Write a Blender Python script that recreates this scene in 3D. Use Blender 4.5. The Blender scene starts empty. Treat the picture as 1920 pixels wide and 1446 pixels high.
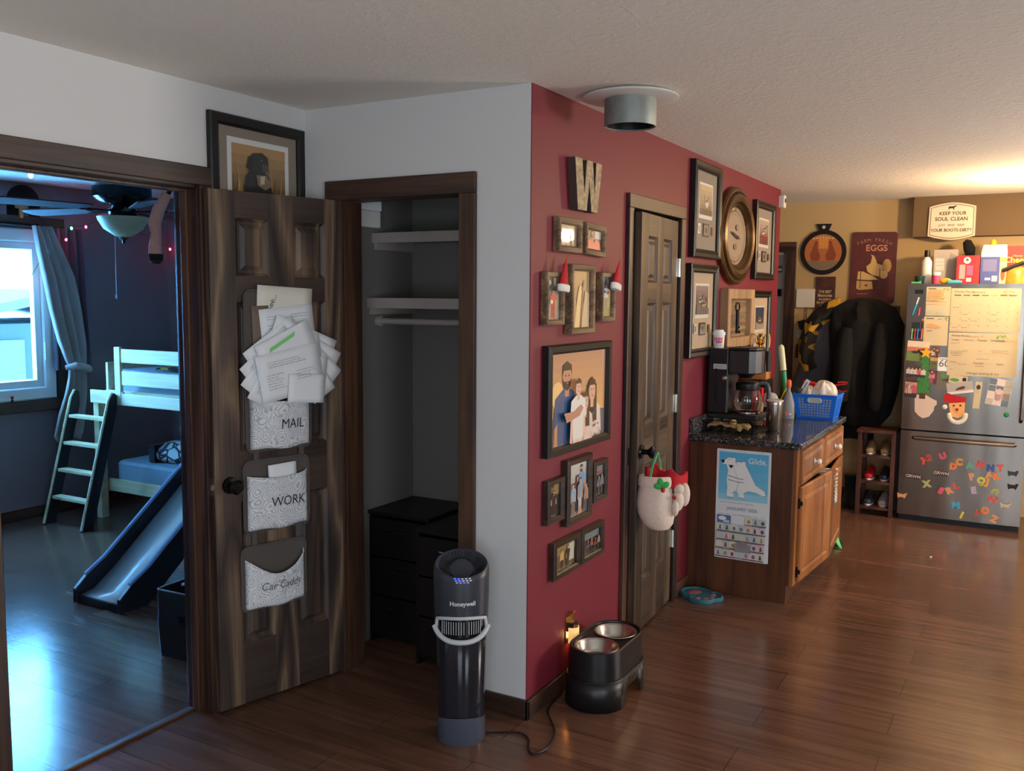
import bpy, bmesh, math, random
from mathutils import Vector, Matrix
R = math.radians
PI = math.pi
S = bpy.context.scene
COL = S.collection
random.seed(7)

# ------------------------------------------------------------------ camera
CAM = Vector((1.6495, -3.0329, 1.6591))
YAW, PITCH, ROLL = 0.5174, -0.0982, 0.0077
fwd = Vector((-math.sin(YAW)*math.cos(PITCH), math.cos(YAW)*math.cos(PITCH), math.sin(PITCH)))
rgt = Vector((math.cos(YAW), math.sin(YAW), 0))
upv = rgt.cross(fwd)
r2 = rgt*math.cos(ROLL) + upv*math.sin(ROLL)
u2 = -rgt*math.sin(ROLL) + upv*math.cos(ROLL)
cam_data = bpy.data.cameras.new('camera')
cam = bpy.data.objects.new('camera', cam_data)
COL.objects.link(cam)
m3 = Matrix((r2, u2, -fwd)).transposed()
cam.matrix_world = Matrix.Translation(CAM) @ m3.to_4x4()
cam_data.sensor_fit = 'HORIZONTAL'
cam_data.sensor_width = 36.0
cam_data.lens = 36.0*1711.65/1920.0
cam_data.clip_start = 0.05
S.camera = cam

# ------------------------------------------------------------------ view, world, lights
S.view_settings.view_transform = 'Standard'
S.view_settings.look = 'None'
S.view_settings.gamma = 1.0
S.view_settings.use_curve_mapping = False
S.view_settings.exposure = 0.2

def lin(c):
    c = c/255.0
    return c/12.92 if c <= 0.04045 else ((c+0.055)/1.055)**2.4
def rgb(r, g, b, a=1.0):
    return (lin(r), lin(g), lin(b), a)

world = bpy.data.worlds.new('world'); S.world = world
world.use_nodes = True
bg = world.node_tree.nodes['Background']
bg.inputs['Color'].default_value = (0.13, 0.47, 1.0, 1)
bg.inputs['Strength'].default_value = 34.0

def area(name, loc, target, sx, sy, power, col, spread=PI):
    l = bpy.data.lights.new(name, 'AREA'); l.shape = 'RECTANGLE'
    l.size, l.size_y, l.energy, l.color, l.spread = sx, sy, power, col, spread
    o = bpy.data.objects.new(name, l); COL.objects.link(o)
    o.location = loc
    o.rotation_euler = (Vector(target)-Vector(loc)).to_track_quat('-Z', 'Y').to_euler()
    return o
def point(name, loc, power, col, r=0.05):
    l = bpy.data.lights.new(name, 'POINT'); l.energy, l.color, l.shadow_soft_size = power, col, r
    o = bpy.data.objects.new(name, l); COL.objects.link(o); o.location = loc
    return o
# assumed daylight from the right, then two added cool fills
area('assumed_daylight_right', (4.55, 2.4, 1.45), (0.0, 1.0, 2.6), 1.6, 1.2, 150, (1.0, 0.95, 0.90))  # assumed source just inside the closed right wall; no window is built
area('cool_fill_living', (4.55, -2.9, 1.35), (-0.6, -0.6, 1.75), 2.0, 1.3, 85, (0.86, 0.93, 1.0))  # added fill to brighten the open closet door; the wall here is closed
area('cool_fill_rear', (1.9, -5.10, 1.2), (-0.3, 0.0, 1.4), 2.4, 1.7, 72, (0.76, 0.88, 1.0))  # added cool fill behind the camera, no window in the rear wall
# assumed warm kitchen ceiling fixture, unseen, just to the right of the frame
point('assumed_kitchen_light', (1.70, 3.70, 2.15), 58, (1.0, 0.68, 0.36), 0.045)
# sky portal in the bedroom window
pl = bpy.data.lights.new('bedroom_window_sky', 'AREA'); pl.shape = 'RECTANGLE'; pl.size, pl.size_y = 1.20, 1.75
pl.cycles.is_portal = True
po = bpy.data.objects.new('bedroom_window_sky', pl); COL.objects.link(po)
po.location = (-4.80, 0.30, 1.49); po.rotation_euler = (0, R(-90), 0)

# ------------------------------------------------------------------ materials
def new_mat(name):
    m = bpy.data.materials.new(name); m.use_nodes = True
    nt = m.node_tree
    return m, nt, nt.nodes['Principled BSDF']
def simple(name, col, rough=0.5, metal=0.0, coat=0.0, spec=0.5, noise=0.0, nscale=30, bump=0.0, alpha=1, emit=None, estr=0, trans=0, ior=1.45, sheen=0):
    m, nt, b = new_mat(name)
    b.inputs['Base Color'].default_value = col
    b.inputs['Roughness'].default_value = rough
    b.inputs['Metallic'].default_value = metal
    b.inputs['Coat Weight'].default_value = coat
    b.inputs['Coat Roughness'].default_value = 0.04
    b.inputs['Specular IOR Level'].default_value = spec
    b.inputs['Transmission Weight'].default_value = trans
    b.inputs['IOR'].default_value = ior
    b.inputs['Sheen Weight'].default_value = sheen
    if emit:
        b.inputs['Emission Color'].default_value = emit
        b.inputs['Emission Strength'].default_value = estr
    if noise or bump:
        tc = nt.nodes.new('ShaderNodeTexCoord'); n = nt.nodes.new('ShaderNodeTexNoise')
        n.inputs['Scale'].default_value = nscale; n.inputs['Detail'].default_value = 4
        nt.links.new(tc.outputs['Object'], n.inputs['Vector'])
        if noise:
            mx = nt.nodes.new('ShaderNodeMix'); mx.data_type = 'RGBA'; mx.blend_type = 'MULTIPLY'
            mx.inputs[0].default_value = 1.0
            mx.inputs[6].default_value = col
            rp = nt.nodes.new('ShaderNodeValToRGB')
            rp.color_ramp.elements[0].position = 0.3; rp.color_ramp.elements[1].position = 0.7
            k = 1-noise
            rp.color_ramp.elements[0].color = (k, k, k, 1); rp.color_ramp.elements[1].color = (1, 1, 1, 1)
            nt.links.new(n.outputs['Fac'], rp.inputs['Fac'])
            nt.links.new(rp.outputs['Color'], mx.inputs[7])
            nt.links.new(mx.outputs[2], b.inputs['Base Color'])
        if bump:
            bp = nt.nodes.new('ShaderNodeBump'); bp.inputs['Strength'].default_value = bump; bp.inputs['Distance'].default_value = 0.004
            nt.links.new(n.outputs['Fac'], bp.inputs['Height']); nt.links.new(bp.outputs['Normal'], b.inputs['Normal'])
    return m
def wood(name, dark, mid, light, axis, rough=0.45, grain=1.0, coat=0.0, bump=0.15, knots=0.0):
    """stained wood whose grain runs along the object's axis (0, 1, 2)"""
    m, nt, b = new_mat(name)
    N, L = nt.nodes, nt.links
    tc = N.new('ShaderNodeTexCoord'); mp = N.new('ShaderNodeMapping')
    sc = [9.0*grain]*3; sc[axis] = 0.75*grain
    mp.inputs['Scale'].default_value = sc
    L.new(tc.outputs['Object'], mp.inputs['Vector'])
    n1 = N.new('ShaderNodeTexNoise'); n1.inputs['Scale'].default_value = 1.0; n1.inputs['Detail'].default_value = 3; n1.inputs['Distortion'].default_value = 0.9
    L.new(mp.outputs['Vector'], n1.inputs['Vector'])
    mp2 = N.new('ShaderNodeMapping'); s2 = [90.0]*3; s2[axis] = 2.5; mp2.inputs['Scale'].default_value = s2
    L.new(tc.outputs['Object'], mp2.inputs['Vector'])
    n2 = N.new('ShaderNodeTexNoise'); n2.inputs['Scale'].default_value = 1.0; n2.inputs['Detail'].default_value = 2
    L.new(mp2.outputs['Vector'], n2.inputs['Vector'])
    ad = N.new('ShaderNodeMath'); ad.operation = 'MULTIPLY_ADD'; ad.inputs[1].default_value = 0.35
    L.new(n2.outputs['Fac'], ad.inputs[0]); L.new(n1.outputs['Fac'], ad.inputs[2])
    rp = N.new('ShaderNodeValToRGB'); e = rp.color_ramp.elements
    e[0].position = 0.50; e[0].color = dark; e[1].position = 0.88; e[1].color = light
    em = e.new(0.66); em.color = mid
    L.new(ad.outputs[0], rp.inputs['Fac']); L.new(rp.outputs['Color'], b.inputs['Base Color'])
    b.inputs['Roughness'].default_value = rough; b.inputs['Coat Weight'].default_value = coat
    bp = N.new('ShaderNodeBump'); bp.inputs['Strength'].default_value = bump; bp.inputs['Distance'].default_value = 0.002
    L.new(n2.outputs['Fac'], bp.inputs['Height']); L.new(bp.outputs['Normal'], b.inputs['Normal'])
    return m
def pine(name, axis):
    """pine stained dark, with pale cathedral figure"""
    m, nt, b = new_mat(name)
    N, L = nt.nodes, nt.links
    tc = N.new('ShaderNodeTexCoord'); mp = N.new('ShaderNodeMapping')
    sc = [7.0]*3; sc[axis] = 0.9
    mp.inputs['Scale'].default_value = sc
    L.new(tc.outputs['Object'], mp.inputs['Vector'])
    n1 = N.new('ShaderNodeTexNoise'); n1.inputs['Scale'].default_value = 0.8; n1.inputs['Detail'].default_value = 1.5; n1.inputs['Distortion'].default_value = 0.6
    L.new(mp.outputs['Vector'], n1.inputs['Vector'])
    mu = N.new('ShaderNodeMath'); mu.operation = 'MULTIPLY'; mu.inputs[1].default_value = 4.6
    L.new(n1.outputs['Fac'], mu.inputs[0])
    pp = N.new('ShaderNodeMath'); pp.operation = 'PINGPONG'; pp.inputs[1].default_value = 0.5
    L.new(mu.outputs[0], pp.inputs[0])
    mp2 = N.new('ShaderNodeMapping'); s2 = [110.0]*3; s2[axis] = 3.0; mp2.inputs['Scale'].default_value = s2
    L.new(tc.outputs['Object'], mp2.inputs['Vector'])
    n2 = N.new('ShaderNodeTexNoise'); n2.inputs['Scale'].default_value = 1.0
    L.new(mp2.outputs['Vector'], n2.inputs['Vector'])
    ad = N.new('ShaderNodeMath'); ad.operation = 'MULTIPLY_ADD'; ad.inputs[1].default_value = 0.4
    L.new(n2.outputs['Fac'], ad.inputs[0]); L.new(pp.outputs[0], ad.inputs[2])
    rp = N.new('ShaderNodeValToRGB'); e = rp.color_ramp.elements
    e[0].position = 0.22; e[0].color = rgb(44, 36, 33); e[1].position = 0.80; e[1].color = rgb(132, 108, 84)
    em = e.new(0.5); em.color = rgb(78, 62, 52)
    L.new(ad.outputs[0], rp.inputs['Fac']); L.new(rp.outputs['Color'], b.inputs['Base Color'])
    b.inputs['Roughness'].default_value = 0.5
    bp = N.new('ShaderNodeBump'); bp.inputs['Strength'].default_value = 0.12; bp.inputs['Distance'].default_value = 0.002
    L.new(n2.outputs['Fac'], bp.inputs['Height']); L.new(bp.outputs['Normal'], b.inputs['Normal'])
    return m
def floor_mat():
    m, nt, b = new_mat('laminate_planks')
    N, L = nt.nodes, nt.links
    tc = N.new('ShaderNodeTexCoord')
    br = N.new('ShaderNodeTexBrick'); br.offset = 0.37; br.inputs['Scale'].default_value = 1.0
    br.inputs['Brick Width'].default_value = 1.25; br.inputs['Row Height'].default_value = 0.195
    br.inputs['Mortar Size'].default_value = 0.0016; br.inputs['Bias'].default_value = 0.0
    br.inputs['Color1'].default_value = rgb(114, 82, 67); br.inputs['Color2'].default_value = rgb(101, 71, 57)
    br.inputs['Mortar'].default_value = rgb(70, 46, 36)
    L.new(tc.outputs['Object'], br.inputs['Vector'])
    mp = N.new('ShaderNodeMapping'); mp.inputs['Scale'].default_value = (1.1, 16, 1)
    L.new(tc.outputs['Object'], mp.inputs['Vector'])
    n = N.new('ShaderNodeTexNoise'); n.inputs['Scale'].default_value = 1.6; n.inputs['Detail'].default_value = 6; n.inputs['Distortion'].default_value = 0.7
    L.new(mp.outputs['Vector'], n.inputs['Vector'])
    rp = N.new('ShaderNodeValToRGB'); e = rp.color_ramp.elements
    e[0].position = 0.32; e[0].color = (0.66, 0.64, 0.62, 1); e[1].position = 0.70; e[1].color = (1.10, 1.08, 1.06, 1)
    L.new(n.outputs['Fac'], rp.inputs['Fac'])
    mx = N.new('ShaderNodeMix'); mx.data_type = 'RGBA'; mx.blend_type = 'MULTIPLY'; mx.inputs[0].default_value = 1.0
    L.new(br.outputs['Color'], mx.inputs[6]); L.new(rp.outputs['Color'], mx.inputs[7])
    L.new(mx.outputs[2], b.inputs['Base Color'])
    n3 = N.new('ShaderNodeTexNoise'); n3.inputs['Scale'].default_value = 5; n3.inputs['Detail'].default_value = 3
    L.new(tc.outputs['Object'], n3.inputs['Vector'])
    mr = N.new('ShaderNodeMapRange'); mr.inputs[3].default_value = 0.13; mr.inputs[4].default_value = 0.24
    L.new(n3.outputs['Fac'], mr.inputs[0]); L.new(mr.outputs[0], b.inputs['Roughness'])
    bp = N.new('ShaderNodeBump'); bp.inputs['Strength'].default_value = 0.10; bp.inputs['Distance'].default_value = 0.002
    L.new(n.outputs['Fac'], bp.inputs['Height']); L.new(bp.outputs['Normal'], b.inputs['Normal'])
    return m
def ceiling_mat():
    m, nt, b = new_mat('knockdown_ceiling')
    N, L = nt.nodes, nt.links
    tc = N.new('ShaderNodeTexCoord')
    v = N.new('ShaderNodeTexNoise'); v.inputs['Scale'].default_value = 42; v.inputs['Detail'].default_value = 5; v.inputs['Roughness'].default_value = 0.6
    L.new(tc.outputs['Object'], v.inputs['Vector'])
    rp = N.new('ShaderNodeValToRGB'); rp.color_ramp.elements[0].position = 0.46; rp.color_ramp.elements[1].position = 0.60
    L.new(v.outputs['Fac'], rp.inputs['Fac'])
    bp = N.new('ShaderNodeBump'); bp.inputs['Strength'].default_value = 0.28; bp.inputs['Distance'].default_value = 0.005
    L.new(rp.outputs['Color'], bp.inputs['Height']); L.new(bp.outputs['Normal'], b.inputs['Normal'])
    b.inputs['Base Color'].default_value = rgb(236, 230, 220); b.inputs['Roughness'].default_value = 0.9
    return m
def granite_mat():
    m, nt, b = new_mat('speckled_granite')
    N, L = nt.nodes, nt.links
    tc = N.new('ShaderNodeTexCoord')
    v = N.new('ShaderNodeTexVoronoi'); v.inputs['Scale'].default_value = 160
    L.new(tc.outputs['Object'], v.inputs['Vector'])
    rp = N.new('ShaderNodeValToRGB'); rp.color_ramp.interpolation = 'CONSTANT'; e = rp.color_ramp.elements
    e[0].position = 0; e[0].color = rgb(34, 34, 37); e[1].position = 0.55; e[1].color = rgb(70, 70, 74)
    a = e.new(0.76); a.color = rgb(92, 91, 90); a2 = e.new(0.93); a2.color = rgb(142, 138, 134)
    sx = N.new('ShaderNodeSeparateColor'); L.new(v.outputs['Color'], sx.inputs[0]); L.new(sx.outputs[0], rp.inputs['Fac'])
    L.new(rp.outputs['Color'], b.inputs['Base Color'])
    b.inputs['Roughness'].default_value = 0.08
    return m
def paisley_mat():
    m, nt, b = new_mat('paisley_fabric')
    N, L = nt.nodes, nt.links
    tc = N.new('ShaderNodeTexCoord')
    n0 = N.new('ShaderNodeTexNoise'); n0.inputs['Scale'].default_value = 9
    L.new(tc.outputs['Object'], n0.inputs['Vector'])
    mxv = N.new('ShaderNodeMix'); mxv.data_type = 'RGBA'; mxv.inputs[0].default_value = 0.06
    L.new(tc.outputs['Object'], mxv.inputs[6]); L.new(n0.outputs['Color'], mxv.inputs[7])
    v = N.new('ShaderNodeTexVoronoi'); v.inputs['Scale'].default_value = 19
    L.new(mxv.outputs[2], v.inputs['Vector'])
    s = N.new('ShaderNodeMath'); s.operation = 'MULTIPLY'; s.inputs[1].default_value = 46
    L.new(v.outputs['Distance'], s.inputs[0])
    sn = N.new('ShaderNodeMath'); sn.operation = 'SINE'; L.new(s.outputs[0], sn.inputs[0])
    v2 = N.new('ShaderNodeTexVoronoi'); v2.inputs['Scale'].default_value = 62
    L.new(tc.outputs['Object'], v2.inputs['Vector'])
    ad = N.new('ShaderNodeMath'); ad.operation = 'MULTIPLY_ADD'; ad.inputs[1].default_value = 1.3
    L.new(v2.outputs['Distance'], ad.inputs[0]); L.new(sn.outputs[0], ad.inputs[2])
    rp = N.new('ShaderNodeValToRGB'); e = rp.color_ramp.elements
    e[0].position = 0.25; e[0].color = rgb(184, 186, 192); e[1].position = 0.55; e[1].color = rgb(226, 230, 234)
    L.new(ad.outputs[0], rp.inputs['Fac']); L.new(rp.outputs['Color'], b.inputs['Base Color'])
    b.inputs['Roughness'].default_value = 0.85
    return m
def plaid_mat():
    m, nt, b = new_mat('plaid_wool')
    N, L = nt.nodes, nt.links
    tc = N.new('ShaderNodeTexCoord'); n = N.new('ShaderNodeTexVoronoi'); n.inputs['Scale'].default_value = 16
    mp = N.new('ShaderNodeMapping'); mp.inputs['Rotation'].default_value = (0.2, 0.6, 0.3); L.new(tc.outputs['Object'], mp.inputs['Vector']); L.new(mp.outputs['Vector'], n.inputs['Vector'])
    sp = N.new('ShaderNodeSeparateColor'); L.new(n.outputs['Color'], sp.inputs[0])
    rp = N.new('ShaderNodeValToRGB'); rp.color_ramp.interpolation = 'CONSTANT'; e = rp.color_ramp.elements
    e[0].color = rgb(26, 22, 20); e[1].position = 0.62; e[1].color = rgb(196, 150, 40); a = e.new(0.85); a.color = rgb(120, 90, 30)
    L.new(sp.outputs[0], rp.inputs['Fac']); L.new(rp.outputs['Color'], b.inputs['Base Color']); b.inputs['Roughness'].default_value = 0.95
    return m
def print_mat(name, coat, rough=0.55):
    m, nt, b = new_mat(name)
    a = nt.nodes.new('ShaderNodeVertexColor'); a.layer_name = 'Col'
    nt.links.new(a.outputs['Color'], b.inputs['Base Color'])
    b.inputs['Roughness'].default_value = rough; b.inputs['Coat Weight'].default_value = coat; b.inputs['Coat Roughness'].default_value = 0.03
    return m
def steel_mat():
    m, nt, b = new_mat('brushed_stainless')
    N, L = nt.nodes, nt.links
    tc = N.new('ShaderNodeTexCoord'); mp = N.new('ShaderNodeMapping'); mp.inputs['Scale'].default_value = (900, 4, 4)
    L.new(tc.outputs['Object'], mp.inputs['Vector'])
    n = N.new('ShaderNodeTexNoise'); n.inputs['Scale'].default_value = 1.0; n.inputs['Detail'].default_value = 3
    L.new(mp.outputs['Vector'], n.inputs['Vector'])
    mp2 = N.new('ShaderNodeMapping'); mp2.inputs['Scale'].default_value = (5.0, 0.8, 1)
    L.new(tc.outputs['Object'], mp2.inputs['Vector'])
    n2 = N.new('ShaderNodeTexNoise'); n2.inputs['Scale'].default_value = 1.0; n2.inputs['Detail'].default_value = 1
    L.new(mp2.outputs['Vector'], n2.inputs['Vector'])
    ad = N.new('ShaderNodeMath'); ad.operation = 'MULTIPLY_ADD'; ad.inputs[1].default_value = 0.004
    L.new(n.outputs['Fac'], ad.inputs[0]); L.new(n2.outputs['Fac'], ad.inputs[2])
    bp = N.new('ShaderNodeBump'); bp.inputs['Strength'].default_value = 0.35; bp.inputs['Distance'].default_value = 0.02
    L.new(ad.outputs[0], bp.inputs['Height']); L.new(bp.outputs['Normal'], b.inputs['Normal'])
    b.inputs['Base Color'].default_value = rgb(152, 143, 133); b.inputs['Metallic'].default_value = 1.0
    b.inputs['Roughness'].default_value = 0.24; b.inputs['Anisotropic'].default_value = 0.4
    return m

M = {}
M['white_wall'] = simple('white_wall_paint', rgb(206, 205, 204), 0.75, bump=0.12, nscale=180)
M['red_wall'] = simple('brick_red_wall_paint', rgb(116, 31, 45), 0.55, bump=0.15, nscale=160)
M['tan_wall'] = simple('tan_wall_paint', rgb(186, 158, 112), 0.75, bump=0.12, nscale=180)
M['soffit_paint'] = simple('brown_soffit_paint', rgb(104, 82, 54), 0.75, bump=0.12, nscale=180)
M['navy_wall'] = simple('slate_blue_wall_paint', rgb(126, 114, 116), 0.8, bump=0.1, nscale=180)
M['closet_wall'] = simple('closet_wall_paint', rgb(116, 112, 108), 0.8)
M['ceiling'] = ceiling_mat()
M['floor'] = floor_mat()
M['trim_v'] = wood('dark_stained_trim_upright', rgb(34, 22, 18), rgb(58, 38, 29), rgb(92, 62, 43), 2, 0.42)
M['trim_h'] = wood('dark_stained_trim_across', rgb(34, 22, 18), rgb(58, 38, 29), rgb(92, 62, 43), 0, 0.42)
M['trim_y'] = wood('dark_stained_trim_lengthwise', rgb(34, 22, 18), rgb(58, 38, 29), rgb(92, 62, 43), 1, 0.42)
M['door_v'] = pine('stained_pine_upright', 1)
M['door_h'] = wood('stained_pine_across', rgb(44, 35, 32), rgb(58, 46, 41), rgb(76, 61, 52), 0, 0.45)
M['pdoor_v'] = wood('brown_door_upright', rgb(38, 28, 22), rgb(70, 54, 42), rgb(104, 83, 63), 1, 0.42)
M['pdoor_h'] = wood('brown_door_across', rgb(38, 28, 22), rgb(70, 54, 42), rgb(98, 78, 60), 0, 0.42)
M['black'] = simple('black_plastic', rgb(22, 22, 24), 0.38)
M['black_gloss'] = simple('glossy_black', rgb(12, 12, 13), 0.16)
M['black_metal'] = simple('black_metal', rgb(20, 19, 19), 0.3, metal=0.6)
M['black_frame'] = simple('black_picture_frame', rgb(24, 22, 21), 0.35)
M['charcoal'] = simple('charcoal_plastic', rgb(52, 55, 64), 0.36)
M['smoke'] = simple('smoked_plastic', rgb(28, 30, 38), 0.12, coat=0.5)
M['light_grey'] = simple('pale_grey_plastic', rgb(186, 190, 196), 0.4)
M['steel'] = steel_mat()
M['chrome'] = simple('polished_steel', rgb(200, 196, 190), 0.14, metal=1.0)
M['bowl_steel'] = simple('spun_steel', rgb(188, 182, 174), 0.26, metal=1.0)
M['zinc'] = simple('galvanised_steel', rgb(150, 156, 150), 0.5, metal=0.45, noise=0.35, nscale=9)
M['white'] = simple('white_plastic', rgb(222, 220, 216), 0.45)
M['white_enamel'] = simple('white_enamel', rgb(216, 213, 206), 0.4)
M['paper'] = simple('white_paper', rgb(232, 235, 238), 0.8)
M['cream_paper'] = simple('cream_paper', rgb(226, 222, 206), 0.8)
M['grey_felt'] = simple('grey_brown_canvas', rgb(92, 84, 80), 0.9, noise=0.2, nscale=200)
M['plaid'] = plaid_mat()
M['paisley'] = paisley_mat()
M['print'] = print_mat('matt_print', 0.0)
M['photo'] = print_mat('photo_behind_glass', 1.0, 0.4)
M['rustic'] = wood('weathered_frame_wood', rgb(74, 56, 42), rgb(112, 88, 64), rgb(150, 124, 92), 0, 0.7, 2.0)
M['barn'] = wood('pale_barn_wood', rgb(124, 96, 70), rgb(152, 120, 88), rgb(176, 144, 108), 1, 0.75, 0.8)
M['dark_frame'] = wood('dark_brown_frame_wood', rgb(36, 26, 21), rgb(52, 38, 30), rgb(72, 54, 42), 0, 0.35, 1.5)
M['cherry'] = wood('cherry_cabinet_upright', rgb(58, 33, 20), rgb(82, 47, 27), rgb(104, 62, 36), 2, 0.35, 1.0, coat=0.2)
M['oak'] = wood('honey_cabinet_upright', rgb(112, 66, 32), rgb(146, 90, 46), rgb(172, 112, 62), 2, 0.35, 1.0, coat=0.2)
M['granite'] = granite_mat()
M['bronze'] = simple('aged_bronze_frame', rgb(104, 78, 46), 0.32, metal=0.7, noise=0.4, nscale=14)
M['gold'] = simple('gold_metal', rgb(214, 170, 84), 0.22, metal=1.0)
M['mat_grey'] = simple('taupe_mat_board', rgb(140, 128, 114), 0.85)
M['mat_tan'] = simple('tan_mat_board', rgb(170, 150, 126), 0.85)
M['clear_glass'] = simple('clear_glass', (0.95, 0.97, 0.97, 1), 0.02, trans=1.0, ior=1.45)
M['window_pane'] = simple('window_pane_glass', (1, 1, 1, 1), 0.0, trans=1.0, ior=1.02)
M['closet_paint'] = simple('closet_shelf_paint', rgb(160, 152, 146), 0.6)
M['cream_shade'] = simple('cream_glass_shade', rgb(226, 206, 160), 0.4, emit=rgb(255, 190, 100), estr=0.6)
M['crystal'] = simple('crystal_knob', (0.9, 0.92, 0.9, 1), 0.05, coat=1.0)
M['pearl'] = simple('pale_bead', rgb(214, 206, 190), 0.25)
M['coral'] = simple('coral_pad', rgb(170, 96, 96), 0.6)
M['green_dark'] = simple('dark_green_plastic', rgb(30, 60, 40), 0.5)
M['smoke_brown'] = simple('smoked_brown_plastic', rgb(46, 36, 36), 0.22)
M['brushed_cup'] = simple('brushed_cup_steel', rgb(178, 172, 166), 0.24, metal=1.0)
M['grip'] = simple('pale_grip', rgb(196, 206, 200), 0.5)
M['oak_light'] = simple('orange_block_wood', rgb(206, 140, 78), 0.5, noise=0.2, nscale=20)
M['badge'] = simple('badge_enamel', rgb(170, 90, 130), 0.4, noise=0.5, nscale=60)
M['cream_plastic'] = simple('cream_plastic', rgb(222, 220, 178), 0.4)
M['board_cream'] = simple('cream_dry_erase', rgb(206, 188, 152), 0.4)
M['tree_green'] = simple('craft_green', rgb(70, 140, 70), 0.8, noise=0.4, nscale=90)
M['paper_pink'] = simple('pale_pink_paper', rgb(222, 196, 180), 0.8)
M['paper_peach'] = simple('peach_paper', rgb(240, 176, 110), 0.8)
M['cotton'] = simple('cotton_wool', rgb(236, 224, 206), 0.95, bump=0.4, nscale=120)
M['canister'] = simple('cloudy_plastic', rgb(176, 168, 160), 0.4)
M['snack'] = simple('yellow_snack_bag', rgb(230, 160, 60), 0.3, noise=0.4, nscale=20)
M['teal_dark'] = simple('dark_teal', rgb(30, 70, 66), 0.45)
M['branch_cloth'] = simple('branch_print_cloth', rgb(206, 206, 200), 0.85)
M['ladder_dark'] = simple('dark_ladder_side', rgb(30, 32, 40), 0.5)
M['slide_edge'] = simple('blue_slide_edge', rgb(120, 150, 190), 0.3)
M['bin_black'] = simple('black_bin_fabric', rgb(26, 27, 32), 0.45, bump=0.4, nscale=14)
M['bin_rim'] = simple('grey_piping', rgb(120, 128, 140), 0.5)
M['fan_blade'] = simple('dark_fan_blade', rgb(44, 34, 34), 0.7)
M['curtain_dark'] = simple('mauve_curtain', rgb(88, 80, 92), 0.7)
M['shed_roof'] = simple('grey_shed_roof', rgb(84, 86, 88), 0.9)
M['bag_fill'] = simple('bag_contents', rgb(206, 206, 204), 0.7, noise=0.2, nscale=40)
M['fabric_black'] = simple('black_fabric', rgb(20, 18, 18), 0.95, noise=0.4, nscale=20, bump=0.5, sheen=0.1)
M['fur_black'] = simple('black_fur', rgb(13, 11, 11), 0.95, noise=0.5, nscale=60, bump=0.9)
M['fabric_grey'] = simple('dark_grey_coat', rgb(74, 74, 84), 0.9, noise=0.2, nscale=30)
M['satin'] = simple('silver_satin', rgb(172, 158, 150), 0.42, noise=0.12, nscale=8, sheen=0.3)
M['bed_wood'] = wood('pale_pine_bed_wood', rgb(196, 170, 124), rgb(214, 192, 150), rgb(230, 212, 176), 0, 0.5)
M['bed_sheet'] = simple('grey_blue_sheet', rgb(128, 140, 150), 0.85, noise=0.15, nscale=9, bump=0.4)
M['slide_blue'] = simple('dark_slide_rail', rgb(28, 28, 32), 0.4)
M['slide_white'] = simple('white_slide_bed', rgb(236, 230, 222), 0.24, spec=1.0)
M['blue_plastic'] = simple('blue_basket_plastic', rgb(30, 116, 232), 0.35)
M['film'] = simple('crumpled_clear_bag', rgb(222, 208, 196), 0.25, noise=0.25, nscale=25, bump=0.6)
M['red_cloth'] = simple('red_cloth', rgb(196, 30, 40), 0.8, noise=0.2, nscale=40)
M['red_plastic'] = simple('red_plastic', rgb(190, 28, 40), 0.35)
M['pink'] = simple('pink_plastic', rgb(226, 70, 110), 0.4)
M['cream_plush'] = simple('cream_plush', rgb(226, 206, 190), 0.9, noise=0.08, nscale=60, bump=0.3)
M['green'] = simple('green_felt', rgb(60, 170, 84), 0.7)
M['green_gloss'] = simple('green_plastic', rgb(34, 130, 72), 0.3)
M['lime'] = simple('pale_green_plastic', rgb(110, 196, 130), 0.4)
M['yellow'] = simple('yellow_plastic', rgb(226, 176, 40), 0.45)
M['orange'] = simple('orange_plastic', rgb(226, 92, 40), 0.45)
M['cyan'] = simple('turquoise_plastic', rgb(40, 150, 186), 0.4)
M['teal'] = simple('teal_silicone', rgb(46, 104, 120), 0.6)
M['tan_cloth'] = simple('tan_cloth', rgb(196, 160, 104), 0.9, noise=0.55, nscale=70, bump=0.3)
M['plush_tan'] = simple('tan_plush', rgb(206, 150, 130), 0.9, noise=0.12, nscale=60)
M['brown_dark'] = simple('dark_brown_laminate', rgb(20, 15, 15), 0.45)
M['shoe_wood'] = wood('shoe_rack_wood', rgb(48, 26, 20), rgb(74, 40, 30), rgb(96, 56, 42), 2, 0.45)
M['bulb'] = simple('warm_bulb', rgb(255, 220, 160), 0.4, emit=rgb(255, 196, 110), estr=22)
M['blue_led'] = simple('blue_led', rgb(40, 60, 255), 0.4, emit=(0.02, 0.05, 1.0, 1), estr=6)
M['white_led'] = simple('pale_led', rgb(190, 200, 210), 0.4, emit=rgb(190, 205, 220), estr=0.5)
M['fan_bowl'] = simple('frosted_fan_glass', rgb(196, 192, 150), 0.4)
M['door_grey'] = simple('grey_painted_door', rgb(150, 154, 158), 0.5)
M['snow'] = simple('snow_ground', rgb(235, 242, 250), 0.9)
M['shed'] = simple('dark_shed_siding', rgb(52, 54, 56), 0.9)
M['grey_knit'] = simple('pale_grey_knit', rgb(190, 184, 178), 0.95, noise=0.3, nscale=120, bump=0.5)
M['silver_foil'] = simple('silver_pouch', rgb(132, 130, 132), 0.5)
for nm, c, e in (('bulb_red', (1, .05, .15, 1), 14), ('bulb_green', (.1, 1, .35, 1), 9), ('bulb_orange', (1, .42, .1, 1), 22), ('bulb_blue', (.1, .4, 1, 1), 8)):
    M[nm] = simple(nm, c, 0.4, emit=c, estr=e)

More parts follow.
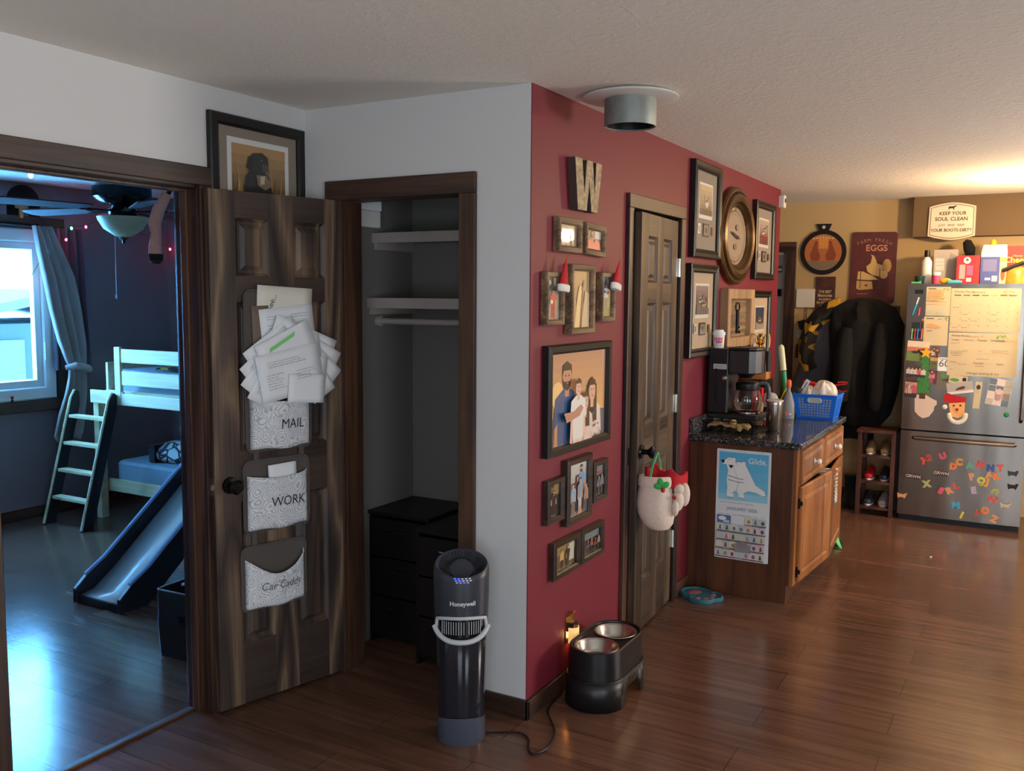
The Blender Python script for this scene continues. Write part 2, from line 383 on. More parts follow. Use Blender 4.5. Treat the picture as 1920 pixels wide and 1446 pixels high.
def branch_nodes(m):
    nt = m.node_tree; N, L = nt.nodes, nt.links; b = N['Principled BSDF']
    tc = N.new('ShaderNodeTexCoord'); v = N.new('ShaderNodeTexVoronoi'); v.feature = 'DISTANCE_TO_EDGE'; v.inputs['Scale'].default_value = 11
    L.new(tc.outputs['Object'], v.inputs['Vector']); rp = N.new('ShaderNodeValToRGB'); rp.color_ramp.elements[0].position = 0.06; rp.color_ramp.elements[0].color = rgb(40, 44, 50); rp.color_ramp.elements[1].position = 0.11; rp.color_ramp.elements[1].color = rgb(206, 206, 200)
    L.new(v.outputs['Distance'], rp.inputs['Fac']); L.new(rp.outputs['Color'], b.inputs['Base Color'])
branch_nodes(M['branch_cloth'])
# ------------------------------------------------------------------ mesh helpers
class MB:
    """collects faces of one mesh; each face has a material slot and a print colour"""
    def __init__(s):
        s.v, s.f, s.m, s.c = [], [], [], []
        s.mat, s.col, s.T = 0, (1, 1, 1, 1), None
    def p(s, co):
        co = Vector(co)
        s.v.append(tuple(s.T @ co) if s.T is not None else tuple(co)); return len(s.v)-1
    def face(s, ids):
        s.f.append(tuple(ids)); s.m.append(s.mat); s.c.append(s.col)
    def quad(s, *pts):
        s.face([s.p(q) for q in pts]); return s
    def box(s, x0, x1, y0, y1, z0, z1):
        i = [s.p(q) for q in ((x0, y0, z0), (x1, y0, z0), (x1, y1, z0), (x0, y1, z0), (x0, y0, z1), (x1, y0, z1), (x1, y1, z1), (x0, y1, z1))]
        for f in ((3, 2, 1, 0), (4, 5, 6, 7), (0, 1, 5, 4), (1, 2, 6, 5), (2, 3, 7, 6), (3, 0, 4, 7)):
            s.face([i[k] for k in f])
        return s
    def rings(s, rings, cap0=True, cap1=True, close=True):
        ids = [[s.p(q) for q in r] for r in rings]
        n = len(ids[0])
        for a, b in zip(ids, ids[1:]):
            for k in range(n if close else n-1):
                s.face([a[k], a[(k+1) % n], b[(k+1) % n], b[k]])
        if cap0: s.face(ids[0][::-1])
        if cap1: s.face(ids[-1])
        return s
    def lathe(s, prof, c=(0, 0, 0), n=28, sx=1.0, sy=1.0, cap0=True, cap1=True):
        """prof: (radius, height) from bottom to top about +Z"""
        return s.rings([[(c[0]+sx*r*math.cos(2*PI*k/n), c[1]+sy*r*math.sin(2*PI*k/n), c[2]+z) for k in range(n)] for r, z in prof], cap0, cap1)
    def cyl(s, a, b, r0, r1=None, n=14, cap=True):
        a, b = Vector(a), Vector(b); r1 = r0 if r1 is None else r1
        d = (b-a).normalized(); x = d.orthogonal().normalized(); y = d.cross(x)
        return s.rings([[a+(x*math.cos(2*PI*k/n)+y*math.sin(2*PI*k/n))*r0 for k in range(n)], [b+(x*math.cos(2*PI*k/n)+y*math.sin(2*PI*k/n))*r1 for k in range(n)]], cap, cap)
    def tube(s, pts, r, n=8, cap=True, flat=1.0):
        pts = [Vector(q) for q in pts]; rs = []
        up = None
        for i, q in enumerate(pts):
            d = (pts[min(i+1, len(pts)-1)]-pts[max(i-1, 0)]).normalized()
            if up is None: up = d.orthogonal().normalized()
            up = (up-d*up.dot(d)).normalized(); w = d.cross(up)
            rr = r[i] if isinstance(r, (list, tuple)) else r
            rs.append([q+(up*math.cos(2*PI*k/n)*flat+w*math.sin(2*PI*k/n))*rr for k in range(n)])
        return s.rings(rs, cap, cap)
    def ball(s, c, r, n=14, m=8):
        r = (r, r, r) if not isinstance(r, (tuple, list)) else r
        rr = []
        for j in range(1, m):
            t = PI*j/m
            rr.append([(c[0]+r[0]*math.sin(t)*math.cos(2*PI*k/n), c[1]+r[1]*math.sin(t)*math.sin(2*PI*k/n), c[2]-r[2]*math.cos(t)) for k in range(n)])
        ids = [[s.p(q) for q in r_] for r_ in rr]
        for a, b in zip(ids, ids[1:]):
            for k in range(n): s.face([a[k], a[(k+1) % n], b[(k+1) % n], b[k]])
        lo, hi = s.p((c[0], c[1], c[2]-r[2])), s.p((c[0], c[1], c[2]+r[2]))
        for k in range(n):
            s.face([lo, ids[0][(k+1) % n], ids[0][k]]); s.face([hi, ids[-1][k], ids[-1][(k+1) % n]])
        return s
    def prism(s, pts, z0, z1):
        """closed outline in local x, y (counter-clockwise) extruded from z0 to z1"""
        a = [s.p((x, y, z0)) for x, y in pts]; b = [s.p((x, y, z1)) for x, y in pts]
        n = len(pts)
        for k in range(n): s.face([a[k], a[(k+1) % n], b[(k+1) % n], b[k]])
        s.face(a[::-1]); s.face(b); return s
    def grid(s, fn, nu, nv, thick=None):
        """surface fn(u, v) over 0..1"""
        ids = [[s.p(fn(i/nu, j/nv)) for i in range(nu+1)] for j in range(nv+1)]
        for j in range(nv):
            for i in range(nu): s.face([ids[j][i], ids[j][i+1], ids[j+1][i+1], ids[j+1][i]])
        return s
    # ---- flat print, local x right, y up, layers stacked along z
    z = 0.0
    clip = None
    def pl(s, pts, col, dz=0.00025):
        if s.clip:
            x0, y0, x1, y1 = s.clip
            for ax, lim, sg in ((0, x0, 1), (0, x1, -1), (1, y0, 1), (1, y1, -1)):
                out = []
                for k in range(len(pts)):
                    a, c = pts[k-1], pts[k]; da, dc = sg*(a[ax]-lim), sg*(c[ax]-lim)
                    if (da < 0) != (dc < 0):
                        t = da/(da-dc); out.append((a[0]+(c[0]-a[0])*t, a[1]+(c[1]-a[1])*t))
                    if dc >= 0: out.append(c)
                pts = out
                if len(pts) < 3: return s
        s.z += dz; old = s.col; s.col = rgb(*col)
        s.face([s.p((x, y, s.z)) for x, y in pts]); s.col = old; return s
    def rc(s, x0, y0, x1, y1, col): return s.pl([(x0, y0), (x1, y0), (x1, y1), (x0, y1)], col)
    def el(s, cx, cy, rx, ry, col, n=18, a0=0): return s.pl([(cx+rx*math.cos(a0+2*PI*k/n), cy+ry*math.sin(a0+2*PI*k/n)) for k in range(n)], col)
    def text(s, txt, x, y, size, col=None, align='CENTER', rot=0.0, ext=0.0, bold=0.0, sx=1.0, shear=0.0, dz=0.0004):
        cu = bpy.data.curves.new('t', 'FONT'); cu.body = txt; cu.size = size; cu.align_x = align; cu.align_y = 'CENTER'
        cu.extrude = ext; cu.offset = bold; cu.shear = shear; cu.resolution_u = 3
        o = bpy.data.objects.new('t', cu); COL.objects.link(o)
        me = bpy.data.meshes.new_from_object(o.evaluated_get(bpy.context.evaluated_depsgraph_get()))
        bpy.data.objects.remove(o); bpy.data.curves.remove(cu)
        s.z += dz; old = s.col
        if col is not None: s.col = rgb(*col)
        ca, sa = math.cos(rot), math.sin(rot)
        base = [s.p((x+sx*v.co.x*ca-v.co.y*sa, y+sx*v.co.x*sa+v.co.y*ca, s.z+v.co.z)) for v in me.vertices]
        for f in me.polygons: s.face([base[k] for k in f.vertices])
        s.col = old; bpy.data.meshes.remove(me); return s
    def build(s, name, mats, parent=None, smooth=35, bevel=0.0, seg=2, solid=0.0, sub=0, recalc=True):
        me = bpy.data.meshes.new(name)
        me.from_pydata(s.v, [], s.f)
        for mt in (mats if isinstance(mats, (list, tuple)) else [mats]): me.materials.append(M[mt] if isinstance(mt, str) else mt)
        for q, k in zip(me.polygons, s.m): q.material_index = k
        if any(c != (1, 1, 1, 1) for c in s.c):
            at = me.color_attributes.new('Col', 'FLOAT_COLOR', 'CORNER')
            for q, c in zip(me.polygons, s.c):
                for li in q.loop_indices: at.data[li].color = c
        elif recalc:
            b = bmesh.new(); b.from_mesh(me); bmesh.ops.recalc_face_normals(b, faces=b.faces); b.to_mesh(me); b.free()
        me.update()
        o = bpy.data.objects.new(name, me); COL.objects.link(o)
        if parent is not None: o.parent = parent
        if smooth:
            for q in me.polygons: q.use_smooth = True
            me.set_sharp_from_angle(angle=R(smooth))
        if solid:
            md = o.modifiers.new('solid', 'SOLIDIFY'); md.thickness = solid; md.offset = 0
        if bevel:
            md = o.modifiers.new('bevel', 'BEVEL'); md.width = bevel; md.segments = seg; md.limit_method = 'ANGLE'; md.angle_limit = R(40)
        if sub:
            md = o.modifiers.new('sub', 'SUBSURF'); md.levels = sub; md.render_levels = sub
        return o
def box(*a): return MB().box(*a)

def tag(o, label, cat, group=None, kind=None):
    o['label'] = label; o['category'] = cat
    if group: o['group'] = group
    if kind: o['kind'] = kind
    return o
def thing(name, label, cat, mat=None, group=None):
    o = bpy.data.objects.new(name, None); COL.objects.link(o); o.empty_display_size = 0.05
    if mat is not None: o.matrix_world = mat
    return tag(o, label, cat, group)
def struct(o, label=None):
    o['kind'] = 'structure'
    if label: o['label'] = label
    return o
def place(o, mat): o.matrix_world = mat; return o
def frame_mat(X, Y, Z, T):
    m = Matrix((X, Y, Z)).transposed().to_4x4(); m.translation = Vector(T); return m
def RED(y, z, x=0.0): return frame_mat((0, 1, 0), (0, 0, 1), (1, 0, 0), (x, y, z))        # on a wall that faces +X
def BACK(x, z, y): return frame_mat((1, 0, 0), (0, 0, 1), (0, -1, 0), (x, y, z))          # on a wall that faces -Y
def AT(x, y, z, rz=0.0): return Matrix.Translation((x, y, z)) @ Matrix.Rotation(rz, 4, 'Z')
def ROT(a): return Matrix.Rotation(a, 4, 'Z')
def rrect(x0, y0, x1, y1, r, n=5):
    pts = []
    for cx, cy, a in ((x1-r, y0+r, -90), (x1-r, y1-r, 0), (x0+r, y1-r, 90), (x0+r, y0+r, 180)):
        for k in range(n+1):
            t = R(a+90*k/n); pts.append((cx+r*math.cos(t), cy+r*math.sin(t)))
    return pts
def ringframe(w, h, prof, split=False):
    """mitred rectangular moulding; prof: (inset, z) from the outer back edge round to the inner back edge"""
    b = MB()
    L = []
    for i, z in prof:
        x, y = w/2-i, h/2-i
        L.append([(-x, -y, z), (x, -y, z), (x, y, z), (-x, y, z)])
    for k in range(4):
        b.mat = 0 if k in (0, 2) else 1
        for a, c in zip(L, L[1:]):
            b.quad(a[k], a[(k+1) % 4], c[(k+1) % 4], c[k])
    return b
def loft(secs, n=16):
    """closed tube through sections (centre, half-width vector, half-depth vector)"""
    b = MB(); rs = []
    for c, u, v in secs:
        c, u, v = Vector(c), Vector(u), Vector(v)
        rs.append([c+u*math.cos(2*PI*k/n)+v*math.sin(2*PI*k/n) for k in range(n)])
    return b.rings(rs)
# ------------------------------------------------------------------ the setting
H = 2.44
def wall(name, boxes, mat): 
    b = MB()
    for q in boxes: b.box(*q)
    return struct(b.build(name, mat, smooth=0))
XL = -1.103
struct(box(-4.82, 4.72, -5.34, 5.5, -0.06, 0.0).build('floor', 'floor', smooth=0))
struct(box(-4.82, 4.72, -5.34, 5.5, H, H+0.06).build('ceiling', 'ceiling', smooth=0))
wall('wall_left', [(-1.22, XL, -5.2, -1.43, 0, H), (-1.22, XL, -0.575, 0.0, 0, H), (-1.22, -1.10, 0.78, 3.70, 0, H), (-1.22, XL, -1.43, -0.575, 2.07, H)], 'white_wall')
wall('wall_closet', [(-1.22, -0.918, 0.0, 0.11, 0, H), (-0.285, -0.004, 0.0, 0.11, 0, H), (-0.918, -0.285, 0.0, 0.11, 2.075, H)], 'white_wall')
b = MB()
for q in ((-0.11, 0.0, 0.1101, 0.945, 0, H), (-0.004, 0.0, 0.0, 0.1101, 0, H), (-0.11, 0.0, 1.645, 3.81, 0, H), (-0.11, 0.0, 0.945, 1.645, 2.075, H)): b.box(*q)
struct(b.build('wall_red', 'red_wall', smooth=0))
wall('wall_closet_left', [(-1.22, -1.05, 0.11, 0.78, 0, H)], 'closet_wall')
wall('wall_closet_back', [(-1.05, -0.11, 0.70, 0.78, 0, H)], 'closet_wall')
wall('wall_back', [(-0.19, 4.6, 4.87, 4.99, 0, H), (-1.22, -0.19, 4.87, 4.99, 2.05, H)], 'tan_wall')
wall('wall_hall', [(-1.22, -0.11, 3.70, 3.81, 0, H), (-1.34, -1.22, 3.70, 4.99, 0, H)], 'tan_wall')
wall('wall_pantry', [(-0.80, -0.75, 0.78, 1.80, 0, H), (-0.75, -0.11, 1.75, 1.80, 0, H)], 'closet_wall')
wall('wall_beyond', [(-1.34, 0.1, 5.4, 5.5, 0, H), (-1.34, -1.22, 4.99, 5.4, 0, H), (0.0, 0.1, 4.99, 5.4, 0, H)], 'tan_wall')
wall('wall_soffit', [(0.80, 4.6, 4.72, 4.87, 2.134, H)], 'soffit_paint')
wall('wall_right', [(4.6, 4.72, -5.34, 5.5, 0, H)], 'white_wall')
wall('wall_rear', [(-1.22, 4.72, -5.34, -5.2, 0, H)], 'white_wall')
wall('wall_bedroom_window', [(-4.82, -4.70, -2.0, -0.60, 0, H), (-4.82, -4.70, 1.20, 2.37, 0, H), (-4.82, -4.70, -0.60, 1.20, 0, 0.87), (-4.82, -4.70, -0.60, 1.20, 2.11, H)], 'navy_wall')
wall('wall_bedroom_back', [(-4.70, -1.22, 2.25, 2.37, 0, H)], 'navy_wall')
wall('wall_bedroom_front', [(-4.82, -1.22, -2.12, -2.0, 0, H)], 'navy_wall')
wall('wall_bedroom_inner', [(-1.232, -1.22, -2.0, -1.50, 0, H), (-1.232, -1.22, -0.50, 2.25, 0, H), (-1.232, -1.22, -1.50, -0.50, 2.13, H)], 'navy_wall')

def bev(o, w=0.003):
    md = o.modifiers.new('bevel', 'BEVEL'); md.width = w; md.segments = 2; md.limit_method = 'ANGLE'; return o
n_trim = [0]
def trim(boxes, mat, w=0.003):
    n_trim[0] += 1
    b = MB()
    for q in boxes: b.box(*q)
    return struct(bev(b.build('trim_%d' % n_trim[0], mat, smooth=0), w))
# bedroom doorway: casing (two legs and a head), jamb lining, stop
trim([(XL, -1.083, -0.600, -0.533, 0, 2.062)], 'trim_v')
trim([(XL, -1.083, -1.475, -1.410, 0, 2.062)], 'trim_v')
trim([(XL, -1.083, -1.475, -0.533, 2.062, 2.132)], 'trim_y')
trim([(-1.225, XL, -0.600, -0.575, 0, 2.05)], 'trim_v')
trim([(-1.225, XL, -1.430, -1.405, 0, 2.05)], 'trim_v')
trim([(-1.225, XL, -1.405, -0.600, 2.05, 2.07)], 'trim_y')
trim([(-1.185, -1.150, -0.612, -0.600, 0, 2.05), (-1.185, -1.150, -1.405, -1.393, 0, 2.05), (-1.185, -1.150, -1.393, -0.612, 2.038, 2.05)], 'trim_v')
trim([(-1.244, -1.222, -0.588, -0.515, 0, 2.06), (-1.244, -1.222, -1.49, -1.418, 0, 2.06), (-1.244, -1.222, -1.49, -0.515, 2.06, 2.125)], 'trim_v')
trim([(-1.205, -1.175, -1.405, -0.612, 0, 0.012)], 'trim_y')
# closet opening
trim([(-0.985, -0.895, -0.020, 0.0, 0, 2.052)], 'trim_v')
trim([(-0.310, -0.2365, -0.020, 0.0, 0, 2.052)], 'trim_v')
trim([(-0.985, -0.2365, -0.020, 0.0, 2.052, 2.132)], 'trim_h')
trim([(-0.918, -0.895, 0.0, 0.115, 0, 2.052), (-0.310, -0.285, 0.0, 0.115, 0, 2.052), (-0.895, -0.310, 0.0, 0.115, 2.052, 2.075)], 'trim_v')
# pantry opening
trim([(0.0, 0.020, 0.912, 0.965, 0, 2.068)], 'trim_v')
trim([(0.0, 0.020, 1.628, 1.692, 0, 2.068)], 'trim_v')
trim([(0.0, 0.020, 0.912, 1.692, 2.068, 2.132)], 'trim_y')
trim([(-0.115, 0.0, 0.945, 0.965, 0, 2.068), (-0.115, 0.0, 1.626, 1.645, 0, 2.068), (-0.115, 0.0, 0.965, 1.626, 2.068, 2.075)], 'trim_v')
# back-hall doorway at the far end
trim([(-0.195, -0.108, 4.848, 4.87, 0, 2.045)], 'trim_v')
trim([(-1.10, -0.108, 4.848, 4.87, 2.045, 2.125)], 'trim_h')
# baseboards
def baseboard(name, q, mat): return struct(bev(box(*q).build(name, mat, smooth=0), 0.004))
baseboard('baseboard_closet', (-0.2365, 0.016, -0.016, 0.0, 0, 0.078), 'trim_h')
baseboard('baseboard_red', (0.0, 0.016, -0.016, 0.912, 0, 0.078), 'trim_y')
baseboard('baseboard_pantry', (0.0, 0.016, 1.692, 1.90, 0, 0.078), 'trim_y')
baseboard('baseboard_back', (-0.108, 0.80, 4.855, 4.87, 0, 0.09), 'trim_h')
baseboard('baseboard_bedroom', (-4.70, -4.685, -2.0, 2.25, 0, 0.08), 'trim_y')
baseboard('baseboard_left', (XL, -1.088, -5.2, -1.475, 0, 0.078), 'trim_y')

# ---------------- doors
def six_panel(root, w, h, t, mv, mh, xs, rows):
    """leaf with stiles and rails as one frame and six raised panels; local x across, y up, z out; xs: the two panel columns"""
    f = MB(); f.mat = 0
    edges = [0, xs[0][0], xs[0][1], xs[1][0], xs[1][1], w]
    for k in (0, 2, 4): f.box(edges[k], edges[k+1], 0, h, -t, 0)
    ys = [0] + [q for r_ in rows for q in r_] + [h]
    f.mat = 1
    for k in range(0, len(ys), 2):
        for a, c in ((xs[0][0], xs[0][1]), (xs[1][0], xs[1][1])): f.box(a, c, ys[k], ys[k+1], -t, -0.0006)
    f.build('leaf_frame', [mv, mh], root, smooth=0, bevel=0.0015)
    for y0, y1 in rows:
        for x0, x1 in xs:
            p = MB()
            def ring(i, z): return [(x0+i, y0+i, z), (x1-i, y0+i, z), (x1-i, y1-i, z), (x0+i, y1-i, z)]
            p.rings([ring(0, -t), ring(0, -t+0.002), ring(0, -0.003), ring(0.012, -0.013), ring(0.022, -0.013), ring(0.040, -0.005)])
            p.build('panel', mv, root, smooth=0)
rows = ((0.25, 0.83), (1.03, 1.615), (1.715, 1.935))
DX, DZ = Vector((0.2549, 0.9670, 0)), Vector((0.9670, -0.2549, 0))
DM = frame_mat(DX, (0, 0, 1), DZ, (-1.0535, -0.5897, 0.012))
d2 = bpy.data.objects.new('door_1', None); COL.objects.link(d2); struct(d2, 'dark stained six-panel closet door standing open, mail organiser on it'); d2.matrix_world = DM
six_panel(d2, 0.611, 2.038, 0.035, 'door_v', 'door_h', ((0.110, 0.253), (0.362, 0.512)), rows)
k = MB(); k.T = Matrix.Translation((0.062, 0.902, 0))
k.lathe([(0.033, 0), (0.033, 0.004), (0.030, 0.009), (0.014, 0.012), (0.013, 0.036), (0.022, 0.043), (0.029, 0.054), (0.029, 0.064), (0.021, 0.072), (0.0, 0.073)], n=32)
k.build('door_knob', 'black_metal', d2)
k = MB(); k.box(-0.0015, 0, 0.865, 0.935, -0.029, -0.006); k.box(-0.012, 0, 0.89, 0.91, -0.024, -0.011); k.build('latch', 'chrome', d2, smooth=0)
for y in (0.24, 1.02, 1.80):
    k = MB(); k.cyl((0.615, y-0.045, -0.040), (0.615, y+0.045, -0.040), 0.006); k.build('hinge', 'black_metal', d2)
PX, PZ = Vector((-0.0713, 0.99745, 0)), Vector((0.99745, 0.0713, 0))
PM = frame_mat(PX, (0, 0, 1), PZ, (0.047, 0.992, 0.012))
d1 = bpy.data.objects.new('door_2', None); COL.objects.link(d1); struct(d1, 'dark brown six-panel pantry door in the red wall'); d1.matrix_world = PM
six_panel(d1, 0.628, 2.040, 0.035, 'pdoor_v', 'pdoor_h', ((0.112, 0.262), (0.366, 0.516)), rows)
k = MB(); k.T = Matrix.Translation((0.055, 0.905, 0))
k.lathe([(0.034, 0), (0.034, 0.004), (0.030, 0.010), (0.014, 0.013), (0.013, 0.036), (0.022, 0.043), (0.030, 0.054), (0.030, 0.064), (0.021, 0.072), (0.0, 0.073)], n=32)
k.build('door_knob', 'black_gloss', d1)
for y in (0.34, 1.08, 1.80):
    k = MB(); k.cyl((0.632, y-0.048, 0.008), (0.632, y+0.048, 0.008), 0.0075); k.box(0.600, 0.632, y-0.048, y+0.048, 0.0, 0.003); k.build('hinge', 'chrome', d1)
s = box(0.019, 0.0225, 0.940, 0.966, 0.865, 0.945).build('strike_plate', 'black_metal', smooth=0); struct(s, 'black strike plate on the pantry casing')
d3 = bpy.data.objects.new('door_3', None); COL.objects.link(d3); struct(d3, 'grey door in the back hall beyond the red wall'); d3.matrix_world = BACK(-0.66, 0.012, 4.925)
box(-0.40, 0.45, 0, 2.02, -0.045, 0).build('leaf', 'door_grey', d3, smooth=0, bevel=0.002)
q = MB(); q.box(-0.40, 0.438, 2.01, 2.03, -0.05, 0.005); q.build('leaf_edge', 'white', d3, smooth=0)
q = MB(); q.z = 0.001; q.rc(0.385, 1.86, 0.425, 1.92, (60, 90, 96)); q.rc(0.389, 1.878, 0.421, 1.892, (210, 214, 214)); q.build('sticker', 'print', d3, smooth=0)
q = MB(); q.box(0.36, 0.425, 1.66, 1.72, 0, 0.012); q.build('door_latch', 'black_metal', d3, smooth=0)

# ---------------- bedroom window: wall opening y 0..1.2, z 0.87..2.11 at x = -4.70
w1 = bpy.data.objects.new('window_1', None); COL.objects.link(w1); struct(w1, 'white bedroom slider window, bright outside'); w1.matrix_world = RED(0.30, 1.49, -4.735)
ringframe(1.80, 1.24, [(0, -0.06), (0, 0.045), (0.012, 0.055), (0.085, 0.055), (0.095, 0.045), (0.095, -0.06)]).build('window_frame', ['white', 'white'], w1, smooth=0)
for sx, zz in ((1, 0.012), (-1, -0.02)):
    q = ringframe(0.83, 1.05, [(0, zz-0.02), (0, zz+0.02), (0.004, zz+0.024), (0.048, zz+0.02), (0.055, zz-0.02)])
    o = q.build('sash', ['white', 'white'], w1, smooth=0); o.location = (sx*0.39, 0, 0)
    g = MB(); g.box(-0.365, 0.365, -0.475, 0.475, zz-0.003, zz+0.003); g = g.build('pane', 'window_pane', o, smooth=0)
q = box(0.805, 0.82, -0.33, -0.20, 0.056, 0.068).build('sash_latch', 'white', w1, smooth=0, bevel=0.003)
trim([(-4.70, -4.668, -0.68, 1.30, 0.785, 0.868)], 'trim_y')
trim([(-4.70, -4.668, 1.205, 1.29, 0.868, 2.14)], 'trim_v')
trim([(-4.70, -4.668, -0.68, 1.30, 2.125, 2.20)], 'trim_y')
# outside: snowy ground and a neighbour's shed
o = box(-40, -4.9, -30, 30, -0.6, -0.5).build('ground_snow', 'snow', smooth=0); struct(o, 'snow-covered ground outside the bedroom window')
sh = thing('garden_shed', 'dark gabled shed seen through the bedroom window', 'shed', AT(-12.0, 4.75, -0.5))
box(-1.5, 1.5, -2.2, 2.2, 0, 1.72).build('walls', 'shed', sh, smooth=0)
q = MB(); q.T = Matrix(((0, 0, 1, 0), (1, 0, 0, 0), (0, 1, 0, 0), (0, 0, 0, 1)))
q.prism([(-2.4, 1.62), (-2.4, 1.54), (0.4, 2.06), (2.4, 1.70), (2.4, 1.80), (0.4, 2.20)], -1.7, 1.7); q.build('roof', 'shed_roof', sh, smooth=0)
q = MB(); q.box(1.5, 1.54, -0.75, -0.15, 0, 1.5); q.build('shed_door', 'shed_roof', sh, smooth=0)
q = MB(); q.box(1.5, 1.53, 0.1, 1.5, 1.05, 1.10); q.box(1.5, 1.53, 0.1, 1.5, 0.45, 0.50); q.build('shed_rail', 'shed_roof', sh, smooth=0)
# ------------------------------------------------------------------ framed pictures
def person(b, x, y, h, shirt, pants, hair=(30, 22, 18), skin=(214, 166, 138), long=False, beard=False, w=1.0, arms=True, bare=0.0):
    """a printed figure: x centre, y feet, h height"""
    u = h/8.0*w; v = h/8.0
    b.pl([(x-0.75*u, y), (x-0.1*u, y), (x-0.02*u, y+3.6*v), (x+0.02*u, y+3.6*v), (x+0.1*u, y), (x+0.75*u, y), (x+0.82*u, y+4.0*v), (x-0.82*u, y+4.0*v)], pants)
    if bare:
        b.rc(x-0.72*u, y, x-0.12*u, y+bare*v, skin); b.rc(x+0.12*u, y, x+0.72*u, y+bare*v, skin)
    if arms:
        b.pl([(x-1.35*u, y+3.3*v), (x-0.95*u, y+3.2*v), (x-0.7*u, y+6.3*v), (x-1.15*u, y+6.2*v)], skin)
        b.pl([(x+0.95*u, y+3.2*v), (x+1.35*u, y+3.3*v), (x+1.15*u, y+6.2*v), (x+0.7*u, y+6.3*v)], skin)
    b.pl([(x-0.88*u, y+3.5*v), (x+0.88*u, y+3.5*v), (x+0.95*u, y+5.2*v), (x+1.4*u, y+4.9*v), (x+1.2*u, y+6.35*v), (x+0.4*u, y+6.75*v), (x-0.4*u, y+6.75*v), (x-1.2*u, y+6.35*v), (x-1.4*u, y+4.9*v), (x-0.95*u, y+5.2*v)], shirt)
    if long: b.pl([(x-0.72*u, y+5.6*v), (x+0.72*u, y+5.6*v), (x+0.66*u, y+7.6*v), (x, y+8.1*v), (x-0.66*u, y+7.6*v)], hair)
    b.rc(x-0.22*u, y+6.4*v, x+0.22*u, y+7.0*v, skin)
    b.el(x, y+7.32*v, 0.47*u, 0.62*v, skin)
    if beard: b.pl([(x-0.46*u, y+7.25*v), (x-0.3*u, y+7.1*v), (x+0.3*u, y+7.1*v), (x+0.46*u, y+7.25*v), (x+0.34*u, y+6.82*v), (x, y+6.66*v), (x-0.34*u, y+6.82*v)], hair)
    b.pl([(x-0.5*u, y+7.35*v), (x-0.36*u, y+7.62*v), (x+0.36*u, y+7.62*v), (x+0.5*u, y+7.35*v), (x+0.46*u, y+7.85*v), (x, y+8.05*v), (x-0.46*u, y+7.85*v)], hair)
    for sx in (-1, 1): b.el(x+sx*0.17*u, y+7.38*v, 0.055*u, 0.05*v, (40, 28, 24), 8)
    b.pl([(x-0.15*u, y+7.03*v), (x, y+6.98*v), (x+0.15*u, y+7.03*v), (x, y+7.08*v)], (190, 90, 84))

def picture(label, mtx, w, h, fw, depth, fm, art, mat=None, matw=0.0, name='picture_frame', cat='picture frame', group=None, tilt=0.0, pm='photo', prof=None, photo_rect=None):
    root = thing(name, label, cat, mtx @ Matrix.Rotation(tilt, 4, 'Z'), group)
    pr = prof or [(0, 0.001), (0, depth*0.8), (fw*0.12, depth), (fw*0.75, depth*0.96), (fw, depth*0.72), (fw, depth*0.3)]
    fm2 = fm if isinstance(fm, (list, tuple)) else (fm, fm)
    ringframe(w, h, pr).build('frame', list(fm2), root, smooth=0, bevel=0.0008)
    iw, ih = w/2-fw, h/2-fw
    b = MB()
    if mat:
        q = box(-iw-0.004, iw+0.004, -ih-0.004, ih+0.004, depth*0.25, depth*0.42)
        q.build('mat_board', mat, root, smooth=0)
        b.z = depth*0.42
    else:
        b.z = depth*0.40
        b.rc(-iw-0.004, -ih-0.004, iw+0.004, ih+0.004, (90, 80, 74))
    b.clip = (-iw-0.003, -ih-0.003, iw+0.003, ih+0.003)
    art(b, iw, ih)
    b.build('photo', pm, root, smooth=0, recalc=False)
    return root

def sky_grad(b, x0, y0, x1, y1, c0, c1, n=6):
    for k in range(n):
        t = k/(n-1); c = tuple(c0[i]+(c1[i]-c0[i])*t for i in range(3))
        b.rc(x0, y0+(y1-y0)*k/n, x1, y0+(y1-y0)*(k+1)/n, c)
def art_beach(b, w, h):
    sky_grad(b, -w, -h*0.45, w, h, (232, 176, 110), (190, 142, 112), 7)
    b.pl([(-w, -h), (w, -h), (w, -h*0.42), (w*0.4, -h*0.32), (-w*0.2, -h*0.45), (-w, -h*0.38)], (112, 100, 106))
    b.pl([(-w, -h), (-w*0.3, -h), (-w*0.4, -h*0.6), (-w, -h*0.55)], (86, 76, 80))
    b.el(-w*0.75, h*0.1, w*0.2, h*0.3, (248, 206, 140))
    # father in blue holding a small boy, girl, mother in a flowered dress
    def fig(x, top, head, *a, **k): person(b, x*w, (top-8*head)*h, 8*head*h, *a, **k)
    fig(-0.44, 0.80, 0.47, (44, 84, 132), (206, 198, 186), (28, 22, 20), (196, 142, 112), beard=True, w=1.0)
    fig(0.46, 0.36, 0.42, (226, 214, 206), (222, 208, 200), (48, 30, 24), (226, 180, 154), long=True, w=0.9)
    for k in range(30):
        b.el(w*0.46+random.uniform(-.20, .20)*w, -h*0.62+random.uniform(-.40, .24)*h, w*0.026, h*0.03, random.choice([(190, 60, 66), (60, 80, 110), (120, 140, 110)]), 7)
    fig(0.14, 0.10, 0.34, (220, 206, 196), (206, 190, 182), (60, 38, 30), (228, 184, 160), long=True, w=0.9)
    fig(-0.15, 0.42, 0.30, (232, 230, 226), (226, 214, 204), (70, 46, 34), (232, 188, 164), w=1.0, bare=3.3)
    b.pl([(-w*0.66, -h*0.30), (-w*0.56, -h*0.52), (-w*0.10, -h*0.42), (w*0.02, -h*0.26), (-w*0.06, -h*0.18), (-w*0.3, -h*0.30)], (196, 142, 112))
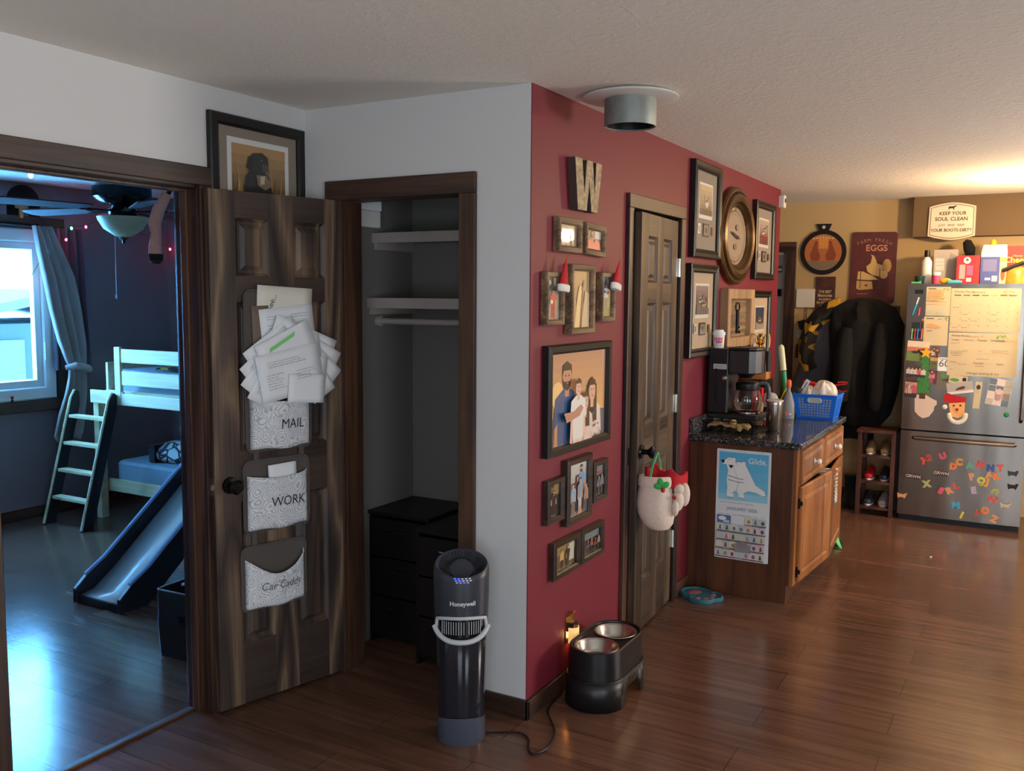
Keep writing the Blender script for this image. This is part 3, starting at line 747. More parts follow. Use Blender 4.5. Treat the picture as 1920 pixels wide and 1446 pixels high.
def art_glare(b, w, h):
    b.rc(-w, -h, w, h, (150, 132, 108))
    person(b, -w*0.15, -h*0.95, h*1.7, (120, 104, 86), (86, 74, 64), (60, 44, 34)); person(b, w*0.4, -h*0.95, h*1.3, (160, 140, 110), (96, 84, 72), (70, 50, 36))
def art_couple(b, w, h):
    b.rc(-w, -h, w, h, (128, 106, 92)); b.rc(w*0.2, h*0.2, w, h, (186, 190, 190))
    person(b, -w*0.25, -h*1.1, h*2.0, (120, 90, 84), (90, 66, 60), (50, 34, 28), long=True)
    b.pl([(-w, -h), (w, -h), (w*0.7, -h*0.1), (w*0.2, h*0.1), (0, -h*0.3), (-w*0.5, h*0.05), (-w, -h*0.3)], (206, 96, 84))
def art_child_red(b, w, h):
    b.rc(-w, -h, w, h, (170, 158, 140)); b.rc(-w, h*0.2, w, h, (120, 128, 116)); b.el(-w*0.5, h*0.75, w*0.3, h*0.12, (236, 232, 222))
    person(b, w*0.05, -h*0.95, h*1.42, (186, 40, 46), (172, 34, 42), (60, 40, 30), w=1.5)
    b.el(-w*0.25, -h*0.15, w*0.22, h*0.1, (226, 214, 204))
def art_tusk(b, w, h):
    b.rc(-w, -h, w, h, (190, 160, 118))
    for k in range(9): b.rc(-w+2*w*k/9, -h*0.1, -w+2*w*k/9+w*0.02, h, (150, 122, 84))
    b.rc(-w, -h, w, -h*0.15, (176, 142, 108))
    b.pl([(w*0.1, -h), (w*0.95, -h), (w*0.95, h*0.2), (w*0.5, h*0.3)], (206, 184, 150))
    b.pl([(-w*0.62, -h), (-w*0.1, -h), (w*0.12, h*0.35), (w*0.06, h*0.5), (-w*0.14, h*0.48), (-w*0.34, h*0.1)], (232, 206, 150))
    b.pl([(-w*0.1, -h), (w*0.16, -h), (w*0.24, h*0.3), (w*0.12, h*0.35)], (96, 76, 58))
    b.pl([(w*0.05, h*0.35), (w*0.3, h*0.6), (w*0.45, h*0.75), (w*0.38, h*0.5), (w*0.2, h*0.3)], (120, 96, 78))
def art_child_yard(b, w, h):
    b.rc(-w, -h, w, h, (190, 176, 120)); b.rc(-w, h*0.4, w, h, (96, 120, 136)); b.rc(-w, -h, w, -h*0.55, (170, 156, 96))
    person(b, w*0.05, -h*0.6, h*1.3, (190, 200, 206), (150, 150, 110), (70, 52, 40), w=1.4)
    b.el(-w*0.3, h*0.28, w*0.2, h*0.06, (60, 70, 110)); b.el(w*0.35, h*0.22, w*0.25, h*0.08, (176, 50, 56))
def art_sitting(b, w, h):
    b.rc(-w, -h, w, h, (42, 34, 30)); b.rc(w*0.1, h*0.3, w, h, (150, 128, 80)); b.rc(-w*0.6, h*0.5, w*0.1, h*0.8, (120, 100, 70))
    person(b, w*0.0, -h*0.9, h*1.5, (30, 30, 34), (26, 26, 30), (36, 26, 22), beard=True, w=1.5)
def art_group_blue(b, w, h):
    sky_grad(b, -w, -h*0.5, w, h, (168, 160, 150), (196, 196, 196)); b.rc(-w, -h, w, -h*0.5, (150, 140, 130))
    person(b, w*0.42, -h*0.85, h*1.75, (110, 160, 206), (60, 66, 84), (36, 26, 22), beard=True, w=1.05)
    person(b, -w*0.05, -h*0.85, h*1.4, (120, 80, 84), (50, 60, 84), (46, 30, 24), long=True)
    person(b, -w*0.55, -h*0.95, h*1.25, (150, 170, 196), (120, 110, 110), (70, 48, 36), w=1.1)
    person(b, w*0.12, -h*0.95, h*1.4, (140, 160, 176), (206, 196, 190), (50, 34, 26), w=1.0, bare=1.6)
    person(b, w*0.72, -h*0.95, h*1.1, (170, 130, 120), (70, 74, 96), (80, 56, 40))
def art_stage(b, w, h):
    b.rc(-w, -h, w, h, (60, 58, 60)); b.rc(-w, h*0.35, w, h, (120, 126, 130)); b.rc(-w*0.3, h*0.4, w*0.5, h*0.62, (150, 60, 66))
    for k in range(3): person(b, (-0.55+0.55*k)*w, -h*0.9, h*(1.1+0.1*k), (110, 120, 134), (50, 52, 62), w=1.3)
def art_costume(b, w, h):
    b.rc(-w, -h, w, h, (96, 80, 52)); b.rc(-w, h*0.2, w, h, (140, 122, 76)); b.rc(w*0.35, -h*0.6, w*0.9, h*0.8, (196, 196, 180))
    person(b, -w*0.3, -h*0.95, h*1.6, (206, 170, 96), (40, 36, 34), (50, 36, 26), w=1.25); person(b, w*0.25, -h*0.95, h*1.75, (30, 30, 32), (60, 50, 40), (40, 30, 24), w=1.2)
def art_group_dark(b, w, h):
    b.rc(-w, -h, w, h, (44, 48, 50)); b.rc(-w, h*0.3, w, h, (110, 128, 130)); b.rc(-w*0.85, -h*0.4, -w*0.3, h*0.3, (30, 40, 50))
    for k, c in enumerate(((40, 60, 96), (170, 60, 60), (40, 40, 44), (150, 130, 110))): person(b, (-0.3+0.36*k)*w, -h*0.95, h*(1.2+0.15*(k % 2)), c, (34, 34, 42), w=1.2)
def duck(b, x, y, s, body, head, wing=(96, 84, 74)):
    b.el(x, y, 1.0*s, 0.42*s, body); b.pl([(x+0.5*s, y+0.1*s), (x+0.85*s, y+0.75*s), (x+1.15*s, y+0.7*s), (x+0.95*s, y)], head); b.el(x+1.02*s, y+0.75*s, 0.24*s, 0.2*s, head)
    b.pl([(x+1.2*s, y+0.74*s), (x+1.55*s, y+0.66*s), (x+1.2*s, y+0.62*s)], (150, 120, 60)); b.el(x-0.15*s, y+0.08*s, 0.62*s, 0.24*s, wing)
    b.pl([(x-0.85*s, y+0.1*s), (x-1.4*s, y+0.35*s), (x-0.9*s, y-0.15*s)], wing)
def stamp_art(scene, below=True):
    def art(b, w, h):
        b.rc(-w*0.62, -h*0.20, w*0.62, h*0.72, (226, 220, 208)); b.rc(-w*0.55, -h*0.10, w*0.55, h*0.66, (150, 140, 126)); scene(b, w*0.55, h*0.38, h*0.28)
        if below:
            b.rc(-w*0.72, -h*0.60, -w*0.48, -h*0.34, (210, 204, 196)); b.rc(-w*0.66, -h*0.56, -w*0.54, -h*0.40, (120, 110, 104))
            b.rc(-w*0.24, -h*0.66, w*0.30, -h*0.32, (60, 52, 46)); b.rc(-w*0.18, -h*0.62, w*0.24, -h*0.36, (140, 130, 116)); b.el(w*0.03, -h*0.49, w*0.12, h*0.08, (92, 84, 72))
            b.rc(w*0.52, -h*0.60, w*0.70, -h*0.38, (110, 92, 74))
    return art
def sc_flying(b, w, h, cy):
    sky_grad(b, -w, cy-h, w, cy+h, (120, 104, 86), (196, 168, 126)); b.el(w*0.1, cy-h*0.2, w*0.26, h*0.3, (216, 206, 192)); b.pl([(-w*0.5, cy+h*0.5), (-w*0.1, cy), (w*0.2, cy+h*0.1), (w*0.6, cy+h*0.5), (w*0.2, cy-h*0.1), (-w*0.1, cy-h*0.15)], (108, 92, 78)); b.rc(-w, cy-h, w, cy-h*0.6, (104, 90, 74))
def sc_pair(b, w, h, cy):
    sky_grad(b, -w, cy-h, w, cy+h, (92, 80, 76), (150, 130, 124)); duck(b, -w*0.3, cy, w*0.34, (200, 190, 176), (60, 70, 66)); duck(b, w*0.25, cy-h*0.25, w*0.36, (190, 170, 150), (150, 60, 46)); b.pl([(-w, cy-h), (w, cy-h), (w, cy-h*0.55), (-w, cy-h*0.3)], (120, 110, 104))
def sc_canoe(b, w, h, cy):
    sky_grad(b, -w, cy-h, w, cy+h, (110, 70, 56), (176, 160, 150)); b.pl([(-w*0.8, cy-h*0.3), (w*0.8, cy-h*0.3), (w*0.6, cy-h*0.62), (-w*0.6, cy-h*0.62)], (150, 60, 46)); duck(b, -w*0.2, cy, w*0.3, (226, 220, 210), (60, 60, 66)); duck(b, w*0.2, cy+h*0.3, w*0.26, (206, 196, 186), (46, 60, 70))
def sc_night(b, w, h, cy):
    sky_grad(b, -w, cy-h, w, cy+h, (96, 84, 80), (70, 70, 92)); duck(b, 0, cy-h*0.1, w*0.36, (206, 192, 170), (54, 54, 58)); b.pl([(-w, cy-h), (w, cy-h), (w, cy-h*0.4), (0, cy-h*0.55), (-w, cy-h*0.3)], (176, 156, 132))

RW = ('rustic', 'rustic')
fr = lambda y0, y1, z0, z1: (RED((y0+y1)/2, (z0+z1)/2), y1-y0, z1-z0)
def redpic(label, y0, y1, z0, z1, fw, d, fm, art, **k):
    m, w, h = fr(y0, y1, z0, z1); return picture(label, m, w, h, fw, d, fm, art, **k)
redpic('small weathered wood frame with lamp glare, left below the letter W', 0.180, 0.396, 1.832, 1.969, 0.027, 0.028, RW, art_glare)
redpic('small weathered wood frame with orange photo, right below the letter W', 0.428, 0.636, 1.829, 1.962, 0.027, 0.028, RW, art_couple, tilt=R(-2.0))
redpic('narrow upright wood frame with child in red, left of the tall tusk picture', 0.082, 0.236, 1.545, 1.752, 0.022, 0.03, RW, art_child_red)
redpic('tall wood frame with picture of one pale curved tusk shape', 0.290, 0.518, 1.504, 1.788, 0.026, 0.034, RW, art_tusk)
redpic('narrow upright wood frame with child in a sunny yard, right of the tall tusk picture', 0.596, 0.742, 1.549, 1.762, 0.022, 0.03, RW, art_child_yard)
redpic('large black frame with photo of family of four, dark-bearded person in blue at left', 0.103, 0.706, 1.022, 1.465, 0.036, 0.034, 'black_frame', art_beach)
redpic('slim dark wood frame with bearded person in black, left below the family photo', 0.116, 0.260, 0.751, 0.931, 0.024, 0.03, 'dark_frame', art_sitting)
redpic('upright dark wood frame with five people, middle one below the family photo', 0.283, 0.520, 0.710, 0.988, 0.028, 0.034, 'dark_frame', art_group_blue)
redpic('slim dark wood frame with three people on a stage, right below the family photo', 0.552, 0.695, 0.757, 0.940, 0.024, 0.03, 'dark_frame', art_stage)
redpic('dark wood frame with costumed pair, left one of the two lowest', 0.174, 0.420, 0.508, 0.665, 0.027, 0.03, 'dark_frame', art_costume)
redpic('dark wood frame with four people, right one of the two lowest', 0.436, 0.666, 0.512, 0.662, 0.027, 0.03, 'dark_frame', art_group_dark)
KF = 'black_frame'
P4 = lambda d, f: [(0, 0.001), (0, d*0.9), (f*0.15, d), (f*0.55, d*0.80), (f*0.8, d*0.92), (f, d*0.70), (f, d*0.3)]
redpic('black framed bird print hung highest, between the pantry door and the clock', 1.785, 2.268, 1.876, 2.400, 0.048, 0.036, KF, stamp_art(sc_flying), mat='mat_grey', prof=P4(0.036, 0.048))
redpic('black framed print of two ducks, lower left beside the pantry door', 1.757, 2.248, 1.323, 1.842, 0.048, 0.036, KF, stamp_art(sc_pair), mat='mat_tan', prof=P4(0.036, 0.048))
redpic('black framed print of ducks over a red canoe, right of the clock', 3.050, 3.560, 1.781, 2.302, 0.048, 0.036, KF, stamp_art(sc_canoe), mat='mat_grey', prof=P4(0.036, 0.048))
redpic('black framed print of a duck at dusk, lowest right behind the gold trophy', 3.022, 3.512, 1.218, 1.706, 0.048, 0.036, KF, stamp_art(sc_night), mat='mat_tan', prof=P4(0.036, 0.048))
# picture over the bedroom door
def art_dog(b, w, h):
    x0, x1, y0, y1 = -w*0.68, w*0.68, -h*0.62, h*0.62
    b.rc(x0-0.022, y0-0.022, x1+0.022, y1+0.022, (216, 214, 210)); sky_grad(b, x0, y0, x1, y1, (120, 96, 60), (176, 136, 84), 5)
    for k in range(16):
        x = random.uniform(x0+0.01, x1-0.03); b.pl([(x, y0), (x+0.006, y0), (x+random.uniform(-.02, .03), y0+random.uniform(.06, .2))], random.choice([(196, 152, 96), (96, 72, 44), (150, 110, 60)]))
    b.pl([(-w*0.42, y0), (w*0.35, y0), (w*0.22, -h*0.12), (w*0.08, h*0.06), (-w*0.22, h*0.06), (-w*0.36, -h*0.18)], (30, 27, 26))
    b.pl([(-w*0.28, h*0.0), (-w*0.30, h*0.26), (-w*0.18, h*0.44), (w*0.06, h*0.48), (w*0.20, h*0.38), (w*0.22, h*0.16), (w*0.14, h*0.0), (0, -h*0.05)], (38, 35, 34))
    b.pl([(-w*0.28, h*0.34), (-w*0.35, h*0.05), (-w*0.2, h*0.02), (-w*0.16, h*0.36)], (22, 20, 20)); b.pl([(w*0.05, h*0.22), (w*0.22, h*0.18), (w*0.2, h*0.02), (w*0.06, h*0.0)], (70, 66, 62))
    b.el(w*0.04, h*0.28, w*0.02, h*0.02, (150, 110, 60), 8); b.pl([(-w*0.1, -h*0.1), (w*0.16, -h*0.08), (w*0.30, -h*0.34), (w*0.12, -h*0.46), (-w*0.06, -h*0.36)], (132, 108, 80)); b.pl([(0, -h*0.12), (w*0.12, -h*0.1), (w*0.1, -h*0.3), (0, -h*0.34)], (190, 178, 160))
picture('black framed print of a black dog with a bird, standing above the bedroom doorway', RED(-0.288, 2.242 - 0.095, XL), 0.516, 0.40, 0.044, 0.026, 'black_frame', art_dog, mat='mat_grey')

# ------------------------------------------------------------------ letter W, felt hats, clock, rustic window frame
t = thing('letter_sign', 'pale speckled wall letter W on the red wall', 'wall letter', RED(0.423, 2.108))
q = MB()
out = [(-0.129, 0.102), (-0.066, 0.102), (-0.040, -0.040), (-0.020, 0.102), (0.036, 0.102), (0.058, -0.040), (0.072, 0.102), (0.129, 0.102), (0.088, -0.102), (0.030, -0.102), (0.006, 0.020), (-0.018, -0.102), (-0.098, -0.102)]
q.prism(out[::-1], 0.001, 0.036); q.build('letter_body', simple('letter_edge', rgb(70, 54, 48), 0.6), t, smooth=0)
q = MB(); q.prism(out[::-1], 0.0362, 0.038); q.build('letter_face', simple('speckled_letter_face', rgb(196, 172, 134), 0.7, noise=0.55, nscale=45), t, smooth=0)
def felt_hat(label, y, z, lean):
    t = thing('felt_hat', label, 'hat', RED(y, z, 0.032))
    b = MB(); b.T = Matrix.Rotation(lean, 4, 'Z')
    b.rings([[(0.036*s_*math.cos(2*PI*k/14)+dx, yy, 0.014*s_*math.sin(2*PI*k/14)+0.012) for k in range(14)][::-1] for s_, yy, dx in ((1, 0, 0), (0.86, 0.025, 0.001), (0.55, 0.065, 0.004), (0.28, 0.098, 0.010), (0.06, 0.125, 0.016))])
    b.build('hat_body', 'red_cloth', t)
    b = MB(); b.T = Matrix.Rotation(lean, 4, 'Z')
    b.rings([[(0.042*s_*math.cos(2*PI*k/14), yy, 0.018*s_*math.sin(2*PI*k/14)+0.012) for k in range(14)][::-1] for s_, yy in ((0.9, -0.012), (1.05, -0.006), (1.05, 0.012), (0.9, 0.016))])
    b.build('hat_brim', simple('white_felt_trim', rgb(232, 226, 220), 0.9), t)
felt_hat('small red felt hat over the corner of the child-in-red frame', 0.190, 1.688, R(-6))
felt_hat('small red felt hat over the corner of the sunny-yard frame', 0.706, 1.700, R(-12))

t = thing('wall_clock', 'large oval bronze wall clock between the bird prints', 'clock', RED(2.618, 2.035))
AX, AY = 0.372, 0.298
def oval(prof, b=None, n=56):
    b = b or MB(); return b.rings([[((AX-i)*math.cos(2*PI*k/n), (AY-i)*math.sin(2*PI*k/n), z) for k in range(n)] for i, z in prof], False, False)
oval([(0, 0.001), (0, 0.028), (0.012, 0.040), (0.026, 0.040), (0.034, 0.030), (0.044, 0.052), (0.066, 0.058), (0.088, 0.050), (0.100, 0.030), (0.112, 0.034), (0.122, 0.022), (0.122, 0.012)]).build('clock_frame', 'bronze', t)
q = MB(); q.z = 0.0135; n = 56
AI, BI = AX-0.118, AY-0.118
q.el(0, 0, AI, BI, (150, 132, 110), 48)
q.el(0, 0, AI*0.88, BI*0.88, (70, 50, 34), 48); q.el(0, 0, AI*0.85, BI*0.85, (140, 122, 102), 48); q.el(0, 0, AI*0.70, BI*0.70, (150, 130, 110), 48)
for k, nu in enumerate(('XII', 'I', 'II', 'III', 'IIII', 'V', 'VI', 'VII', 'VIII', 'IX', 'X', 'XI')):
    a = PI/2-2*PI*k/12; q.text(nu, AI*0.93*math.cos(a)*0.985, BI*0.93*math.sin(a)*0.985, 0.022, (60, 44, 32), rot=a-PI/2)
q.pl([(-0.03, -0.052), (0.02, -0.044), (0.034, -0.075), (0.0, -0.085), (-0.034, -0.075)], (120, 96, 72)); q.el(0.03, 0.055, 0.028, 0.018, (110, 90, 70)); q.el(0.03, 0.055, 0.020, 0.011, (150, 130, 110))
q.build('dial', 'print', t, smooth=0, recalc=False)
q = MB(); q.z = 0.024
def hand(ang, L, wd):
    c, s_ = math.cos(ang), math.sin(ang); f = lambda x, y: (x*c-y*s_, x*s_+y*c)
    q.pl([f(-0.03, -wd*0.6), f(0, -wd), f(L*0.5, -wd*1.6), f(L, 0), f(L*0.5, wd*1.6), f(0, wd), f(-0.03, wd*0.6)], (24, 20, 18))
hand(R(168), 0.115, 0.006); hand(R(-8), 0.085, 0.007); q.el(0, 0, 0.012, 0.012, (24, 20, 18)); q.build('clock_hands', 'print', t, smooth=0, recalc=False)
t = thing('rustic_window_frame', 'pale barn-wood frame with iron key inside, below the clock', 'wooden frame', RED(2.690, 1.530))
ringframe(0.59, 0.362, [(0, 0.001), (0, 0.050), (0.004, 0.054), (0.060, 0.052), (0.064, 0.044), (0.064, 0.012)]).build('frame', ['barn', 'barn'], t, smooth=0, bevel=0.002)
q = MB()
for k in range(3): q.box(-0.235+k*0.157, -0.235+k*0.157+0.153, -0.12, 0.12, 0.010, 0.018)
q.build('back_board', 'rustic', t, smooth=0)
q = MB(); q.tube([(0.0+0.045*math.cos(a), 0.070+0.026*math.sin(a), 0.026) for a in [2*PI*k/12 for k in range(13)]], 0.004); q.tube([(0.0, 0.045, 0.026), (0.0, -0.098, 0.026)], 0.009); q.box(0.0, 0.050, -0.098, -0.080, 0.020, 0.032); q.box(0.0, 0.040, -0.066, -0.052, 0.020, 0.032); q.build('key', 'black_metal', t)
t = thing('motion_sensor', 'small white sensor box high on the far end of the red wall', 'sensor', RED(3.775, 2.352))
q = MB(); q.prism(rrect(-0.034, -0.045, 0.034, 0.045, 0.012), 0, 0.040); q.build('case', 'white_enamel', t, smooth=0, bevel=0.004)
q = MB(); q.ball((0.0, 0.006, 0.041), (0.012, 0.016, 0.006)); q.build('lens', 'black', t)
# ------------------------------------------------------------------ mail organiser on the closet door (local: x across, y up from the leaf bottom, z out)
def on_door(x=0, y=0, z=0, a=0.0): return DM @ Matrix.Translation((x, y, z)) @ Matrix.Rotation(a, 4, 'Z')
t = thing('mail_organizer', 'hanging canvas organiser with three paisley pockets on the closet door', 'door organizer', on_door())
def pocket(x0, x1, y0, y1, yt, sag, out, txt, ts, tx, ty, sty, back_top, droop=0.0):
    cx = (x0+x1)/2; w = x1-x0
    q = MB(); q.prism(rrect(x0-0.014, y0-0.012, x1+0.010, back_top, 0.03), 0.0015, 0.005)
    bk = q.build('back_panel', 'grey_felt', t, smooth=0)
    q = MB(); q.tube([(x, y, 0.0055) for x, y in rrect(x0-0.014, y0-0.012, x1+0.010, back_top, 0.03, 6)], 0.005, 6); q.build('binding', 'grey_felt', bk)
    def fn(u, v):
        x = x0+w*u; top = yt-sag*math.sin(PI*u); y = y0+(top-y0)*v
        bulge = out*math.sin(PI*min(max(u, 0.0), 1.0))**0.45*(0.55+0.45*v)
        return (x, y+0.004*math.sin(9*u)*(1-v)-droop*(u-0.5)*(1-v), 0.006+bulge+0.0025*math.sin(14*u+3*v))
    q = MB(); q.grid(fn, 24, 12); pk = q.build('pocket', 'paisley', t, solid=0.003, recalc=False)
    q = MB(); q.tube([Vector(fn(k/24, 1))+Vector((0, 0, 0.001)) for k in range(25)], 0.003, 6); q.build('hem', 'paisley', pk)
    # stitched lettering laid on the bulged cloth
    b = MB(); b.text(txt, 0, 0, ts, None, bold=0.0, sx=0.92, shear=0.0 if sty else 0.12)
    vv = []
    for (x, y, z) in b.v:
        xx, yy = tx+x, ty+y; u = (xx-x0)/w; top = yt-sag*math.sin(PI*u); v = (yy-y0)/(top-y0)
        vv.append((xx, yy-0.03*(xx-cx), fn(u, v)[2]+0.0032))
    b.v = vv; b.build('lettering', simple('dark_thread_'+txt[:2], rgb(52, 44, 62) if sty else rgb(96, 90, 104), 0.8), pk, smooth=0)
    return fn
f1 = pocket(0.150, 0.418, 1.032, 1.232, 1.232, 0.012, 0.060, 'MAIL', 0.056, 0.316, 1.128, True, 1.66)
f2 = pocket(0.132, 0.405, 0.706, 0.925, 0.925, 0.014, 0.038, 'WORK', 0.056, 0.302, 0.812, True, 0.985)
f3 = pocket(0.116, 0.385, 0.388, 0.590, 0.590, 0.070, 0.046, 'Car Caddy', 0.046, 0.262, 0.472, False, 0.640)
for x, ya, yb in ((0.165, 0.98, 1.04), (0.372, 0.98, 1.04), (0.150, 0.63, 0.70), (0.352, 0.63, 0.70)):
    box(x, x+0.024, ya-0.02, yb+0.02, 0.0015, 0.004).build('strap', 'grey_felt', t, smooth=0)
# papers and letters standing in the MAIL pocket
def sheet(label, cx, cy, w, h, ang, z, art=None, mat='paper', name='letter', cat='letter', group=None, lean=0.0, thick=0.0012):
    m = on_door(cx, cy, z, ang) @ Matrix.Rotation(lean, 4, 'X')
    o = thing(name, label, cat, m, group)
    q = MB()
    q.grid(lambda u, v: (-w/2+w*u, -h/2+h*v, 0.0016*math.sin(PI*u)*math.sin(PI*v+0.5)), 6, 6); q.build('sheet', mat, o, solid=thick, recalc=False)
    if art:
        b = MB(); b.z = 0.0016; art(b, w, h)
        b.v = [(x, y, z_+0.0016*math.sin(PI*(x/w+0.5))*math.sin(PI*(y/h+0.5)+0.5)) for x, y, z_ in b.v]
        b.build('printing', 'print', o, smooth=0, recalc=False)
    return o
def lines(b, x0, y, n, L, dy, col=(120, 126, 138), th=0.0016):
    for k in range(n):
        x = x0
        while x < x0+L*(0.55+0.45*random.random()):
            d = random.uniform(0.006, 0.018); b.rc(x, y-k*dy, min(x+d, x0+L), y-k*dy+th, col); x += d+0.004
def a_top(b, w, h):
    b.text('See...', -w*0.24, h*0.22, 0.034, (60, 70, 80), rot=R(70)); b.pl([(-w*0.02, -h*0.1), (w*0.24, -h*0.14), (w*0.02, h*0.1)], (214, 220, 180))
    for k in range(4): b.pl([(w*0.12+k*0.03, h*0.16-0.004*k), (w*0.44, h*0.10-0.006*k), (w*0.44, h*0.075-0.006*k)], (70, 130, 140))
def a_letter(b, w, h): lines(b, -w*0.38, h*0.36, 2, w*0.3, 0.010); lines(b, w*0.08, h*0.36, 2, w*0.3, 0.010); lines(b, -w*0.38, h*0.22, 9, w*0.3, 0.012)
def a_green(b, w, h): b.pl([(-w*0.32, h*0.12), (w*0.18, h*0.22), (w*0.22, h*0.34), (-w*0.28, h*0.24)], (130, 214, 130)); lines(b, -w*0.3, -h*0.05, 3, w*0.5, 0.012)
def a_bill(b, w, h): lines(b, -w*0.34, h*0.30, 3, w*0.6, 0.009); lines(b, -w*0.40, h*0.05, 6, w*0.28, 0.011); lines(b, w*0.05, h*0.02, 4, w*0.3, 0.011)
def a_stamp(b, w, h): b.pl([(w*0.10, h*0.02), (w*0.22, h*0.06), (w*0.25, h*0.30), (w*0.13, h*0.26)], (206, 110, 116)); b.el(w*0.09, h*0.0, 0.008, 0.010, (70, 70, 90), 10); lines(b, -w*0.1, -h*0.1, 3, w*0.2, 0.010)
def a_lines(b, w, h): lines(b, -w*0.36, h*0.25, 2, w*0.4, 0.01)
Z0 = 0.018
sheet('cream envelope with teal stripes, topmost in the MAIL pocket', 0.310, 1.560, 0.250, 0.230, R(-3), Z0-0.006, a_top, 'cream_paper', 'envelope', 'envelope')
sheet('white typed letter standing below the cream striped envelope', 0.325, 1.475, 0.245, 0.245, R(6), Z0, a_letter)
sheet('brown paper sleeve at the upper left edge of the mail', 0.205, 1.42, 0.075, 0.36, R(2), Z0-0.004, None, simple('brown_paper', rgb(120, 104, 92), 0.8), 'paper_sleeve', 'paper')
G = 'white letters fanned out of the MAIL pocket'
GL = 'plain white letter fanned out of the MAIL pocket'
k = 0
for cx, cy, w, h, a, z in ((0.375, 1.415, 0.30, 0.13, -22, 0.024), (0.395, 1.385, 0.30, 0.13, -30, 0.027), (0.41, 1.345, 0.28, 0.13, -44, 0.031), (0.40, 1.305, 0.26, 0.12, -58, 0.036),
                           (0.245, 1.405, 0.26, 0.12, 34, 0.026), (0.225, 1.36, 0.26, 0.12, 40, 0.030), (0.215, 1.32, 0.25, 0.12, 50, 0.033), (0.225, 1.285, 0.24, 0.12, 60, 0.038), (0.33, 1.36, 0.25, 0.16, 8, 0.034), (0.36, 1.30, 0.22, 0.14, -8, 0.046)):
    sheet(GL, cx, cy+0.035, w, h, R(a), Z0+z, a_lines if k % 2 else None, group=G); k += 1
sheet('white envelope with green marker stripe among the fanned letters', 0.290, 1.435, 0.26, 0.13, R(24), Z0+0.044, a_green, name='envelope', cat='envelope')
sheet('printed bill with rows of text in front of the fanned letters', 0.300, 1.335, 0.29, 0.19, R(10), Z0+0.052, a_bill, name='bill', cat='paper')
sheet('fat white envelope with pink stamp, frontmost in the MAIL pocket', 0.362, 1.268, 0.165, 0.115, R(-4), Z0+0.064, a_stamp, name='envelope', cat='envelope', thick=0.008)
sheet('folded white papers standing in the WORK pocket', 0.282, 0.915, 0.125, 0.10, R(2), 0.022, None, name='folded_paper', cat='paper', thick=0.012)

# ------------------------------------------------------------------ closet interior
def shelf(label, z, front, x0=-1.049):
    t = thing('closet_shelf', label, 'shelf', AT(0, 0, z))
    box(x0, -0.111, front, 0.699, -0.030, 0.0).build('board', 'closet_paint', t, smooth=0, bevel=0.001)
    box(x0, -0.111, front-0.018, front, -0.045, 0.002).build('front_edge', 'closet_paint', t, smooth=0, bevel=0.001)
    box(x0, x0+0.018, front, 0.699, -0.075, -0.030).build('cleat', 'closet_paint', t, smooth=0)
shelf('upper pale closet shelf board, empty on the right', 1.942, 0.395)
shelf('lower pale closet shelf board with hanging rod below', 1.642, 0.355)
t = thing('closet_rod', 'round clothes rod under the lower closet shelf', 'clothes rod', AT(0, 0.42, 1.535))
q = MB(); q.cyl((-1.03, 0, 0), (-0.111, 0, 0), 0.015); q.build('rod', 'closet_paint', t)
q = MB(); q.cyl((-1.049, 0, 0), (-1.03, 0, 0), 0.026); q.build('socket', 'closet_paint', t)
t = thing('wall_box', 'white box fixed high on the closet left wall above the shelf', 'wall box', AT(-1.049, 0.27, 1.965))
box(0.001, 0.045, -0.12, 0.12, 0, 0.075).build('body', 'white', t, smooth=0, bevel=0.006)
box(0.001, 0.050, -0.123, 0.123, 0.0755, 0.130).build('cover', 'paper', t, smooth=0, bevel=0.006)
def drawers(label, x0, x1, y0, y1, h, n):
    t = thing('dresser', label, 'dresser', AT(x0, y0, 0)); w, d = x1-x0, y1-y0
    q = MB(); q.box(0, 0.016, 0.0, d, 0.0, h-0.018); q.box(w-0.016, w, 0.0, d, 0.0, h-0.018); q.box(0.016, w-0.016, d-0.01, d, 0.0, h-0.018); q.box(0.016, w-0.016, 0.01, d-0.01, 0.03, 0.045); q.build('carcass', 'brown_dark', t, smooth=0)
    box(-0.006, w+0.0, -0.008, d, h-0.018, h).build('top_board', 'brown_dark', t, smooth=0, bevel=0.003)
    for k in range(n):
        z0 = 0.045+(h-0.07)*k/n; z1 = 0.045+(h-0.07)*(k+1)/n-0.008
        f = box(0.018, w-0.018, -0.004, 0.012, z0, z1).build('drawer', 'brown_dark', t, smooth=0, bevel=0.003)
        q = MB(); zc = z0+(z1-z0)*0.72; q.tube([(w/2-0.055, -0.004, zc), (w/2-0.05, -0.026, zc), (w/2+0.05, -0.026, zc), (w/2+0.055, -0.004, zc)], 0.004, 6); q.build('handle', 'chrome', f)
drawers('black drawer unit at the left back of the closet', -1.046, -0.70, 0.34, 0.696, 0.640, 3)
drawers('black drawer unit standing forward at the right of the closet', -0.69, -0.30, 0.22, 0.696, 0.625, 3)

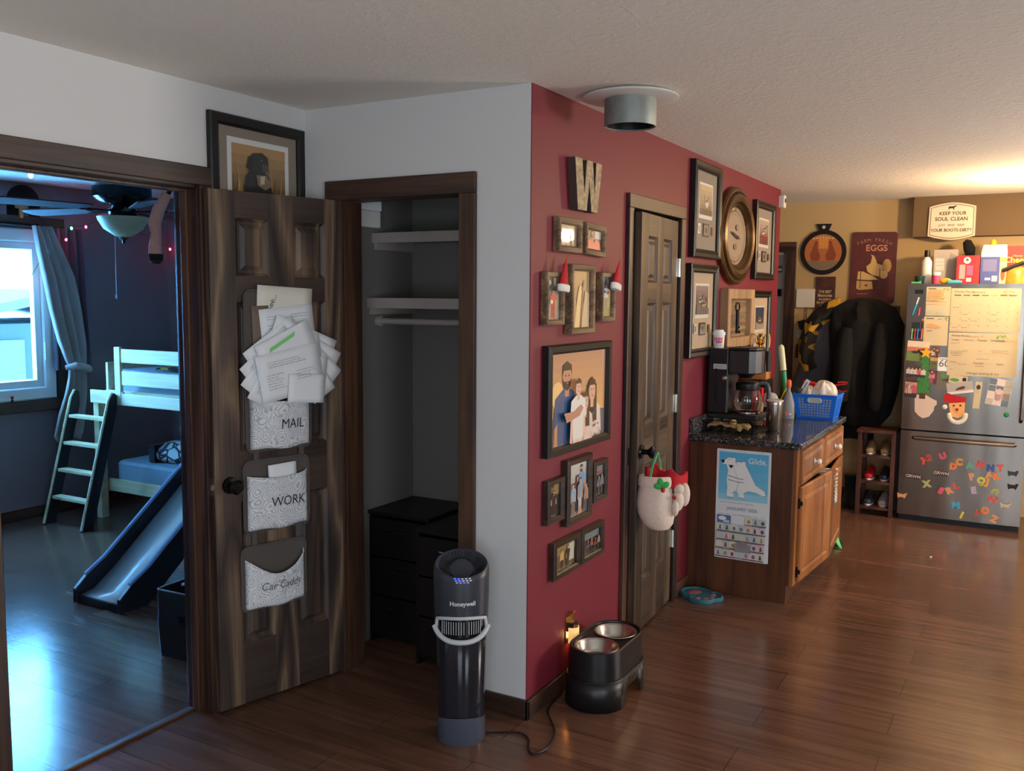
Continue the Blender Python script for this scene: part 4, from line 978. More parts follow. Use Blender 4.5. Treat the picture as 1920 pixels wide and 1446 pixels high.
# ------------------------------------------------------------------ humidifier, its cord, dog feeder, night light
HX, HY = -0.143, -0.252
ha = math.atan2(CAM.y-HY, CAM.x-HX)+PI/2
t = thing('humidifier', 'tall dark grey tower humidifier in front of the white wall corner', 'humidifier', AT(HX, HY, 0, ha))
def ov(r, z, tilt=0.0, n=48): return [(r*math.cos(2*PI*k/n), r*0.92*math.sin(2*PI*k/n), z+tilt*math.sin(2*PI*k/n)) for k in range(n)]
q = MB(); q.rings([ov(0.088, 0), ov(0.090, 0.006), ov(0.090, 0.085, -0.022)]); q.build('base', simple('slate_base_plastic', rgb(70, 75, 88), 0.3), t)
q = MB(); q.rings([ov(0.087, 0.087, -0.022), ov(0.091, 0.22), ov(0.094, 0.40), ov(0.092, 0.405)]); q.build('water_tank', 'smoke', t)
q = MB(); q.rings([ov(0.060, 0.115, -0.01), ov(0.062, 0.34)]); 
q = MB(); q.rings([ov(0.095, 0.400), ov(0.099, 0.45), ov(0.103, 0.560), ov(0.104, 0.640, 0.018), ov(0.102, 0.662, 0.026), ov(0.096, 0.672, 0.029), ov(0.086, 0.668, 0.029), ov(0.070, 0.645, 0.028), ov(0.050, 0.640, 0.026)]); q.build('upper_housing', 'charcoal', t)
q = MB(); q.rings([ov(0.044, 0.6415, 0.025), ov(0.044, 0.650, 0.025), ov(0.036, 0.654, 0.024)]); q.build('air_outlet_cap', 'charcoal', t)
q = MB()
for k in range(40):
    a = 2*PI*k/40; c, s_ = math.cos(a), math.sin(a)
    if s_ < -0.35: continue
    p0 = Vector((0.052*c, 0.048*s_, 0.645+0.026*s_)); p1 = Vector((0.084*c, 0.077*s_, 0.668+0.029*s_))
    q.tube([p0, p1], 0.0016, 4)
q.build('grille', 'black', t, smooth=0)
# control strip on the front rim
def front(r, az, z): return (r*math.sin(az), -r*0.92*math.cos(az), z)
for row, zz in enumerate((0.6555-0.0, 0.648, 0.6405)):
    for k in range(5 - (row == 2)):
        az = R(-13+7.5*k+2*row); led = (row == 0 and k < 2) or (row == 1 and k < 2) or (row == 2 and k in (1, 2))
        q = MB(); r_ = 0.1045-0.0002*row; q.quad(front(r_, az-0.035, zz-0.0165), front(r_, az+0.035, zz-0.0165), front(r_-0.001, az+0.035, zz-0.0140), front(r_-0.001, az-0.035, zz-0.0140))
        q.build('indicator_light', 'blue_led' if led else 'white_led', t, smooth=0)
b = MB(); b.text('Honeywell', 0, 0, 0.0225, None, bold=0.0006)
b.v = [front(0.1035-0.0001, 0.05+x/0.103, 0.545+y) for x, y, z in b.v]; b.build('brand_lettering', simple('white_lettering', rgb(206, 210, 216), 0.5), t, smooth=0)
# recessed tank mouth with carry handle
q = MB()
for k in range(25):
    pass
def arc(r, a0, a1, z, n=22, dz=0.0): return [front(r, a0+(a1-a0)*k/n, z+dz*(abs(2*k/n-1)**2.5)) for k in range(n+1)]
q = MB(); A0 = R(58); lo, hi = arc(0.1005, -A0, A0, 0.405, dz=0.014), arc(0.1030, -A0, A0, 0.497, dz=-0.006)
ids0 = [q.p(x) for x in lo]; ids1 = [q.p(x) for x in hi]
for k in range(22): q.face([ids0[k], ids0[k+1], ids1[k+1], ids1[k]])
q.build('tank_mouth', 'black_gloss', t, recalc=False)
q = MB()
for k in range(17):
    az = R(-42+84*k/16)
    if abs(k-10) < 1: continue
    q.tube([front(0.1035, az, 0.430), front(0.1042, az, 0.478)], 0.0014, 5)
q.build('filter_fins', 'light_grey', t, smooth=0)
q = MB(); q.tube(arc(0.1045, -A0, A0, 0.492, dz=-0.012), 0.0065, 8); q.tube(arc(0.110, -R(64), R(64), 0.404, dz=0.046), 0.0095, 10)
q.tube([front(0.106, -R(60), 0.447), front(0.105, -R(57), 0.480)], 0.0065, 8); q.tube([front(0.106, R(60), 0.447), front(0.105, R(57), 0.480)], 0.0065, 8)
q.build('carry_handle', 'light_grey', t)
def drape(pts, r, mat, name, label, cat):
    o = MB(); n = len(pts); res = []
    for i in range(n-1):
        p0, p1, p2, p3 = [Vector(pts[max(0, min(n-1, j))]) for j in (i-1, i, i+1, i+2)]
        for k in range(8):
            u = k/8; res.append(0.5*((2*p1)+(-p0+p2)*u+(2*p0-5*p1+4*p2-p3)*u*u+(-p0+3*p1-3*p2+p3)*u**3))
    res.append(Vector(pts[-1])); o.tube(res, r, 6); ob = o.build(name, mat); return tag(ob, label, cat)
drape([(-0.072, -0.190, 0.006), (0.03, -0.13, 0.006), (0.09, -0.15, 0.006), (0.13, -0.22, 0.006), (0.165, -0.24, 0.006), (0.185, -0.17, 0.006), (0.155, -0.06, 0.006), (0.10, 0.02, 0.006), (0.050, 0.085, 0.006), (0.030, 0.16, 0.006), (0.024, 0.26, 0.006)], 0.0042, 'black', 'power_cord', 'thin black power cord from the humidifier across the floor', 'cord')

FA = R(90)
FX, FY, FR, FL, FH = 0.168, 0.385, 0.112, 0.098, 0.232
t = thing('dog_feeder', 'black raised dog feeder holding two steel bowls by the red wall', 'dog feeder', AT(FX, FY, 0, FA))
def stadium(r, L, z, n=16):
    pts = []
    for k in range(n+1): a = -PI/2+PI*k/n; pts.append((L+r*math.cos(a), r*math.sin(a), z))
    for k in range(n+1): a = PI/2+PI*k/n; pts.append((-L+r*math.cos(a), r*math.sin(a), z))
    return pts
q = MB(); q.rings([stadium(FR+0.004, FL, 0.118), stadium(FR+0.004, FL, 0.124), stadium(FR-0.001, FL, FH+0.006), stadium(FR-0.005, FL, FH+0.011), stadium(FR-0.010, FL, FH+0.008), stadium(FR-0.013, FL, FH-0.006)], False, False); q.build('tray_wall', 'black', t, recalc=False)
def holed_plate(name, outer, holes, mat, parent):
    bm = bmesh.new(); es = []
    for loop in [outer]+holes:
        vs = [bm.verts.new(c) for c in loop]
        es += [bm.edges.new((vs[k], vs[(k+1) % len(vs)])) for k in range(len(vs))]
    bmesh.ops.triangle_fill(bm, use_beauty=True, edges=es)
    bmesh.ops.recalc_face_normals(bm, faces=bm.faces)
    me = bpy.data.meshes.new(name); bm.to_mesh(me); bm.free(); me.materials.append(M[mat])
    o = bpy.data.objects.new(name, me); COL.objects.link(o); o.parent = parent; return o
circ = lambda cx, r, z, n=36: [(cx+r*math.cos(2*PI*k/n), r*math.sin(2*PI*k/n), z) for k in range(n)]
def uniq(l):
    o = []
    for q_ in l:
        if not o or (Vector(q_)-Vector(o[-1])).length > 1e-5: o.append(q_)
    return o
holed_plate('tray_top', uniq(stadium(FR-0.0125, FL, FH-0.003)), [circ(-FL, 0.083, FH-0.003), circ(FL, 0.083, FH-0.003)], 'black', t)
S0, S1 = stadium(FR+0.012, FL, 0.0), stadium(FR+0.006, FL, 0.122)
q = MB(); cols = []
for k in range(len(S0)):
    cols.append([q.p(Vector(S0[k]).lerp(Vector(S1[k]), f)) for f in (0.0, 0.55, 1.0)])
q2 = []
for k in range(len(S0)):
    j = (k+1) % len(S0)
    straight = abs(S0[k][0]-S0[j][0]) > 0.1
    if straight:
        # arched gap between the two feet
        y = S0[k][1]; d = 1 if S0[j][0] > S0[k][0] else -1
        xs_ = [S0[k][0]+(S0[j][0]-S0[k][0])*f for f in (0.0, 0.12, 0.24, 0.76, 0.88, 1.0)]
        sy = 1 if y > 0 else -1
        lo = [0.0, 0.004, 0.072, 0.072, 0.004, 0.0]
        r_ = lambda z: sy*(FR+0.012-0.006*z/0.122)
        top = [cols[k][2]]+[q.p((x, r_(0.122), 0.122)) for x in xs_[1:-1]]+[cols[j][2]]
        bot = [cols[k][0]]+[q.p((x, r_(z), z)) for x, z in zip(xs_[1:-1], lo[1:-1])]+[cols[j][0]]
        for i_ in range(5): q.face([bot[i_], bot[i_+1], top[i_+1], top[i_]])
    else:
        for i_ in range(2): q.face([cols[k][i_], cols[j][i_], cols[j][i_+1], cols[k][i_+1]])
q.build('skirt', 'black', t, recalc=False, solid=0.003)
q = MB(); q.tube(uniq(stadium(FR+0.007, FL, 0.121))+[stadium(FR+0.007, FL, 0.121)[0]], 0.0035, 6); q.build('seam_ridge', 'black', t)
def bowl(label, dx):
    o = thing('dog_bowl', label, 'bowl', AT(FX, FY, FH-0.0025, FA) @ Matrix.Translation((dx, 0, 0)))
    q = MB(); q.lathe([(0.080, 0.0015), (0.0905, 0.0015), (0.0925, 0.004), (0.0905, 0.0065), (0.085, 0.0055), (0.080, 0.000), (0.070, -0.036), (0.062, -0.046), (0.030, -0.048), (0.0, -0.048)], n=44, cap0=False, cap1=False)
    q.build('bowl', 'bowl_steel', o, recalc=False)
bowl('empty steel dog bowl, nearer one in the black feeder', -FL)
bowl('empty steel dog bowl, farther one in the black feeder', FL)
t = thing('night_light', 'small brass plug-in night light glowing low on the red wall', 'night light', RED(0.372, 0.250))
q = MB(); q.prism(rrect(-0.036, -0.058, 0.036, 0.058, 0.008), 0.0, 0.005); q.build('wall_plate', 'gold', t, smooth=0)
q = MB(); q.prism(rrect(-0.024, -0.012, 0.024, 0.030, 0.006), 0.005, 0.032); q.build('plug_body', 'black', t, smooth=0)
q = MB(); q.tube([(-0.030+0.001*k, 0.058+0.02*math.sin(PI*k/60), 0.006+0.02*math.sin(PI*k/60)) for k in range(61)], 0.004, 6); q.build('scroll_top', 'gold', t)
q = MB(); q.rings([[(0.030*math.cos(a), y, 0.012+0.034*math.sin(a)) for a in [PI*k/12 for k in range(13)]] for y in (-0.055, -0.005, 0.012)], False, False, close=False); q.build('shade', 'cream_shade', t, recalc=False)
q = MB(); q.ball((0, -0.025, 0.022), (0.011, 0.020, 0.011)); q.build('bulb', 'bulb', t)
pn = point('night_light_glow', (0.075, 0.372, 0.215), 0.55, (1.0, 0.62, 0.25), 0.015)

# ------------------------------------------------------------------ mitten on the pantry knob
mx = PM @ Matrix.Translation((0.045, 0, 0.090))
base = mx.translation
va = math.atan2(CAM.y-base.y, CAM.x-base.x)+PI/2
t = thing('mitten_ornament', 'stuffed cream mitten ornament with holly hanging from the pantry knob', 'ornament', Matrix.Translation((base.x, base.y, 0.545)) @ Matrix.Rotation(va, 4, 'Z'))
secs = []
for z, w, d, x in ((0.0, 0.015, 0.015, 0.012), (0.010, 0.050, 0.045, 0.010), (0.035, 0.074, 0.060, 0.004), (0.080, 0.088, 0.066, -0.004), (0.130, 0.090, 0.064, -0.008), (0.180, 0.083, 0.056, -0.010), (0.215, 0.076, 0.052, -0.010)):
    secs.append(((x, 0, z), (w, 0, 0), (0, d, 0)))
loft(secs, 24).build('mitten', 'cream_plush', t)
q = MB(); q.rings([[(-0.010+r*math.cos(2*PI*k/24), r*0.68*math.sin(2*PI*k/24), z) for k in range(24)] for r, z in ((0.072, 0.212), (0.082, 0.216), (0.084, 0.240), (0.080, 0.262), (0.070, 0.266), (0.064, 0.250))]); q.build('cuff', 'cream_plush', t)
for a, l in ((R(30), 0.04), (R(100), 0.042), (R(170), 0.034)):
    q = MB(); q.T = Matrix.Translation((0.018, -0.060, 0.222)) @ Matrix.Rotation(-a, 4, 'Y'); q.ball((l*0.5, 0, 0), (l*0.55, 0.006, 0.015)); q.build('holly_leaf', 'green', t)
q = MB(); q.ball((0.026, -0.066, 0.208), 0.011); q.build('berry', 'red_plastic', t)
q = MB(); q.tube([(-0.035, -0.03, 0.26), (-0.030, -0.032, 0.30), (-0.012, -0.025, 0.362), (-0.004, 0.0, 0.375)], 0.008, 6, flat=0.3); q.tube([(0.012, 0.03, 0.26), (0.008, 0.02, 0.32), (-0.004, 0.0, 0.375)], 0.008, 6, flat=0.3); q.build('ribbon_loop', 'lime', t)
def folds(u, v): return (-0.055+0.19*u, 0.015+0.03*math.sin(7*u), 0.225+0.088*v*(1-0.35*u)+0.012*math.sin(16*u+4*v)-0.01*u)
q = MB(); q.grid(folds, 24, 8); q.build('red_cloth', 'red_cloth', t, solid=0.02, recalc=False)
q = MB(); q.ball((0.098, -0.01, 0.150), (0.028, 0.030, 0.052)); q.ball((0.100, -0.01, 0.205), (0.026, 0.026, 0.026)); q.ball((0.085, -0.034, 0.118), (0.018, 0.018, 0.040)); q.ball((0.128, 0.0, 0.178), (0.026, 0.018, 0.058)); q.build('plush_figure', 'cream_plush', t)
q = MB(); q.ball((0.080, -0.042, 0.170), (0.010, 0.008, 0.010)); q.build('bow', 'red_cloth', t)

# ------------------------------------------------------------------ stovepipe collar on the ceiling
t = thing('flue_collar', 'galvanised flue collar with pale round trim plate on the ceiling', 'ceiling vent', AT(0.243, 0.352, H))
q = MB(); q.lathe([(0.0, -0.006), (0.178, -0.006), (0.184, -0.010), (0.186, -0.016), (0.180, -0.019), (0.100, -0.021)][::-1], n=56, cap0=False, cap1=False); q.build('trim_plate', 'white_enamel', t)
q = MB(); q.lathe([(0.093, -0.018), (0.101, -0.018), (0.101, -0.120), (0.099, -0.124), (0.094, -0.122), (0.094, -0.030), (0.0, -0.030)], n=48, cap0=False, cap1=False); q.build('pipe', 'zinc', t, recalc=False)
q = MB(); q.lathe([(0.0, -0.034), (0.0935, -0.034), (0.0935, -0.1195), (0.090, -0.1195), (0.090, -0.036)], n=40, cap0=False, cap1=False); q.build('pipe_liner', 'black', t, recalc=False)
# ------------------------------------------------------------------ sideboard cabinet with granite top
CT = 0.888
t = thing('granite_countertop', 'speckled dark granite worktop on the brown cabinet', 'worktop', AT(0, 1.88, CT-0.036))
q = MB(); q.prism([(0.001, 0), (0.605, 0), (0.620, 0.015), (0.620, 1.335), (0.001, 1.335)], 0, 0.036); q.build('slab', 'granite', t, smooth=0, bevel=0.006)
box(0.001, 0.024, 0.0, 1.335, 0.0362, 0.130).build('splash_strip', 'granite', t, smooth=0, bevel=0.004)
t = thing('base_cabinet', 'brown wooden base cabinet with two drawers and two doors left ajar', 'cabinet', AT(0, 1.905, 0))
CB = CT-0.0365
LEN = 1.29
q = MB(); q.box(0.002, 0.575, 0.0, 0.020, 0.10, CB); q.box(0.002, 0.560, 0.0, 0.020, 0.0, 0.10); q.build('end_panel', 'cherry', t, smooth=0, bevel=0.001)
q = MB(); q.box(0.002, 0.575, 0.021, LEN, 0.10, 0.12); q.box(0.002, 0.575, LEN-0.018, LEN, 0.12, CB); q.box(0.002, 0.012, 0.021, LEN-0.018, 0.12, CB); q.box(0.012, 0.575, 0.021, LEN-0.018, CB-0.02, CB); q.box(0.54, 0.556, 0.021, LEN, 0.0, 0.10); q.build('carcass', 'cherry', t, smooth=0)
q = MB()
for y0, y1 in ((0.0, 0.075), (0.63, 0.69), (LEN-0.05, LEN)): q.box(0.5755, 0.596, y0, y1, 0.10, CB)
for y0, y1 in ((0.075, 0.63), (0.69, LEN-0.05)):
    for z0, z1 in ((0.10, 0.125), (0.63, 0.665), (CB-0.03, CB)): q.box(0.5755, 0.5955, y0, y1, z0, z1)
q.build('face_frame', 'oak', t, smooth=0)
def raised(b, y0, y1, z0, z1, x, th, ins=0.055, flat=False):
    """raised-panel front lying in the y-z plane, face towards +x"""
    b.box(x, x+th*0.6, y0, y1, z0, z1)
    def ring(i, d): return [(x+d, y0+i, z0+i), (x+d, y1-i, z0+i), (x+d, y1-i, z1-i), (x+d, y0+i, z1-i)]
    b.rings([ring(0, th*0.6), ring(0.006, th), ring(ins-0.008, th), ring(ins, th*0.62), ring(ins+0.006, th*0.62), ring(ins+0.024, th*0.95)], False, True)
for y0, y1 in ((0.062, 0.640), (0.680, LEN-0.038)):
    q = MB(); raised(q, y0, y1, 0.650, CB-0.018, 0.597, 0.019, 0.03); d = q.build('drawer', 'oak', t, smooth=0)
    yc = (y0+y1)/2; zc = 0.738
    k = MB(); k.T = Matrix.Translation((0.616, yc, zc)) @ Matrix.Rotation(PI/2, 4, 'Y')
    k.lathe([(0.017, 0), (0.018, 0.003), (0.007, 0.006), (0.006, 0.016), (0.013, 0.020), (0.017, 0.028), (0.014, 0.036), (0.006, 0.040), (0.0, 0.040)], n=8); k.build('knob', 'crystal', d, smooth=0)
    k = MB(); k.T = Matrix.Translation((0.6145, yc, zc)); k.box(0, 0.002, -0.028, 0.028, -0.016, 0.016); k.build('knob_plate', 'bronze', d, smooth=0, bevel=0.004)
def cab_door(y0, y1, hinge, ang):
    q = MB(); w = y1-y0
    if hinge == 'lo': raised(q, 0, w, 0.112, 0.640, 0.0, 0.019); m = Matrix.Translation((0.598, y0, 0)) @ Matrix.Rotation(-ang, 4, 'Z')
    else: raised(q, -w, 0, 0.112, 0.640, 0.0, 0.019); m = Matrix.Translation((0.598, y1, 0)) @ Matrix.Rotation(ang, 4, 'Z')
    d = q.build('door', 'oak', t, smooth=0); d.matrix_parent_inverse = Matrix(); d.matrix_local = m
    k = MB(); s_ = 1 if hinge == 'lo' else -1
    for z in (0.17, 0.55):
        k2 = MB(); k2.cyl((0.006, 0, z-0.028), (0.006, 0, z+0.028), 0.006); k2.box(0.003, 0.0205, min(0, s_*0.012), max(0, s_*0.012), z-0.012, z+0.012); k2.build('hinge', 'black_metal', d)
    return d
da = cab_door(0.058, 0.652, 'lo', R(4.5))
db = cab_door(0.665, LEN-0.030, 'hi', R(4.5))
for z, L_ in ((0.640, 0.03), (0.636, 0.03)):
    pass
q = MB(); q.box(0.576, 0.630, 0.615, 0.632, 0.618, 0.636); q.build('child_latch', 'white', t, smooth=0)
q = MB(); q.box(0.576, 0.640, 0.700, 0.715, 0.620, 0.640); q.build('child_latch', 'white', t, smooth=0)
# beads hanging on the second door
t2 = thing('bead_string', 'looped string of pale beads hung over the second cabinet door', 'beads', AT(0.660, 1.905+0.755, 0.632))
for k in range(30):
    v = k/29; s_ = math.sin(PI*v); side = -1 if k < 15 else 1
    z = -0.20*s_**0.8 if True else 0; q = MB(); q.ball((0.006+0.002*(k % 2), side*0.014+0.004*math.sin(k), z), 0.0075, 8, 6); q.build('bead', 'pearl', t2)
# calendar on the end panel
CW, CHT = 0.300, 0.617
t = thing('wall_calendar', 'January 2026 calendar with two white bears on blue, taped to the cabinet end', 'calendar', BACK(0.310, 0.514, 1.9035))
q = MB(); q.prism(rrect(-CW/2, -CHT/2, CW/2, CHT/2, 0.006), 0.0, 0.0022); q.build('pages', 'paper', t, smooth=0)
b = MB(); b.z = 0.0024
X0, X1, Y0, Y1 = -0.137, 0.137, 0.026, 0.294
sky_grad(b, X0, Y0, X1, Y1, (120, 204, 236), (92, 186, 232), 5); b.pl([(X0, Y0), (X1, Y0), (X1, Y0+0.045), (X0, Y0+0.03)], (150, 216, 240))
OUT, WH = (120, 130, 136), (244, 246, 246)
def blob(pts, c=WH):
    cx = sum(p_[0] for p_ in pts)/len(pts); cy = sum(p_[1] for p_ in pts)/len(pts)
    b.pl([(cx+(x-cx)*1.03+0.0, cy+(y-cy)*1.03) for x, y in pts], OUT); b.pl(pts, c)
# rear bear leaning forward, front bear upright
blob([(-0.070, 0.06), (-0.062, 0.045), (-0.050, 0.042), (-0.050, 0.07), (-0.03, 0.075), (-0.02, 0.045), (0.012, 0.042), (0.004, 0.07), (0.03, 0.085), (0.075, 0.08), (0.112, 0.065), (0.128, 0.072), (0.118, 0.092), (0.070, 0.120), (0.046, 0.165), (0.024, 0.205), (0.012, 0.228), (0.010, 0.244), (-0.002, 0.247), (-0.010, 0.240), (-0.030, 0.243), (-0.048, 0.236), (-0.068, 0.226), (-0.078, 0.216), (-0.070, 0.204), (-0.05, 0.200), (-0.05, 0.12), (-0.068, 0.10)])
blob([(-0.090, 0.055), (-0.084, 0.042), (-0.056, 0.042), (-0.060, 0.065), (-0.034, 0.085), (-0.026, 0.13), (-0.040, 0.175), (-0.052, 0.200), (-0.052, 0.226), (-0.046, 0.240), (-0.044, 0.258), (-0.052, 0.266), (-0.060, 0.260), (-0.080, 0.264), (-0.092, 0.258), (-0.100, 0.250), (-0.120, 0.246), (-0.126, 0.236), (-0.116, 0.226), (-0.094, 0.224), (-0.084, 0.19), (-0.092, 0.14), (-0.086, 0.09)])
b.pl([(-0.128, 0.246), (-0.106, 0.248), (-0.106, 0.234), (-0.118, 0.228)], (30, 34, 40)); b.pl([(-0.082, 0.222), (-0.056, 0.222), (-0.062, 0.206), (-0.074, 0.206)], (30, 34, 40))
b.el(-0.080, 0.252, 0.0025, 0.0025, (30, 34, 40), 8); b.el(-0.036, 0.232, 0.0025, 0.0025, (30, 34, 40), 8)
b.pl([(-0.084, 0.165), (-0.02, 0.150), (0.004, 0.150), (0.004, 0.147), (-0.02, 0.146), (-0.084, 0.161)], OUT); b.pl([(-0.084, 0.142), (-0.02, 0.130), (0.004, 0.133), (0.004, 0.130), (-0.02, 0.126), (-0.084, 0.138)], OUT)
b.text('Glide.', 0.078, 0.252, 0.044, (232, 244, 248), bold=0.0006)
b.text('January 1, start the year. January 15, take it slow.', -0.030, 0.012, 0.0095, (150, 140, 140), sx=1.0)
b.text('JANUARY 2026', 0.0, -0.022, 0.026, (110, 140, 176))
GX, GY, CWD, CHD = -0.137, -0.062, 0.0391, 0.046
for i, dname in enumerate(('Sunday', 'Monday', 'Tuesday', 'Wednesday', 'Thursday', 'Friday', 'Saturday')): b.text(dname, GX+CWD*(i+0.5), GY+0.007, 0.0075, [(90, 130, 150), (90, 130, 150), (170, 80, 90), (80, 90, 110), (80, 140, 110), (120, 100, 140), (160, 150, 90)][i])
b.rc(GX, GY-CHD+0.002, GX+2*CWD, GY, (92, 122, 166)); b.el(GX+0.03, GY-0.018, 0.022, 0.012, WH); b.rc(GX+0.036, GY-0.040, GX+0.07, GY-0.028, (210, 220, 230))
random.seed(3); day = 1
pal = [(222, 206, 206), (226, 216, 196), (206, 210, 190), (214, 200, 214), (196, 206, 206), (226, 212, 212)]
for r_ in range(5):
    for c in range(7):
        if r_ == 0 and c < 4: continue
        if day > 31: continue
        x, y = GX+CWD*c, GY-CHD*(r_+1)
        b.rc(x+0.0006, y+0.0006, x+CWD-0.0006, y+CHD-0.0006, random.choice(pal))
        b.rc(x+0.0006, y+0.0006, x+CWD-0.0006, y+0.008, random.choice([(110, 80, 90), (90, 96, 110), (150, 80, 100), (120, 104, 96), (170, 140, 140), (104, 120, 96)]))
        b.text(str(day), x+0.005, y+CHD-0.006, 0.007, (90, 90, 100)); day += 1
        col = random.choice([(150, 70, 70), (190, 120, 70), (120, 110, 104), (80, 84, 90), (160, 150, 110), (110, 130, 150)])
        k = random.random()
        if k < 0.4: b.el(x+CWD*0.55, y+CHD*0.52, 0.009, 0.011, col)
        elif k < 0.8:
            b.pl([(x+0.012, y+0.012), (x+0.028, y+0.012), (x+0.025, y+0.03), (x+0.015, y+0.03)], col); b.el(x+0.02, y+0.033, 0.005, 0.005, col, 8)
b.rc(GX+2.9*CWD, GY-4.1*CHD, GX+5.2*CWD, GY-3.1*CHD, (150, 142, 144)); b.el(GX+4*CWD, GY-3.2*CHD, 0.03, 0.02, (140, 132, 136))
b.build('printed_pages', 'print', t, smooth=0, recalc=False)
for x in (-0.01, 0.004, 0.10): q = MB(); q.ball((x, 0.302, 0.0026), (0.002, 0.002, 0.001), 8, 4); q.build('pin_hole', 'black', t)
# paw-shaped mat, green dustpan
t = thing('paw_mat', 'teal paw-shaped feeding mat on the floor beside the cabinet', 'mat', AT(0.125, 1.775, 0.0, R(-32)))
def outline():
    pts = []
    n = 90
    for k in range(n):
        a = 2*PI*k/n; c, s_ = math.cos(a), math.sin(a)
        r = 0.085*(1+0.28*max(0, -c)+0.0*s_)
        if abs(a if a < PI else a-2*PI) < R(80): r = 0.100+0.020*abs(math.sin(2.25*(a if a < PI else a-2*PI)))
        pts.append((r*c*1.15, r*s_*1.0))
    return pts
O_ = outline(); sc = lambda f: [(x*f, y*f) for x, y in O_]
q = MB(); q.rings([[(x, y, z) for x, y in sc(f)] for f, z in ((0.97, 0), (1.0, 0.004), (1.0, 0.018), (0.96, 0.024), (0.90, 0.024), (0.86, 0.016))]); q.build('tray', 'teal', t)
for x, y, rx, ry in ((-0.045, 0.0, 0.034, 0.045), (0.045, 0.055, 0.014, 0.018), (0.075, 0.020, 0.014, 0.018), (0.075, -0.022, 0.014, 0.018), (0.045, -0.056, 0.014, 0.018)):
    q = MB(); q.ball((x, y, 0.0165), (rx, ry, 0.004), 12, 6); q.build('pad', 'coral', t)
t = thing('dustpan', 'dark green dustpan with pale green edge under the cabinet door', 'dustpan', AT(0.575, 3.19, 0.0, R(8)))
q = MB(); q.quad((-0.02, 0.0, 0.004), (0.055, -0.005, 0.004), (0.05, 0.18, 0.006), (-0.03, 0.18, 0.006)); q.build('pan', 'green_dark', t, solid=0.004, recalc=False)
q = MB(); q.quad((-0.05, 0.19, 0.065), (0.01, 0.19, 0.075), (0.055, 0.0, 0.006), (0.04, 0.0, 0.004)); q.build('side_wall', 'lime', t, solid=0.006, recalc=False)
q = MB(); q.quad((-0.03, 0.18, 0.004), (0.05, 0.18, 0.004), (0.02, 0.195, 0.07), (-0.04, 0.195, 0.06)); q.build('back_wall', 'green_dark', t, solid=0.004, recalc=False)

# ------------------------------------------------------------------ things on the worktop
Z = CT+0.0005
t = thing('pod_drawer', 'black wire drawer stand under the coffee maker', 'drawer stand', AT(0.03, 2.055, Z))
q = MB()
W_, D_, H_ = 0.285, 0.34, 0.072
for x in (0.006, W_-0.006):
    for y in (0.006, D_-0.006): q.box(x-0.006, x+0.006, y-0.006, y+0.006, 0, H_-0.004)
q.box(0, W_, 0, D_, H_-0.004, H_) if False else None
for y in (0.006, D_-0.006): q.tube([(0.006, y, 0.006), (W_-0.006, y, 0.006)], 0.004, 6); q.tube([(0.006, y, H_-0.006), (W_-0.006, y, H_-0.006)], 0.003, 6)
for x in (0.006, W_-0.006): q.tube([(x, 0.006, 0.006), (x, D_-0.006, 0.006)], 0.004, 6)
q.build('wire_frame', 'black_metal', t)
box(0.0, W_, 0.10, D_, H_-0.003, H_).build('top_sheet', 'black_metal', t, smooth=0)
q = MB()
for k in range(9): x = 0.02+k*0.0306; q.tube([(x, 0.012, 0.010), (x, D_-0.02, 0.010)], 0.002, 5)
q.build('wire_base', 'black_metal', t)
t = thing('bandana', 'crumpled tan patterned bandana in the stand below the coffee maker', 'cloth', AT(0.035, 2.055, Z+0.012))
def ban(u, v): return (0.015+0.235*u, 0.006+0.085*v+0.006*math.sin(9*u), 0.018+0.030*math.sin(PI*u)**0.5*(0.7+0.5*math.sin(6*u+2.5*v))*(0.3+0.7*math.sin(PI*v*0.9+0.2))+0.004*math.sin(23*u+9*v))
q = MB(); q.grid(ban, 40, 14); q.build('cloth', 'tan_cloth', t, solid=0.012, recalc=False)
q = MB(); q.tube([(0.165+0.012*math.sin(6*k), 0.012+0.006*k, 0.040-0.010*(k-2)**2*0.5+0.004*k) for k in range(6)], [0.012, 0.018, 0.022, 0.022, 0.017, 0.008], 10); q.build('knot', 'tan_cloth', t)
q = MB(); q.tube([(0.19, 0.012, 0.030), (0.205, 0.0, 0.020), (0.20, -0.004, 0.004)], [0.016, 0.018, 0.010], 10); q.tube([(0.20, 0.02, 0.032), (0.228, 0.016, 0.034), (0.25, 0.02, 0.026)], [0.012, 0.013, 0.006], 8); q.build('knot', 'tan_cloth', t)

CZ = Z+0.0725
t = thing('coffee_maker', 'black drip coffee maker with glass carafe on the worktop', 'coffee maker', AT(0.0, 2.115, CZ))
box(0.026, 0.320, 0.0, 0.215, 0.0, 0.030).build('base', 'black', t, smooth=0, bevel=0.008)
box(0.026, 0.145, 0.0, 0.215, 0.0302, 0.405).build('column', 'black', t, smooth=0, bevel=0.008)
q = MB(); q.T = Matrix.Translation((0, 0.108, 0)); q.prism([(0.146, -0.105), (0.262, -0.103), (0.296, -0.085), (0.318, -0.045), (0.322, 0), (0.318, 0.045), (0.296, 0.085), (0.262, 0.103), (0.146, 0.105)], 0.262, 0.397); q.build('filter_housing', 'smoke_brown', t, smooth=0, bevel=0.006)
q = MB(); q.T = Matrix.Translation((0, 0.108, 0)); q.prism([(0.142, -0.105), (0.262, -0.104), (0.300, -0.085), (0.322, -0.045), (0.326, 0), (0.322, 0.045), (0.300, 0.085), (0.262, 0.104), (0.142, 0.105)], 0.398, 0.412); q.build('lid', 'black', t, smooth=0, bevel=0.004)
q = MB(); q.T = Matrix.Translation((0.22, 0.108, 0)); q.lathe([(0.030, 0.236), (0.056, 0.2615)][::-1] if False else [(0.030, 0.234), (0.060, 0.2618)], n=24); q.build('drip_spout', 'black', t)
